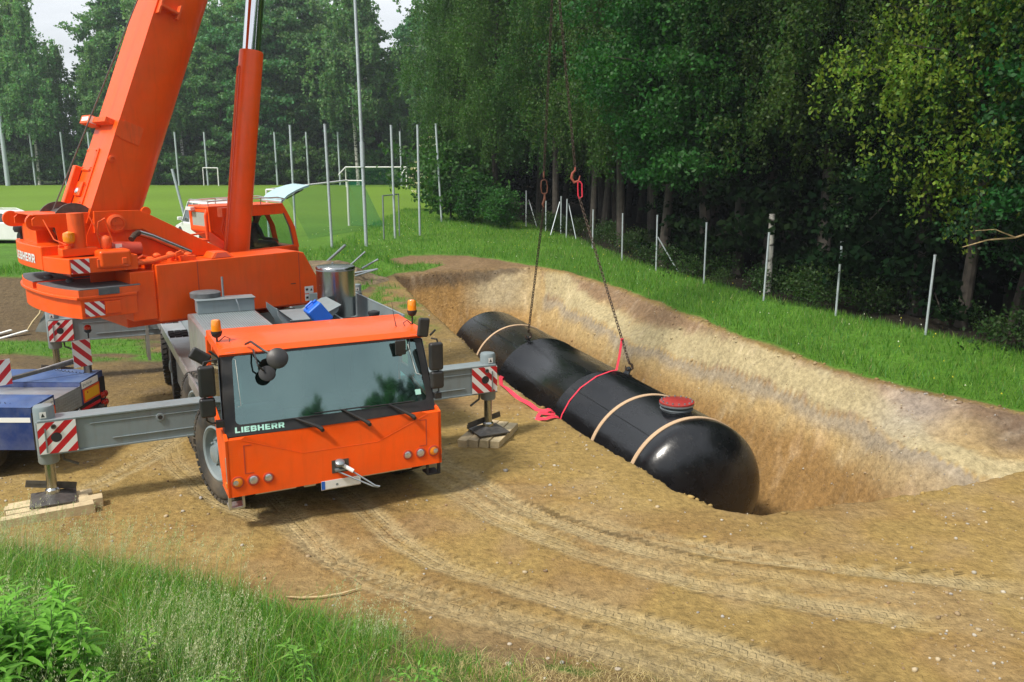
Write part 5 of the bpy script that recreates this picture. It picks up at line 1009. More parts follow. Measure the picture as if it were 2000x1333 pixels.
C2 = empty('lifting_chain', tuple(TOP)); tag(C2, 'rusty chain on the right with a red shackle, hooked to the near tank lug', 'chain', 'chains the tank hangs on')
r2a = Vector((1.55, 21.3, 4.28)); r2b = Vector((1.655, 21.25, 3.60)); e2 = LUG[1]+Vector((0, 0, .16))
m = MB(); chain(m, (0, 0, -.1), rel(r2a, TOP)); m.build('upper_chain', 'rust', C2)
m = MB(); q = rel(r2a, TOP); m.tube([tuple(q+Vector(v)) for v in ((0, 0, .05), (0, 0, -.03), (-.07, 0, -.10), (-.09, 0, -.22), (-.02, 0, -.32), (.09, 0, -.28), (.12, 0, -.16))], [.02, .025, .030, .034, .034, .026, .012], 8); m.build('clevis_hook', 'orred', C2)
m = MB(); q = rel(r2b, TOP); m.tube([tuple(q+Vector(v)) for v in ((-.04, 0, .36), (.02, 0, .38), (.06, 0, .32), (.075, 0, .02), (.0, 0, -.03), (-.03, 0, .04))], .017, 8, True); m.build('shackle', 'sling', C2)
m = MB(); chain(m, rel(r2b, TOP), rel(e2, TOP)); m.build('lower_chain', 'rust', C2); hook_at(e2, C2, TOP)
# red webbing strap: over the tank, and its loose end on the soil
ST = empty('ratchet_strap', (0, 0, 0)); tag(ST, 'red webbing strap draped over the tank with a loose end on the soil', 'strap')
def on_tank(s, a, e=.012): a = R(a); return TC+TD*s+TS*(math.sin(a)*(TR+e))+Vector((0, 0, math.cos(a)*(TR+e)))
pts_ = []; ups = []
kn = r2b.lerp(e2, .86); pts_.append(kn); ups.append((0, -1, .4))
for (s, a) in ((-2.05, 16), (-2.3, 4), (-2.5, -14), (-2.62, -34), (-2.68, -50), (-2.71, -64), (-2.72, -80), (-2.72, -100)): p = on_tank(s, a, .015); pts_.append(p); ups.append(tuple(p-(TC+TD*s)))
pts_.insert(1, kn.lerp(pts_[1], .5)-Vector((0, 0, .06))); ups.insert(1, ups[0]); m = MB(); m.ribbon(pts_, ups, .055, .006); m.tube([tuple(kn+Vector((.03*math.cos(a), .03*math.sin(a), .01*math.sin(3*a)))) for a in [2*math.pi*i/10 for i in range(10)]], .016, 6, True); m.build('webbing', 'sling', ST)
lo = [(-.16, 17.85), (-.24, 17.3), (-.22, 16.8), (-.05, 16.3), (.12, 15.85), (.30, 15.38), (.45, 15.0), (.62, 14.92), (.76, 14.98), (.72, 14.75), (.50, 14.72), (.44, 14.52), (.60, 14.40), (.80, 14.60), (.86, 14.66)]
fine = []
for i in range(len(lo)-1):
    for t in (0, .33, .66): fine.append((lo[i][0]*(1-t)+lo[i+1][0]*t, lo[i][1]*(1-t)+lo[i+1][1]*t))
pts_ = [(x, y, g1z(x, y)+.02+.02*math.sin(i*.9)+.012) for i, (x, y) in enumerate(fine)]; ups = [(.5*math.sin(i*.35), .3*math.cos(i*.5)-.4, 1) for i in range(len(pts_))]
m = MB(); m.ribbon(pts_, ups, .085, .005); m.build('loose_end', 'sling', ST)
# ------------------------------------------------------------------ timbers below the outrigger feet
mC = Matrix.Translation((-2.185, 10.3, 0)) @ Matrix.Rotation(R(27), 4, 'Z')
def timber(x, y, L, w_, h, rz, label, group, mt='timber', seed=0, z=None):
    m = MB(); r_ = random.Random(seed); j = lambda a: a+r_.uniform(-.008, .008)
    m.hexa([(j(-L/2), j(-w_/2), 0), (j(L/2), j(-w_/2), 0), (j(L/2), j(w_/2), 0), (j(-L/2), j(w_/2), 0), (j(-L/2), j(-w_/2), j(h)), (j(L/2), j(-w_/2), j(h)), (j(L/2), j(w_/2), j(h)), (j(-L/2), j(w_/2), j(h))])
    o = m.build('timber_baulk', mt, None, bevel=.008); p = mC @ Vector((x, y, 0)); o.location = (p.x, p.y, g1z(p.x, p.y)-.02 if z is None else z); o.rotation_euler = (0, 0, R(27+rz)); return tag(o, label, 'timber', group)
timber(-3.38, 1.62, 1.06, .155, .14, 6, 'front pale timber baulk under the left outrigger foot', 'timbers under the left outrigger foot', seed=1)
timber(-3.30, 1.80, 1.12, .15, .135, 5, 'longest pale timber baulk, second from the front, under the left outrigger foot', 'timbers under the left outrigger foot', seed=2)
timber(-3.40, 1.97, .98, .15, .13, 4, 'third pale timber baulk, behind the longest one, under the left outrigger foot', 'timbers under the left outrigger foot', seed=3)
timber(-3.36, 2.13, 1.0, .13, .11, 5, 'rearmost pale timber baulk under the left outrigger foot', 'timbers under the left outrigger foot', seed=4)
for i, (lb, mt) in enumerate((('leftmost short timber block, notched at its end, under the right outrigger foot', 'timber2'), ('second timber block from the left with a dark wet end under the right outrigger foot', 'timber2'), ('third timber block from the left under the right outrigger foot', 'timber'), ('rightmost wide timber block under the right outrigger foot', 'timber'))):
    q_ = (i-1.5)*.172; timber(3.08+q_*.79, 2.07-q_*.61, 1.15-.03*i, .155, .14, 46, lb, 'timber blocks under the right outrigger foot', mt, seed=10+i)
for s in (-1, 1):
    for k in range(3):
        timber(s*3.33, 9.05+k*.16, 1.0, .15, .13, 0, ('front', 'middle', 'rear')[k]+' timber baulk under the rear '+('left' if s < 0 else 'right')+' outrigger foot', 'timbers under the rear outrigger feet', seed=20+k)
# ------------------------------------------------------------------ blue low-loader trailer, rear end
TRL = empty('low_loader_trailer', (-6.8, 12.7, 0), R(90)); tag(TRL, 'blue low-loader trailer with yellow reflector plates and a checker plate ramp at the left edge', 'trailer')
# local: x = world +y (width), y = world -x (forward), rear face at y=0
m = MB()
# sloping rear deck halves and side walls
def slp(y): return 1.04 if y < 1e-6 else 1.04
for xa, xb in ((-1.13, -.50), (.27, 1.02)):
    m.mat(0).add([(xa, 0, 1.07), (xb, 0, 1.09), (xb, 5, 1.12), (xa, 5, 1.12), (xa, 0, .45), (xb, 0, .45), (xb, 5, .45), (xa, 5, .45)], [(4, 5, 1, 0), (0, 3, 7, 4), (5, 6, 2, 1), (7, 3, 2, 6), (4, 7, 6, 5)]); m.mat(1).add([(xa+.004, 0.004, 1.074), (xb-.004, 0.004, 1.094), (xb-.004, 5, 1.124), (xa+.004, 5, 1.124)], [(0, 1, 2, 3)])
m.mat(0).box((-.5, .02, .45), (.27, 5, .72)); m.mat(0).prism([(1.02, .0, .5), (1.32, .55, .5), (1.32, 5, .5), (1.02, 5, .5)], (0, 0, .53)); m.mat(1).prism([(1.024, .02, 1.032), (1.30, .56, 1.032), (1.30, 5, 1.032), (1.024, 5, 1.032)], (0, 0, .006))
TB = m.build('trailer_body', ['blue', 'bluedeck'], TRL, bevel=0)
m = MB(); m.box((-.49, 0, .73), (.26, 5, 1.0)).box((-.5, -.006, .70), (.27, .004, 1.02))
for i in range(13):
    for j in range(6): m.hexa([(-.47+i*.056, -.012, .73+j*.048), (-.455+i*.056, -.012, .725+j*.048), (-.455+i*.056, -.004, .725+j*.048), (-.47+i*.056, -.004, .73+j*.048), (-.465+i*.056, -.012, .75+j*.048), (-.45+i*.056, -.012, .745+j*.048), (-.45+i*.056, -.004, .745+j*.048), (-.465+i*.056, -.004, .75+j*.048)])
m.build('checker_plate_ramp', 'alu', TRL)
for (xa, xb) in ((-.86, -.52), (.33, .86)):
    m = MB(); m.box((xa, -.012, .72), (xb, -.002, .94)); o = m.build('reflector_frame', 'ored', TRL); m = MB(); m.box((xa+.035, -.016, .75), (xb-.035, -.0125, .91)); m.build('reflector_plate', 'yellow', o); m = MB(); m.cyl((xa+.12, -.02, .87), (xa+.12, -.015, .87), .018, n=10); m.build('side_marker', 'redor', o)
    m = MB(); m.box((xa-.03, -.012, .955), (xb-.03, -.004, 1.06)); o = m.build('number_plate', 'paper', TRL)
    m = MB()
    for i in range(8): m.box((xa+.01+i*.038, -.0135, .985+.01*(i % 2)), (xa+.03+i*.038, -.0125, 1.025-.008*(i % 3)))
    m.build('plate_print', 'grey', o)
m = MB(); m.box((-1.14, -.01, .45), (-.9, .0, 1.0)).box((-.5, -.008, .46), (1.0, .0, .70)).box((.87, -.02, .45), (1.03, .0, 1.0)); m.build('lamp_panel', 'black', TRL)
m = MB(); m.box((.22, -.018, .60), (.84, -.0085, .65)); m.build('red_marker_strip', 'red', TRL)
for x in (.90, .99):
    for z in (.70, .56): m = MB(); m.lathe([(.055, 0), (.055, .03), (.03, .045), (.001, .047)], o=(x, -.02, z), ax=(0, -1, 0), n=16); m.build('tail_lamp', 'redlens', TRL)
for x, z in ((.68, .5), (.82, .52)): m = MB(); m.lathe([(.05, 0), (.05, .05), (.02, .06)], o=(x, -.01, z), ax=(0, -1, 0), n=14); m.build('socket', 'dsteel', TRL)
# maker's badge: white outline with lettering
m = MB(); bz = .56; O_ = [(-.36, bz), (-.30, bz+.06), (-.27, bz+.045), (-.14, bz+.075), (-.10, bz+.10), (-.04, bz+.07), (.08, bz+.08), (.16, bz+.115), (.20, bz+.06), (.12, bz), (-.02, bz-.02), (-.28, bz-.045)]
m.tube([(x, -.012, z) for x, z in O_], .006, 4, True); m.build('badge_outline', 'white', TRL); text_mesh('badge_lettering', 'Nooteboom', .085, 'white', TRL, basis((-.29, -.0115, bz-.01), (1, 0, .05), (0, 0, 1)), bold=.002, sx=.98)
m = MB(); m.box((-1.131, .02, .86), (-1.136, .95, .93)); m.build('white_stripe', 'white', TRL)
m = MB(); m.lathe([(.30, -.12), (.385, -.13), (.405, -.08), (.405, .08), (.385, .13), (.30, .12)], ax=(1, 0, 0), n=36, caps=False)
TW = m.build('wheel', 'rubber', TRL); TW.location = (-.95, .95, .41); m = MB(); m.lathe([(.30, -.11), (.26, -.09), (.20, -.02), (.12, -.04), (.1, -.1), (.001, -.11)], ax=(1, 0, 0), n=24, caps=False); m.build('rim', 'grey', TW)
for y in (.95, 2.1, 3.25):
    for x in (-.95, .95):
        if (x, y) != (-.95, .95): o = dup(TW); o.location = (x, y, .41)
for y0_ in (.0,): 
    m = MB(); m.tube([(.35, .05, 1.30), (.95, -.0, 1.32)], .028, 6)
m = MB(); m.hexa([(.85, .12, 1.30), (.85, .18, 1.30), (-.2, 1.45, 1.06), (-.2, 1.38, 1.06), (.85, .12, 1.36), (.85, .18, 1.36), (-.2, 1.45, 1.12), (-.2, 1.38, 1.12)]).box((.82, .10, 1.04), (.9, .2, 1.36)); m.hexa([(-.2, 1.38, 1.06), (-.2, 1.45, 1.06), (-.9, 2.6, 1.12), (-.9, 2.5, 1.12), (-.2, 1.38, 1.12), (-.2, 1.45, 1.12), (-.9, 2.6, 1.18), (-.9, 2.5, 1.18)]); m.build('swivel_bar', 'dsteel', TRL, bevel=.006)
m = MB(); m.tube([(-.2, 1.3, 1.1), (.25, .9, 1.2), (.8, .2, 1.375)], .012, 6).cyl((.1, 1.1, 1.13), (.1, 1.1, 1.28), .012, n=6).cyl((-.3, 1.5, 1.1), (-.3, 1.5, 1.26), .012, n=6); m.build('silver_rail', 'alu', TRL)
def spring(parent, a, b, n=60, r=.018):
    a = Vector(a); b = Vector(b); d = b-a; u = d.orthogonal().normalized(); w_ = d.normalized().cross(u); m = MB(); m.tube([tuple(a+d*(i/n)+u*(r*math.cos(i*1.2))+w_*(r*math.sin(i*1.2))) for i in range(n+1)], .004, 4); m.build('coil_spring', 'blackm', parent)
spring(TRL, (.95, .9, 1.15), (.80, .15, 1.08)); spring(TRL, (-.7, 1.4, 1.15), (-.95, .4, 1.08))
WB1 = stripe_board('warning_board', TRL, (.62, .24, 1.22), (.36, -.25, 0), (0, 0, 1), .30, .44, pitch=.11, sgn=-1)
m = MB(); m.cyl((.93, .12, 1.2), (.93, .12, 1.78), .012, n=8).lathe([(.03, 0), (.055, .03), (.055, .06)], o=(.93, .12, 1.74), n=14); lb = m.build('lamp_post', 'blackm', TRL); m = MB(); m.lathe([(.055, .06), (.055, .10), (.03, .13), (.001, .135)], o=(.93, .12, 1.74), n=16); m.build('lamp_lens', 'redlens', lb)
WB2 = stripe_board('warning_board', TRL, (-.12, 1.15, 1.10), (.36, -.30, 0), (0, 0, 1), .30, .40, pitch=.12, sgn=1)
# ------------------------------------------------------------------ cars behind the crane
def car(label, loc, rz, L, H, kind, group='cars parked behind the crane'):
    r = empty('parked_car', loc, rz); tag(r, label, 'car', group); hw = .88; m = MB()    # x: rear (0) -> front (L)
    low = [(0.0, .42), (.05, .25), (L-.1, .22), (L, .40), (L-.02, .62), (L-.15, .74), (L-1.15, .95), (.12, 1.0), (.0, .80)]
    m.prism([(x, -hw, z) for x, z in low], (0, 2*hw, 0)); body = m.build('body', 'white', r, bevel=.06, segs=3)
    m = MB(); rb, rf = (.35, L-1.9) if kind != 'van' else (.22, L-1.55); g = hw-.16
    def gh(z0, z1, e): 
        b0, b1 = (.06, L-1.1) if True else 0; t = lambda z: (z-.95)/(H-.95)
        p = lambda z: [(b0+(rb-b0)*t(z)+e, -(hw-.02-.17*t(z))+e, z), (b1+(rf-b1)*t(z)-e, -(hw-.02-.17*t(z))+e, z), (b1+(rf-b1)*t(z)-e, (hw-.02-.17*t(z))-e, z), (b0+(rb-b0)*t(z)+e, (hw-.02-.17*t(z))-e, z)]
        m.hexa(p(z0)+p(z1))
    gh(.95, H-.09, .015); m.build('window_band', 'carglass', body)
    m = MB(); gh(H-.10, H, 0); m.build('roof', 'white', body, bevel=.04, segs=3)
    def tt(z): return (z-.95)/(H-.95)
    for xa, xb in ((.06, rb), (L*.30, L*.32), (L*.52, L*.51), (L-1.1, rf)):
        for s in (-1, 1):
            y0_, y1_ = s*(hw-.015), s*(hw-.18); wd = .09 if xa < .1 else .05
            m = MB(); m.hexa([(xa, y0_, .95), (xa+wd*1.6, y0_, .95), (xa+wd*1.6, y0_-s*.03, .95), (xa, y0_-s*.03, .95), (xb, y1_, H-.05), (xb+wd, y1_, H-.05), (xb+wd, y1_-s*.03, H-.05), (xb, y1_-s*.03, H-.05)]); m.build('pillar', 'white', body)
    for s in (-1, 1):
        m = MB(); m.box((-.012, s*.58, .72), (.10, s*(hw+.004), .86)); m.build('tail_light', 'redlens', r)
        m = MB(); m.tube([(rb+.15, s*(hw-.24), H), (rb+.25, s*(hw-.24), H+.05), (rf-.2, s*(hw-.24), H+.05), (rf-.05, s*(hw-.24), H)], .016, 6); m.build('roof_rail', 'alu', r)
        m = MB(); m.box((L-.18, s*.5, .60), (L+.004, s*(hw-.03), .74)); m.build('headlight', 'lens', r)
        m = MB(); m.box((L-1.25, s*(hw), 1.0), (L-1.12, s*(hw+.18), 1.14)); m.build('wing_mirror', 'white', r, bevel=.03)
    m = MB(); m.box((-.03, -.8, .30), (.06, .8, .52)); m.build('bumper', 'grey', r, bevel=.03)
    m = MB(); m.box((-.045, -.26, .56), (-.02, .26, .67)); m.build('number_plate', 'paper', r)
    tw = None
    for x in (.78, L-.82):
        for s in (-1, 1):
            if tw is None:
                m = MB(); m.lathe([(.20, -.1), (.30, -.11), (.325, -.08), (.325, .08), (.30, .11), (.20, .1)], ax=(0, 1, 0), n=28, caps=False); tw = m.build('wheel', 'rubber', r); m = MB(); m.lathe([(.20, -.085), (.17, -.07), (.05, -.10), (.001, -.105)], ax=(0, 1, 0), n=20, caps=False).lathe([(.20, .085), (.17, .07), (.05, .10), (.001, .105)], ax=(0, 1, 0), n=20, caps=False); m.build('rim', 'alu', tw); o = tw
            else: o = dup(tw)
            o.location = (x, s*(hw-.10), .325)
            m = MB(); m.cyl((x, s*(hw-.02), .34), (x, s*(hw+.003), .34), .385, n=28); m.build('wheel_arch', 'blackm', r)
    return r
car('white estate car with roof rails parked behind the counterweight at the left edge', (-22.9, 35.4, 1.1), R(-4), 4.3, 1.38, 'car')
v_ = car('white van with dark windows parked behind the operator\'s cab of the crane', (-10.7, 32.6, 1.12), R(126), 4.5, 1.80, 'van')
# ------------------------------------------------------------------ goals, masts and posts
def tubes(name, parts_, mat, label, cat, group=None, loc=(0, 0, 0)):
    r = empty(name, loc); tag(r, label, cat, group)
    for nm, pts_, rad in parts_: m = MB(); m.tube([tuple(Vector(p)-Vector(loc)) for p in pts_], rad, 8); m.build(nm, mat, r)
    return r
def net_mat():
    m = bpy.data.materials.new('green_net'); m.use_nodes = True; t = m.node_tree; t.nodes.clear(); o = N(t, 'ShaderNodeOutputMaterial'); d = N(t, 'ShaderNodeBsdfDiffuse'); d.inputs[0].default_value = (.02, .22, .12, 1); tr = N(t, 'ShaderNodeBsdfTransparent'); mx = N(t, 'ShaderNodeMixShader'); mx.inputs[0].default_value = .26
    LK(t, tr.outputs[0], mx.inputs[1]); LK(t, d.outputs[0], mx.inputs[2]); LK(t, mx.outputs[0], o.inputs[0]); return m
M['net'] = net_mat()
def sheet(mb, a, b, c, d, n=8, sag=0):     # quad patch with sag
    a, b, c, d = map(Vector, (a, b, c, d)); vs2 = []
    for j in range(n+1):
        for i in range(n+1):
            u, v = i/n, j/n; p = (a*(1-u)+b*u)*(1-v)+(d*(1-u)+c*u)*v; p.z -= sag*4*u*(1-u); vs2.append(p)
    k = n+1; mb.add(vs2, [(j*k+i, j*k+i+1, (j+1)*k+i+1, (j+1)*k+i) for j in range(n) for i in range(n)])
gA, gB = Vector((-10.85, 38.2, g1z(-10.85, 38.2))), Vector((-8.55, 45.0, g1z(-8.55, 45.0))); hA = Vector((0, 0, 2.12)); hB = Vector((0, 0, 2.33)); bk = Vector((.8, -.25, 0))
G = tubes('football_goal', [('goal_post', [gA, gA+hA], .055), ('goal_post', [gB, gB+hB], .06), ('crossbar', [gA+hA, gB+hB], .05), ('net_bracket', [gB+hB, gB+hB+bk, gB+hB+bk*1.5+Vector((0, -1.5, -.25))], .028), ('net_bracket', [gA+hA, gA+hA+bk], .028)], 'white', 'nearest white football goal with a green net behind the operator\'s cab', 'goal', 'football goals')
m = MB(); sheet(m, gA+hA+bk, gB+hB+bk, gB+bk*2.4, gA+bk*2.4, 8, .0); sheet(m, gB+hB, gB+hB+bk, gB+bk*2.4, gB+Vector((.1, 0, 0)), 4); m.build('net', 'net', G)
gA, gB = Vector((-20.3, 106, 1.2)), Vector((-12.9, 106, 1.2)); h = Vector((0, 0, 2.44)); bk = Vector((-.55, 1.9, -.0))
G = tubes('football_goal', [('goal_post', [gA+Vector((0, 0, 0)), gA+h], .07), ('goal_post', [gB, gB+h], .07), ('crossbar', [gA+h, gB+h], .08), ('net_bracket', [gA+h, gA+h-Vector((.7, 1, .9))], .07), ('net_bracket', [gB+h, gB+h-Vector((.5, 1, .9))], .07)], 'white', 'farthest large white football goal at the edge of the wood', 'goal', 'football goals')
m = MB(); sheet(m, gA+h, gB+h, gB+Vector((0, 2, 0)), gA+Vector((0, 2, 0))); m.build('net', 'net', G)
g0 = Vector((-37.6, 111, 1.2)); tubes('football_goal', [('goal_post', [g0, g0+Vector((0, 0, 2.3))], .08), ('goal_post', [g0+Vector((-2.6, 2, 0)), g0+Vector((-2.6, 2, 2.3))], .06), ('crossbar', [g0+Vector((0, 0, 2.3)), g0+Vector((-2.6, 2, 2.3))], .06)], 'white', 'small white goal frame at the edge of the wood between crane boom and cylinder', 'goal', 'football goals')
g0 = Vector((-5.78, 38.6, 1.0)); tubes('pole_frame', [('upright', [g0, g0+Vector((.0, 0, 1.95))], .035), ('upright', [g0+Vector((.52, 1.4, 0)), g0+Vector((.52, 1.4, 1.97))], .03), ('crossbar', [g0+Vector((0, 0, 1.93)), g0+Vector((.52, 1.4, 1.95))], .03)], 'steel', 'low steel pole frame standing on the grass right of the tall mast', 'frame')
def post(x, y, z, h, r, label, cat='post', group=None, lean=(0, 0), name='net_post'):
    m = MB(); m.tube([(0, 0, -.1), (lean[0]*h, lean[1]*h, h)], [r, r], 10); m.cyl((lean[0]*h, lean[1]*h, h), (lean[0]*h, lean[1]*h, h+.03), r*1.15, n=10); o = m.build(name, 'psteel'); o.location = (x, y, z); return tag(o, label, cat, group)
for x, y, h, l, lb in ((-10.8, 42.7, 5.0, 0, 'leftmost near net post, rising behind the raised cab window'), (-7.3, 34.6, 4.85, -.015, 'nearest tall net post, left of the mast'), (-5.4, 39.5, 5.05, -.008, 'tall net post just right of the mast, at the low pole frame'), (-4.4, 40.9, 5.1, 0, 'tall net post second from the right on the grass edge'), (-4.0, 48.9, 5.4, -.045, 'rightmost tall net post, leaning to the left')):
    post(x, y, g1z(x, y), h, .055 if y < 45 else .06, lb, group='near row of tall net posts', lean=(l, 0))
for i, (x, nm) in enumerate(((-63.8, 'first'), (-59.7, 'second'), (-56.1, 'third'), (-50.5, 'fourth'), (-44.6, 'fifth'), (-40.7, 'sixth'), (-31.4, 'seventh'), (-27.2, 'eighth'), (-23.0, 'ninth'), (-14.0, 'tenth'), (-10.4, 'eleventh'))):
    y = 113 if x < -20 else 110; x = x*y/(116 if y > 112 else 110); post(x, y, 1.2, 6.8, .115, f'{nm} post from the left in the far net row before the wood', group='far row of net posts', lean=((-.01, 0)))
m = MB(); m.tube([(0, 0, -.1), (-.05, 0, 5.4), (-.18, 0, 16)], [.075, .07, .05], 12); m.cyl((-.03, 0, 3.35), (-.03, 0, 4.4), .10, n=12); o = m.build('floodlight_mast', 'psteel'); o.location = (-6.3, 36.9, g1z(-6.3, 36.9)); tag(o, 'tallest slim grey mast rising out of the picture right of the crane cylinder', 'mast')
m = MB(); m.tube([(0, 0, -.1), (0, 0, 14)], [.30, .2], 12); o = m.build('floodlight_mast', 'psteel'); o.location = (-65.2, 112, 1.2); tag(o, 'thick pale mast at the left edge in front of the far wood', 'mast')
m = MB(); m.tube([(0, 0, 0), (-.55, 0, 3.0)], [.06, .06], 10); m.tube([(.08, .0, 0), (-.55, 0, 3.0)], [.03, .03], 6); o = m.build('leaning_pole', 'psteel'); o.location = (-14.9, 39.5, 1.1); tag(o, 'leaning grey pole between the crane boom and the white van', 'pole')
for x, y, z, h, lb, ln in ((10.2, 20.6, .3, 1.95, 'first galvanised fence post from the right', .02), (8.8, 22.8, .35, 1.98, 'second galvanised fence post from the right', .005), (7.5, 25.1, .4, 2.0, 'third galvanised fence post from the right', .02), (6.4, 28.2, .48, 2.0, 'fourth galvanised fence post from the right', 0), (5.3, 31.2, .5, 2.0, 'fifth galvanised fence post from the right, with a slanting brace', -.01), (4.4, 34.0, .55, 1.85, 'sixth fence post from the right, below the green branch', -.01), (3.6, 38.1, .62, 1.7, 'seventh fence post from the right', 0), (2.7, 42.5, .7, 1.9, 'eighth fence post from the right, beside the chain', .01), (2.55, 44.7, .74, 1.9, 'ninth fence post from the right, close to the eighth', 0), (1.8, 45.6, .75, 1.6, 'tenth fence post from the right, left of the chain', 0), (.8, 48.5, .8, 1.97, 'eleventh fence post from the right', 0), (-.2, 55.8, .92, 1.7, 'twelfth fence post, far end before the dark shrubs', 0)):
    post(x, y, g1z(x, y), h, .03 if y < 35 else .036, lb, group='fence posts at the edge of the wood', lean=(ln, 0), name='fence_post')
for (a, b, lb) in (((5.32, 31.2, 1.75), (6.1, 31.0, .45), 'slanting brace pole on the fifth fence post from the right'), ((2.45, 44.2, 2.4), (1.95, 43.6, .7), 'slanting brace pole left of the two close fence posts'), ((2.8, 42.6, 2.4), (3.15, 42.0, .7), 'slanting brace pole right of the two close fence posts'), ((.95, 48.7, 2.3), (1.4, 48.2, .8), 'slanting brace pole near the far end of the fence')):
    m = MB(); m.tube([(0, 0, 0), tuple(Vector(a)-Vector(b))], .024, 8); o = m.build('brace_pole', 'psteel'); o.location = b; tag(o, lb, 'pole', 'brace poles of the fence')
# debris heap with bent poles, boulder
for (a, b, r_, lb) in (((-6.9, 30.6, .7), (-5.9, 30.2, 1.55), .05, 'thick grey pole sticking out of the rubble beside the crane nose'), ((-6.05, 29.6, .55), (-5.15, 29.9, 1.35), .03, 'thin grey pole leaning up from the rubble behind the silver canister'), ((-5.3, 30.0, .75), (-4.75, 30.2, 1.05), .035, 'short grey pole pointing right out of the rubble'), ((-5.6, 29.3, .65), (-4.7, 29.5, .78), .035, 'grey pole lying almost level on the rubble'), ((-5.6, 29.0, .55), (-4.65, 29.4, .80), .03, 'bent lower grey pole lying on the rubble'), ((-6.6, 30.0, .5), (-6.25, 29.6, 1.0), .03, 'stubby grey pole close to the crane nose')):
    m = MB(); m.tube([(0, 0, 0), tuple(Vector(b)-Vector(a))], r_, 8); o = m.build('scrap_pole', 'steel'); o.location = a; tag(o, lb, 'pole', 'scrap poles on the rubble heap')
def rock(r, seed, sx=1, sy=1, sz=1, n=2):
    rr = random.Random(seed); import bmesh
    bm = bmesh.new(); bmesh.ops.create_icosphere(bm, subdivisions=n, radius=r); ph = [rr.uniform(0, 6) for _ in range(6)]
    for v in bm.verts:
        p = v.co/r; f = 1+.13*math.sin(2.3*p.x+ph[0])+.10*math.sin(3.1*p.y+ph[1])+.10*math.sin(2.7*p.z+ph[2])+.05*math.sin(7*p.x+5*p.y+ph[3]); v.co = Vector((p.x*sx, p.y*sy, p.z*sz))*r*f
    me = bpy.data.meshes.new('stone'); bm.to_mesh(me); bm.free(); me.polygons.foreach_set('use_smooth', [True]*len(me.polygons)); me.materials.append(M['grit']); return me
def put(me, name, loc, label, cat, group=None):
    o = bpy.data.objects.new(name, me); COL.objects.link(o); o.location = loc; return tag(o, label, cat, group)
put(rock(.27, 3, 1.2, 1, .8), 'boulder', (-5.5, 26.9, g1z(-5.5, 26.9)+.42), 'pale boulder on the bank behind the silver canister', 'boulder')
put(rock(.24, 8, 1, 1, .9), 'boulder', (-5.2, 27.3, g1z(-5.2, 27.3)+.1), 'darker stone in the soil below the pale boulder', 'boulder')
# rubble heap soil
hm = MB(); vs2 = []; nn = 22
for j in range(nn):
    for i in range(nn):
        u, v = i/(nn-1)*2-1, j/(nn-1)*2-1; x, y = -5.8+u*1.6, 29.9+v*1.2; rr_ = math.hypot(u, v); z = g1z(x, y)-.06+.38*max(0, 1-rr_**2)*(1+.8*float(fbm(np.array([x*2.2]), np.array([y*2.2]), 5)[0])); vs2.append((x, y, z))
hm.add(vs2, [(j*nn+i, j*nn+i+1, (j+1)*nn+i+1, (j+1)*nn+i) for j in range(nn-1) for i in range(nn-1)]); M['soilheap'] = pm('dark_heap_soil', (.16, .12, .07), .95, namt=.4, nscale=6, bump=.7, bscale=18, bdist=.05); o = hm.build('rubble_heap', 'soilheap'); tag(o, kind='structure')
# dark sheet on the bank at the left, with pale cord and laths
m = MB(); m.prism([(-12.2, 21.3, .15), (-10.9, 21.5, .10), (-10.7, 21.5, .75), (-11.5, 21.9, 1.0), (-12.0, 21.8, .9)], (.02, .08, .03)); o = m.build('ground_sheet', 'concrete'); tag(o, 'dark grey sheet leaning on the earth bank behind the counterweight', 'sheet')
m = MB(); m.tube([(-12.05, 21.7, 1.0), (-12.1, 21.5, .65), (-12.25, 21.4, .45), (-12.35, 21.3, .25), (-12.5, 21.1, .18)], .025, 6); tag(m.build('cord', 'straw'), 'pale cord hanging down the edge of the dark sheet', 'cord')
for (x, lb) in ((-12.85, 'pale lath lying left at the foot of the earth bank'), (-12.45, 'pale lath lying right at the foot of the earth bank')):
    m = MB(); m.box((-.05, -.4, 0), (.05, .4, .03)); o = m.build('lath', 'paper'); o.location = (x, 20.75, g1z(x, 20.75)+.03); o.rotation_euler = (R(8), 0, R(-35)); tag(o, lb, 'lath', 'laths by the earth bank')
m = MB(); m.tube([(-9.9, 20.6, .5), (-8.9, 20.9, .62)], .03, 8); tag(m.build('black_bar', 'black'), 'black bar below the rear left outrigger beam', 'bar')
# peeled stick, stones on the soil
m = MB(); pp = [(-2.36, 8.15), (-2.2, 8.14), (-2.0, 8.17), (-1.8, 8.24), (-1.62, 8.36)]; m.tube([(x, y, g1z(x, y)+.03) for x, y in pp], [.006, .011, .013, .012, .008], 7); m.tube([(-2.2, 8.14, g1z(-2.2, 8.14)+.03), (-2.05, 8.25, g1z(-2.05, 8.25)+.04)], [.008, .004], 5); tag(m.build('stick', 'wood'), 'pale peeled stick lying on the soil near the long grass', 'stick')
for (x, y, r_, lb) in ((-.02, 7.28, .020, 'white pebble on the bare soil below the tyre tracks'), (-.03, 6.72, .025, 'brown rounded stone in the grass edge'), (.33, 7.0, .018, 'yellowish pebble beside the grey gravel patch'), (.95, 6.85, .022, 'pale double stone right of the grey gravel patch')):
    put(rock(r_, int(r_*1000)+int(x*50), 1.2, 1, .75), 'pebble', (x, y, g1z(x, y)+r_*.4), lb, 'stone', 'single stones by the grass edge')
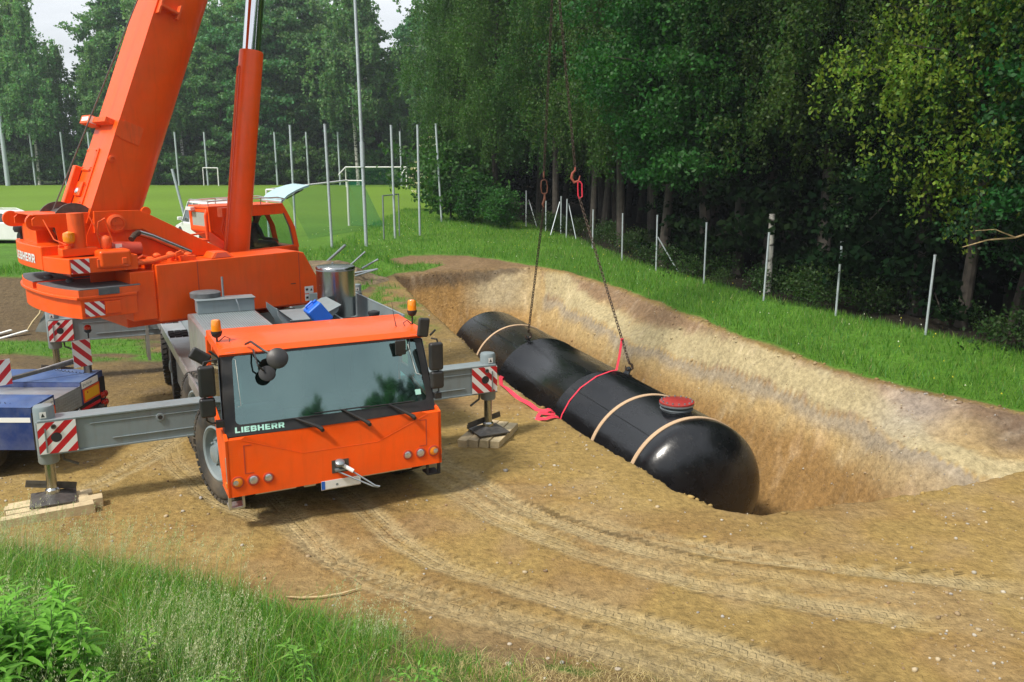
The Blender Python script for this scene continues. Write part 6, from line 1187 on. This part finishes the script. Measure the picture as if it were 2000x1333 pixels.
# ------------------------------------------------------------------ loose gravel, grass, plants
def unit_rock():
    import bmesh
    bm = bmesh.new(); bmesh.ops.create_icosphere(bm, subdivisions=1, radius=1); V_ = np.array([v.co[:] for v in bm.verts]); F_ = np.array([[v.index for v in f.verts] for f in bm.faces]); bm.free(); return V_, F_
def scatter_rocks(name, P, rad, cols):
    V0, F0 = unit_rock(); n = len(P); sc = rad[:, None]*RNG.uniform(.6, 1.3, (n, 3)); sc[:, 2] *= .75; a = RNG.uniform(0, 6.28, n); v = V0[None]*(1+RNG.uniform(-.18, .18, (n, len(V0), 1)))*sc[:, None]
    x = v[..., 0]*np.cos(a)[:, None]-v[..., 1]*np.sin(a)[:, None]; y = v[..., 0]*np.sin(a)[:, None]+v[..., 1]*np.cos(a)[:, None]; v = np.stack([x, y, v[..., 2]], -1)+P[:, None]
    f = F0[None]+(np.arange(n)*len(V0))[:, None, None]; return np_mesh(name, v.reshape(-1, 3), f.reshape(-1, 3), M['pebble'], col=np.repeat(cols, len(V0), 0))
M['pebble'] = col_mat('pebbles', 0, .8)
n = 60000; x = RNG.uniform(-8, 10, n); y = 5+RNG.random(n)**1.3*22; g = gsample(grass, x, y); t_ = gsample(tm, x, y); ps = gsample(pit_sd, x, y)
dens = sm(fbm(x*.9, y*.9, 101, 4), -.05, .55)+.10; dens += 1.2*np.exp(-((x-4.6)**2+(y-7.2)**2)/1.2)+1.6*np.exp(-(((x-7.8)/.8)**2+((y-16.2)/1.1)**2))+1.2*np.exp(-(((x-.55)/.4)**2+((y-6.95)/.2)**2))+1.0*np.exp(-(((x+5.3)/.4)**2+((y-9.7)/.3)**2))
k = (RNG.random(n) < dens*.20) & (g < .3) & (t_ < .45); x = x[k]; y = y[k]; rad = RNG.gamma(2.0, .0038, len(x))+.005; rad = np.clip(rad, .004, .035)
P = np.stack([x, y, gz(x, y)+rad*.25], -1); cc = np.array([(.42, .34, .22), (.30, .22, .13), (.44, .40, .33), (.32, .30, .28), (.24, .16, .09)]); cols = cc[RNG.integers(0, 5, len(x))]*RNG.uniform(.8, 1.15, (len(x), 1))
tag(scatter_rocks('gravel', P, rad, cols), kind='stuff', label='loose gravel and small stones strewn over the bare soil', cat='gravel')
# clods on the pit walls and along the lip
n = 30000; x = RNG.uniform(-5, 12, n); y = RNG.uniform(10, 35, n); ps = gsample(pit_sd, x, y); cl_ = sm(fbm(x*1.1, y*1.1, 131, 4), .0, .5); k = ((np.abs(ps) < .14) & (RNG.random(n) < .8)) | ((ps > 0) & (RNG.random(n) < .03+.35*cl_)); k &= gsample(grass, x, y) < .4; x = x[k]; y = y[k]; rad = np.clip(RNG.gamma(1.5, .010, len(x)), .006, .06)
ci = gsample(colr, x, y); P = np.stack([x, y, gz(x, y)+rad*.2], -1); tag(scatter_rocks('soil_clods', P, rad, np.clip(ci*RNG.uniform(.8, 1.2, (len(x), 1)), 0, 1)), kind='stuff', label='crumbled soil clods on the pit walls and rim', cat='clods')
def blades(name, x, y, h, lean, wd, cols, z=None, segs=2, az=None):
    n = len(x); z = gz(x, y)-.01 if z is None else z; az = RNG.uniform(0, 2*np.pi, n) if az is None else az; fa = RNG.uniform(0, np.pi, n); L = h*lean
    cx, sx = np.cos(az), np.sin(az); wx, wy = np.cos(fa)*wd/2, np.sin(fa)*wd/2; B = np.stack([x, y, z], -1); W = np.stack([wx, wy, wx*0], -1); lv = []
    if segs == 2:
        mid = B+np.stack([cx*L*.3, sx*L*.3, h*.58], -1); tip = B+np.stack([cx*L, sx*L, h*(1-.25*lean)], -1); V_ = np.stack([B-W, B+W, mid+W*.8, mid-W*.8, tip], 1); f = np.array([[0, 1, 2], [0, 2, 3], [3, 2, 4]]); nv = 5
    else: tip = B+np.stack([cx*L, sx*L, h], -1); V_ = np.stack([B-W, B+W, tip], 1); f = np.array([[0, 1, 2]]); nv = 3
    F_ = (f[None]+(np.arange(n)*nv)[:, None, None]).reshape(-1, 3); o = np_mesh(name, V_.reshape(-1, 3), F_, M['blade'], col=np.repeat(cols, nv, 0)); return o
GRN = np.array([(.060, .18, .018), (.09, .23, .022), (.14, .28, .03), (.07, .20, .05), (.22, .26, .08), (.36, .34, .18)])
def gcols(n, p): return GRN[RNG.choice(len(GRN), n, p=p)]*RNG.uniform(.75, 1.25, (n, 1))
# near bank: long wild grass
n = 90000; x = RNG.uniform(-7.5, 4.2, n); y = RNG.uniform(3.2, 9.8, n); g = gsample(grass, x, y); side = sm(-x, -.2, 1.2); pt = fbm(x*1.1, y*1.1, 201, 4)
keep = (g > .5) & (RNG.random(n) < np.clip(.30+.45*side+pt*.9, .03, 1)); x = x[keep]; y = y[keep]; tl_h = .10+.22*sm(-x, .3, 2.2)*RNG.random(len(x))+.10*RNG.random(len(x)); tl_h *= (.7+.5*sm(-gsample(dirt_sd, x, y), .1, .8))
tag(blades('wild_grass', x, y, tl_h*1.25, RNG.uniform(.2, 1.1, len(x)), RNG.uniform(.004, .008, len(x)), gcols(len(x), [.16, .24, .26, .14, .14, .06])*1.12), kind='stuff', label='long wild green grass on the near bank', cat='grass')
# seed heads: thin pale stems with feathery panicles
n = 5200; x = RNG.uniform(-7.0, -.9, n); y = RNG.uniform(4.4, 9.8, n); k = (gsample(grass, x, y) > .4) & (fbm(x*.8, y*.8, 231) > .02); x = x[k]; y = y[k]; n = len(x); h = RNG.uniform(.38, .78, n)*(1-.45*sm(x, -2.5, -1)); az = RNG.normal(.3, .8, n); ln = RNG.uniform(.1, .5, n); z = gz(x, y)
dead = np.array([(.48, .48, .34), (.38, .42, .28), (.26, .34, .16)])
c = dead[RNG.integers(0, 3, n)]; tag(blades('grass_stems', x, y, h, ln, np.full(n, .0035), c, az=az), kind='stuff', label='thin pale grass stems standing above the bank grass', cat='grass')
m_ = 24; tipx = x+np.cos(az)*h*ln; tipy = y+np.sin(az)*h*ln; tipz = z+h*(1-.25*ln); t_ = RNG.random((n, m_)); bx = x[:, None]+(tipx-x)[:, None]*(.72+.28*t_); by = y[:, None]+(tipy-y)[:, None]*(.72+.28*t_); bz = z[:, None]+(tipz-z)[:, None]*(.72+.28*t_)
sp_ = (.035*(1.05-t_)); bx += RNG.normal(0, 1, (n, m_))*sp_*.7; by += RNG.normal(0, 1, (n, m_))*sp_*.7; bz += RNG.normal(0, 1, (n, m_))*.008
sdz = blades('seed_heads', bx.ravel(), by.ravel(), np.full(n*m_, .013), RNG.uniform(-1, 1, n*m_), np.full(n*m_, .006), np.repeat(c, m_, 0)*1.25, z=bz.ravel(), segs=1); tag(sdz, kind='stuff', label='feathery pale seed heads over the near bank grass', cat='seed heads')
# dry straw tufts
x = np.concatenate([RNG.normal(-1.35, .22, 900), RNG.normal(.1, .9, 2600), RNG.normal(1.9, .9, 2000)]); y = np.concatenate([RNG.normal(7.15, .16, 900), RNG.normal(6.5, .30, 2600), RNG.normal(6.0, .35, 2000)]); n = len(x)
tag(blades('dry_straw', x, y, RNG.uniform(.03, .10, n), RNG.uniform(.5, 2.6, n), np.full(n, .004), np.array([(.50, .40, .20)])*RNG.uniform(.7, 1.3, (n, 1))), kind='stuff', label='dry straw tufts lying between soil and grass', cat='straw')
# grass strip along the pit, bank behind, field edge
n = 210000; x = RNG.uniform(-16, 14, n); y = 14+RNG.random(n)**1.2*46; g = gsample(grass, x, y); fdn, _, fun = sd_line(x, y, FENCE); k = (g > .5) & ~((fun > .5)) & (~((x < -7.5) & (y > 34))) & (RNG.random(n) < np.where(y > 36, .8, 1)); x = x[k]; y = y[k]; n = len(x)
rim = np.exp(-np.abs(gsample(dirt_sd, x, y))/.5); h = (.10+.14*RNG.random(n)*(.6+.8*sm(fbm(x*.7, y*.7, 301), -.3, .4)))*(1+.4*rim); h *= np.where((x < -6) & (y < 24), .45, 1)
c_ = GRN[RNG.choice(6, n, p=[.30, .33, .22, .10, .04, .01])]*RNG.uniform(.7, 1.25, (n, 1)); tag(blades('grass_strip', x, y, h, RNG.uniform(.1, .7, n), RNG.uniform(.012, .024, n), c_, segs=1), kind='stuff', label='lush green grass on the strip around the pit', cat='grass')
n = 700; x = RNG.uniform(-9, 11, n); y = RNG.uniform(15, 48, n); k = (gsample(grass, x, y) > .6); x = x[k]; y = y[k]; n = len(x)
tag(blades('meadow_flowers', x, y, np.full(n, .035), RNG.uniform(-.5, .5, n), np.full(n, .035), np.array([(.65, .60, .05), (.7, .7, .6)])[RNG.integers(0, 2, n)], z=gz(x, y)+.2, segs=1), kind='stuff', label='small yellow and white flowers in the strip grass', cat='flowers')
# leafy plants
def leafy(name, stems, label, cat, group=None, leafL=.12, colr_=(.11, .27, .03)):
    Vv = []; Ff = []; Cc = []
    def leaf(p, d, L, wd, c):
        d = Vector(d).normalized(); s_ = d.cross(Vector((0, 0, 1))).normalized(); k = len(Vv); dr = Vector((0, 0, -1)); up = s_.cross(d)
        pts_ = [p, p+d*L*.35+s_*wd-up*.0+up*wd*.3, p+d*L*.35, p+d*L*.35-s_*wd+up*wd*.3, p+d*L*.72+s_*wd*.7+dr*L*.10+up*wd*.2, p+d*L*.72+dr*L*.12, p+d*L*.72-s_*wd*.7+dr*L*.10+up*wd*.2, p+d*L+dr*L*.28]
        Vv.extend([tuple(q) for q in pts_]); Ff.extend([(k, k+2, k+1), (k, k+3, k+2), (k+1, k+2, k+5), (k+1, k+5, k+4), (k+2, k+3, k+6), (k+2, k+6, k+5), (k+4, k+5, k+7), (k+5, k+6, k+7)]); Cc.extend([c]*8)
    st = MB()
    for (x, y, h, lx, ly) in stems:
        z0 = g1z(x, y); base = Vector((x, y, z0)); top = Vector((x+lx, y+ly, z0+h)); st.tube([tuple(base), tuple(base.lerp(top, .5)), tuple(top)], [.006, .005, .003], 5); nl = int(h/.016)
        for i in range(nl):
            t = .15+.85*i/nl; p = base.lerp(top, t); a = i*2.4+random.uniform(-.3, .3); el = random.uniform(.0, .5)+.7*max(0, t-.8)*5*.6; L = leafL*random.uniform(.7, 1.1)*(1.0 if t < .8 else 1.25-1.2*(t-.8)*3); f = random.uniform(.7, 1.3)*(.7+.6*t)
            leaf(p, (math.cos(a), math.sin(a), el), max(.03, L), L*.11, (colr_[0]*f, colr_[1]*f, colr_[2]*f))
    r = empty(name, (0, 0, 0)); tag(r, label, cat, group); st.build('stem', pm('green_stem', (.10, .18, .05), .7), r); np_mesh('leaves', Vv, Ff, M['blade'], r, col=np.array(Cc)); return r
def st_(n, cx, cy, rx, ry, h0, h1): return [(cx+random.gauss(0, rx), cy+random.gauss(0, ry), random.uniform(h0, h1), random.gauss(0, .07), random.gauss(0, .07)) for _ in range(n)]
leafy('leafy_bush', st_(60, -3.25, 4.9, .24, .24, .55, .95), 'large bright green leafy bush in the bottom left corner', 'bush', leafL=.17)
leafy('leafy_bush', st_(14, -2.62, 4.45, .12, .12, .35, .6), 'low leafy plant clump right of the corner bush', 'bush', leafL=.15)
leafy('tall_weed', [(-3.95, 5.95, 1.0, .0, 0)], 'tall single weed standing above the corner bush', 'weed', 'single tall weeds', leafL=.06, colr_=(.16, .30, .03))
leafy('tall_weed', [(-2.45, 5.15, .70, .02, 0), (-2.5, 5.2, .5, -.04, 0)], 'weed with bright tip standing right of the corner bush', 'weed', 'single tall weeds', leafL=.09, colr_=(.14, .28, .03))
leafy('tall_weed', [(-1.45, 5.3, .50, .02, 0)], 'slim weed near the middle of the near grass bank', 'weed', 'single tall weeds', leafL=.08)
for i_, (x, y, h) in enumerate(((-2.0, 4.9, .42), (-1.0, 4.7, .35), (-3.6, 6.4, .45), (-2.9, 6.0, .38), (-1.7, 6.0, .36), (-.6, 5.6, .3), (-4.4, 6.9, .5))):
    leafy('meadow_weed', [(x+random.gauss(0, .07), y+random.gauss(0, .07), h*random.uniform(.7, 1.1), random.gauss(0, .06), random.gauss(0, .06)) for _ in range(6)], ('short leafy weed clump in the lower middle of the near bank', 'small leafy weed low on the near bank, right of the middle', 'leafy weed clump near the bank top behind the corner bush', 'leafy weed between the corner bush and the reedy tuft', 'broad leafy weed below the reedy tuft', 'small weed at the right end of the near bank grass', 'leafy weed at the left edge above the corner bush')[i_], 'weed', 'leafy weeds in the near bank grass', leafL=.10, colr_=(.12, .26, .04))
# reedy tuft of upright blades
n = 90; x = RNG.normal(-2.45, .10, n); y = RNG.normal(7.0, .08, n); tag(blades('reed_tuft', x, y, RNG.uniform(.4, .75, n), RNG.uniform(.0, .18, n), np.full(n, .007), gcols(n, [.3, .3, .2, 0, .2, 0])), 'tall upright tuft of thin green blades on the near bank', 'grass tuft')
# ------------------------------------------------------------------ trees
def leaf_cloud(C, size, base, var, seed, elong=1.5, hang=0):
    r = np.random.default_rng(seed); n = len(C); d = r.normal(0, 1, (n, 3)); d[:, 2] -= hang; d /= np.linalg.norm(d, axis=1)[:, None]; q = r.normal(0, 1, (n, 3)); u = np.cross(d, q); u /= np.linalg.norm(u, axis=1)[:, None]+1e-9
    s = size*r.uniform(.7, 1.25, n)[:, None]; a = C-d*s*.5*elong; b = C+d*s*.5*elong; V_ = np.stack([a, C+u*s*.5, b, C-u*s*.5], 1).reshape(-1, 3); F_ = (np.array([[0, 1, 2, 3]])[None]+(np.arange(n)*4)[:, None, None]).reshape(-1, 4)
    f = r.uniform(1-var, 1+var, (n, 1)); c = np.array(base)[None]*f; c[:, 0] *= r.uniform(.8, 1.35, n); return V_, F_, np.repeat(c, 4, 0)
def crown_prof(kind, t):
    if kind == 'spruce': return max(.08, (1-t))**.8
    if kind == 'birch': return (.55+.45*math.sin(math.pi*min(1, t*1.05+.12)))*(1-.55*t**3)
    return math.sin(math.pi*(t*.80+.16))**.7
TREES = {}
def tree_type(key, kind, h, zb, rad, nb, per, leaf, col, seed, trunk_r, bark, droop=0, gap=.0, var=.35):
    r = random.Random(seed); rn = np.random.default_rng(seed); C = []; wood = MB(); bend = [(r.gauss(0, .012)*h, r.gauss(0, .012)*h) for _ in range(4)]
    def tp(z): t = z/h; i = t*3; k = min(2, int(i)); f = i-k; a = (0, 0) if k == 0 else bend[k]; b = bend[k+1] if k+1 < 4 else bend[3]; a = (0, 0) if k == 0 else bend[k]; return (a[0]*(1-f)+b[0]*f, a[1]*(1-f)+b[1]*f)
    zs = [0, .02*h, .12*h, .3*h, .5*h, .7*h, .85*h, .97*h]; wood.tube([(*tp(z), z-.15) for z in zs], [trunk_r*1.5, trunk_r*1.12, trunk_r, trunk_r*.85, trunk_r*.62, trunk_r*.42, trunk_r*.22, trunk_r*.06], 10)
    for i in range(nb):
        t = (i+.5)/nb; t = min(.99, max(0, t+r.uniform(-.03, .03))); z = zb+(h-zb)*t; a = i*2.399+r.uniform(-.5, .5); L = rad*crown_prof(kind, t)*r.uniform(.65, 1.15)
        if kind == 'side': L *= 1.0
        rise = {'birch': .35, 'spruce': -.25}.get(kind, .35); x0, y0 = tp(z); p0 = Vector((x0, y0, z)); tip = p0+Vector((math.cos(a)*L, math.sin(a)*L, rise*L*(1 if kind == 'spruce' else 1-t*.5))); mid = p0.lerp(tip, .5)+Vector((0, 0, .10*L))
        wood.tube([tuple(p0), tuple(mid), tuple(tip)], [trunk_r*.26*(1-t*.6), trunk_r*.14*(1-t*.6), .012], 4)
        if r.random() < gap: continue
        ns = max(3, int(3+L*1.6))
        for k in range(ns):
            u = .28+.75*(k+r.random())/ns; c = (p0.lerp(mid, u*2) if u < .5 else mid.lerp(tip, u*2-1)); sp = .16*L+.30; c = np.array(c)+rn.normal(0, 1, 3)*sp*np.array((.9, .9, .5)); m_ = int(per*r.uniform(.5, 1.4))
            if kind == 'birch':
                C.append(c[None]+rn.normal(0, 1, (m_//3, 3))*np.array((.34, .34, .22))*(.6+.1*L))
                for q in range(3):
                    D = r.uniform(.5, 1)*droop; tt = rn.random(m_//4); s0 = c+rn.normal(0, .28, 3); pts_ = s0[None]+np.stack([rn.normal(0, .05, m_//4)+.10*np.cos(a)*tt, rn.normal(0, .05, m_//4)+.10*np.sin(a)*tt, -tt*D], -1)+rn.normal(0, .06, (m_//4, 3)); C.append(pts_)
            else: C.append(c[None]+rn.normal(0, 1, (m_, 3))*np.array((.42, .42, .20 if kind != 'spruce' else .12))*(.6+.12*L))
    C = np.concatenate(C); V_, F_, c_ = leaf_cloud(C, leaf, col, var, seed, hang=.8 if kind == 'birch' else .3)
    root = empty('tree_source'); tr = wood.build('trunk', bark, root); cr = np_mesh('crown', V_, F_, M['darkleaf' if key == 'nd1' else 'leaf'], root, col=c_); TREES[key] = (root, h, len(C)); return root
T_ = tree_type
T_('nb1', 'birch', 19, 4.4, 3.6, 60, 170, .085, (.038, .098, .019), 11, .21, 'bark', droop=2.0)
T_('nb2', 'birch', 17, 3.8, 3.3, 54, 170, .085, (.044, .102, .018), 12, .17, 'bark', droop=1.7)
T_('nm1', 'broad', 16, 2.9, 4.0, 58, 120, .125, (.016, .088, .016), 13, .24, 'bark')
T_('nm2', 'broad', 18, 4.4, 3.6, 54, 100, .12, (.020, .068, .014), 14, .22, 'bark')
T_('nm3', 'broad', 11, 1.5, 2.8, 34, 90, .10, (.014, .050, .012), 24, .12, 'bark')
T_('nt1', 'birch', 20, 7.5, 3.0, 50, 120, .085, (.032, .082, .017), 25, .2, 'bark2', droop=2.2, gap=.1)
T_('ny1', 'birch', 15, 3.4, 3.3, 50, 150, .085, (.105, .17, .018), 19, .16, 'bark', droop=1.6)
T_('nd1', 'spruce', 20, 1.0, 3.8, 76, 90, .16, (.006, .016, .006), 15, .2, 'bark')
T_('fb1', 'birch', 27, 7, 4.0, 46, 70, .26, (.11, .23, .085), 16, .20, 'birch', droop=2.4, gap=.25)
T_('fm1', 'broad', 24, 4, 5.0, 46, 56, .30, (.065, .185, .075), 17, .26, 'bark2', gap=.12)
T_('fm2', 'broad', 28, 6, 4.6, 46, 54, .30, (.10, .21, .08), 18, .25, 'bark2', gap=.22)
T_('fd1', 'spruce', 25, 3, 4.0, 44, 40, .34, (.028, .080, .042), 20, .22, 'bark')
T_('bush', 'broad', 3.6, .15, 1.9, 26, 46, .15, (.028, .090, .016), 21, .05, 'bark')
T_('fbush', 'broad', 5.5, .2, 3.2, 24, 40, .34, (.050, .12, .035), 22, .08, 'bark')
T_('scrub', 'broad', 1.1, .05, .75, 14, 20, .085, (.028, .065, .015), 23, .015, 'bark')
NAMES = {'n': 'tree', 'f': 'tree'}
USED = set()
def plant(key, x, y, sc=1, rz=None, name='tree', label='', cat='tree', group=None, lean=None, zs=None):
    root = TREES[key][0]
    if key in USED: o = dup(root)
    else: USED.add(key); o = root
    o.name = name; o.location = (x, y, g1z(x, y)); o.rotation_euler = (lean[0] if lean else 0, lean[1] if lean else 0, random.uniform(0, 6.28) if rz is None else rz); o.scale = (sc, sc, (zs or sc)); tag(o, label, cat, group); return o
KN = {'nb1': ('birch_tree', 'drooping olive green birch'), 'nb2': ('birch_tree', 'drooping fresh green birch'), 'nm1': ('maple_tree', 'broad dark green leafy maple'), 'nt1': ('birch_tree', 'bare trunked tall birch'), 'nm3': ('maple_tree', 'low dark green leafy maple'), 'nm2': ('beech_tree', 'tall dark green leafy tree'), 'ny1': ('birch_tree', 'yellowish green drooping birch'), 'nd1': ('spruce_tree', 'dark spruce'), 'fb1': ('birch_tree', 'tall pale stemmed birch'), 'fm1': ('deciduous_tree', 'broad blue green deciduous tree'), 'fm2': ('deciduous_tree', 'tall loose crowned tree'), 'fd1': ('spruce_tree', 'dark narrow spruce')}
front = [('nb1', -3.3, 55.5, .88), ('nb2', -1.4, 57, .9), ('nb1', -.9, 50.5, .85), ('nb2', 1.6, 51.5, .95), ('nb1', 2.4, 47.0, .86), ('nb2', 4.1, 43.5, .95), ('nm2', 5.0, 46.5, .95), ('nb1', 5.0, 39.0, .92), ('nb2', 6.6, 36.0, .9), ('nm1', 5.9, 33.4, .80), ('nm1', 7.3, 31.8, .92), ('nm2', 8.0, 34.5, 1.0), ('nb1', 8.9, 29.5, .85), ('nb2', 9.9, 27.2, .95), ('nm2', 11.0, 29.8, 1.0), ('nb1', 12.0, 24.8, .85), ('ny1', 11.7, 21.8, .92), ('nb2', 13.8, 22.5, .9), ('ny1', 14.2, 18.6, .85), ('nm1', 13.6, 20.0, .8), ('nm3', 12.6, 21.2, .8), ('nm3', 11.6, 24.4, .7), ('nt1', 9.83, 26.97, .95), ('nt1', 8.12, 30.5, .9), ('nt1', 11.2, 23.4, .85), ('nm3', 14.6, 16.6, .9), ('nm1', 16.2, 17.2, .9)]
ORD = 'first second third fourth fifth sixth seventh eighth ninth tenth eleventh twelfth thirteenth fourteenth fifteenth sixteenth seventeenth eighteenth nineteenth twentieth twenty-first twenty-second twenty-third twenty-fourth twenty-fifth twenty-sixth twenty-seventh twenty-eighth twenty-ninth thirtieth'.split()
for i, (k, x, y, s) in enumerate(front):
    nm, ds_ = KN[k]; plant(k, x, y, s, name=nm, label=f'{ds_}, {ORD[i]} of the fence row counted from the far end', group='trees along the fence', zs=s*1.05)
cnt = 0
def behind(x, y, dmin): d, s, u = sd_line(np.array([x]), np.array([y]), FENCE); return u[0] > dmin
rr_ = random.Random(44); rows = []
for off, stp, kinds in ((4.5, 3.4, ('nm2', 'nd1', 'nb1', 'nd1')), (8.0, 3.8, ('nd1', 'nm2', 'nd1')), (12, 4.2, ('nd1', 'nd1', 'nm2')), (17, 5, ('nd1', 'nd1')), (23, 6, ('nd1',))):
    FP = [(20, 4)]+FENCE+[(-3.2, 72), (-3.6, 95), (-3, 112)]
    L = 0
    for (x0, y0), (x1, y1) in zip(FP, FP[1:]):
        d = math.dist((x0, y0), (x1, y1)); nx_, ny_ = (y1-y0)/d, -(x1-x0)/d; s = 0
        while s < d:
            t = s/d; x, y = x0+(x1-x0)*t+nx_*off+rr_.uniform(-1, 1), y0+(y1-y0)*t+ny_*off+rr_.uniform(-1, 1); st2 = stp*(1 if y < 60 else 1.5)
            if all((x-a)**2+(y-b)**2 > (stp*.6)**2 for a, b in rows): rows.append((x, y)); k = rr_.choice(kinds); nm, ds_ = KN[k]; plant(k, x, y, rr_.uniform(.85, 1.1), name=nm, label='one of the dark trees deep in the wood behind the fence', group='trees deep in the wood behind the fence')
            s += st2
# far wood behind the field
far = []; rr_ = random.Random(9)
for row, (y0, stp, kinds) in enumerate(((118, 4.2, ('fb1', 'fm1', 'fm2', 'fm1', 'fd1')), (124, 4.4, ('fm1', 'fm2', 'fd1', 'fb1')), (131, 4.8, ('fm2', 'fd1', 'fm1')), (140, 6.0, ('fd1', 'fm2')))):
    x = -100
    while x < 4:
        k = rr_.choice(kinds); X_, Y_ = x+rr_.uniform(-1.4, 1.4), y0+rr_.uniform(-1.8, 1.8); px = X_/Y_*1664/.978+1000
        s = rr_.uniform(.80, 1.08)*(1 if row < 2 else .95)
        if 105 < px < 215: s *= .64
        if 735 < px < 790: s *= .70
        if row > 1 and (px < 190 or 700 < px < 800): x += stp; continue
        nm, ds_ = KN[k]; far.append((k, X_, Y_)); plant(k, X_, Y_, s, name=nm, label=f'{ds_} in the far wood behind the football field', group=f'{ds_}s of the far wood')
        x += stp*rr_.uniform(.8, 1.2)
# tall white-stemmed birches one can tell apart
for x, y, s, lb in ((-62.2, 114, .84, 'forked birch with two pale stems in the far wood near the left edge'), (-20.0, 113, 1.08, 'birch with a tall white stem behind the far goal'), (-7.6, 104, 1.05, 'white stemmed birch at the right end of the far wood')):
    plant('fb1', x, y, s, name='birch_tree', label=lb, group='white stemmed birches of the far wood')
x = -100; i = 0
while x < -7:
    plant('fbush', x, 115.8+rr_.uniform(-.8, .8), rr_.uniform(.55, .95), name='hedge_shrub', label='rounded shrub in the hedge at the foot of the far wood', cat='shrub', group='hedge shrubs before the far wood'); x += rr_.uniform(2.6, 3.8)
# undergrowth shrubs
for x, y, s, lb in ((-3.6, 50.5, 1.15, 'leafy shrub at the left end of the fence beside the field'), (-2.2, 48.3, .7, 'low shrub before the far fence posts'), (-.6, 46.4, .55, 'low dark shrub left of the eleventh fence post'), (8.9, 27.6, .26, 'bright shrub between the third and fourth fence post')):
    plant('bush', x, y, s, name='shrub', label=lb, cat='shrub', group='shrubs by the fence')
el = plant('bush', -4.0, 58, 1.5, name='elder_bush', label='tall elder bush with white flower heads left of the fence trees', cat='bush')
fl = []; rf = np.random.default_rng(3)
for _ in range(60):
    a = rf.uniform(2.6, 5.9); zz = rf.uniform(.7, 3.4); r_ = 1.75*crown_prof('broad', zz/3.6)+.1; c = np.array((r_*math.cos(a), r_*math.sin(a), zz)); fl.append(c[None]+rf.normal(0, 1, (26, 3))*np.array((.07, .07, .02)))
V_, F_, c_ = leaf_cloud(np.concatenate(fl), .05, (.75, .75, .62), .1, 4); fo = np_mesh('flower_heads', V_, F_, M['leaf'], el, col=c_); fo.rotation_euler = (0, 0, -el.rotation_euler[2])
i = 0
for k in range(46):
    t = rr_.random()*(len(FENCE)-2); j = int(t); f = t-j; x = FENCE[j][0]*(1-f)+FENCE[j+1][0]*f; y = FENCE[j][1]*(1-f)+FENCE[j+1][1]*f; x += rr_.uniform(.2, 2.2); y += rr_.uniform(0, 1)
    plant('scrub', x, y, rr_.uniform(.3, .8), name='undergrowth_plant', label='low leafy undergrowth plant at the foot of the wood along the fence', cat='plant', group='undergrowth along the fence')
# cut birch stump post and dead branch
m = MB(); m.tube([(0, 0, -.1), (.02, 0, 1.2), (.0, 0, 2.45)], [.11, .10, .09], 10); o = m.build('birch_stump', 'birch'); o.location = (8.05, 26.6, g1z(8.05, 26.6)); tag(o, 'tall pale birch stump standing behind the fence, left of the third post', 'tree stump')
m = MB(); m.tube([(12.6, 20.0, 3.0), (11.6, 19.7, 2.75), (10.9, 19.6, 2.70), (10.3, 19.5, 2.55)], [.03, .025, .018, .008], 6).tube([(11.6, 19.7, 2.75), (11.0, 19.5, 2.95), (10.5, 19.4, 2.93)], [.018, .012, .006], 5); tag(m.build('dead_branch', 'wood'), 'bare pale dead branch reaching in from the right edge', 'branch')
# trees standing behind the photographer
for i, (x, y, k, sc) in enumerate([(10+42*t+rr_.uniform(-.8, .8)+r2_*3, -50+34*t-r2_*4, ('fm1', 'fd1', 'fm1')[int(t*97) % 3], rr_.uniform(.80, .92)+.06*r2_) for r2_ in (0, 1) for t in [q/17 for q in range(18)]]):
    nm, ds_ = KN[k]; plant(k, x, y, sc, name=nm, label='tree standing behind the photographer, seen only in reflections', group='trees behind the photographer')
x = -104
while x < 2:
    plant('fbush', x, 121+rr_.uniform(-1, 1), rr_.uniform(.9, 1.3), name='understorey_shrub', label='dark understorey shrub between the trunks of the far wood', cat='shrub', group='understorey of the far wood'); x += 4.2
# ------------------------------------------------------------------ air
m = MB(); m.box((-440, -440, -6), (440, 640, 37)); hz = m.build('haze', 'steel'); hz.data.materials.clear(); hm_ = bpy.data.materials.new('haze'); hm_.use_nodes = True; t = hm_.node_tree; t.nodes.clear()
o = N(t, 'ShaderNodeOutputMaterial'); pv = N(t, 'ShaderNodeVolumePrincipled'); pv.inputs['Density'].default_value = .0005; pv.inputs['Color'].default_value = (.82, .90, 1, 1); pv.inputs['Anisotropy'].default_value = .2; LK(t, pv.outputs[0], o.inputs['Volume']); hz.data.materials.append(hm_); tag(hz, kind='stuff')
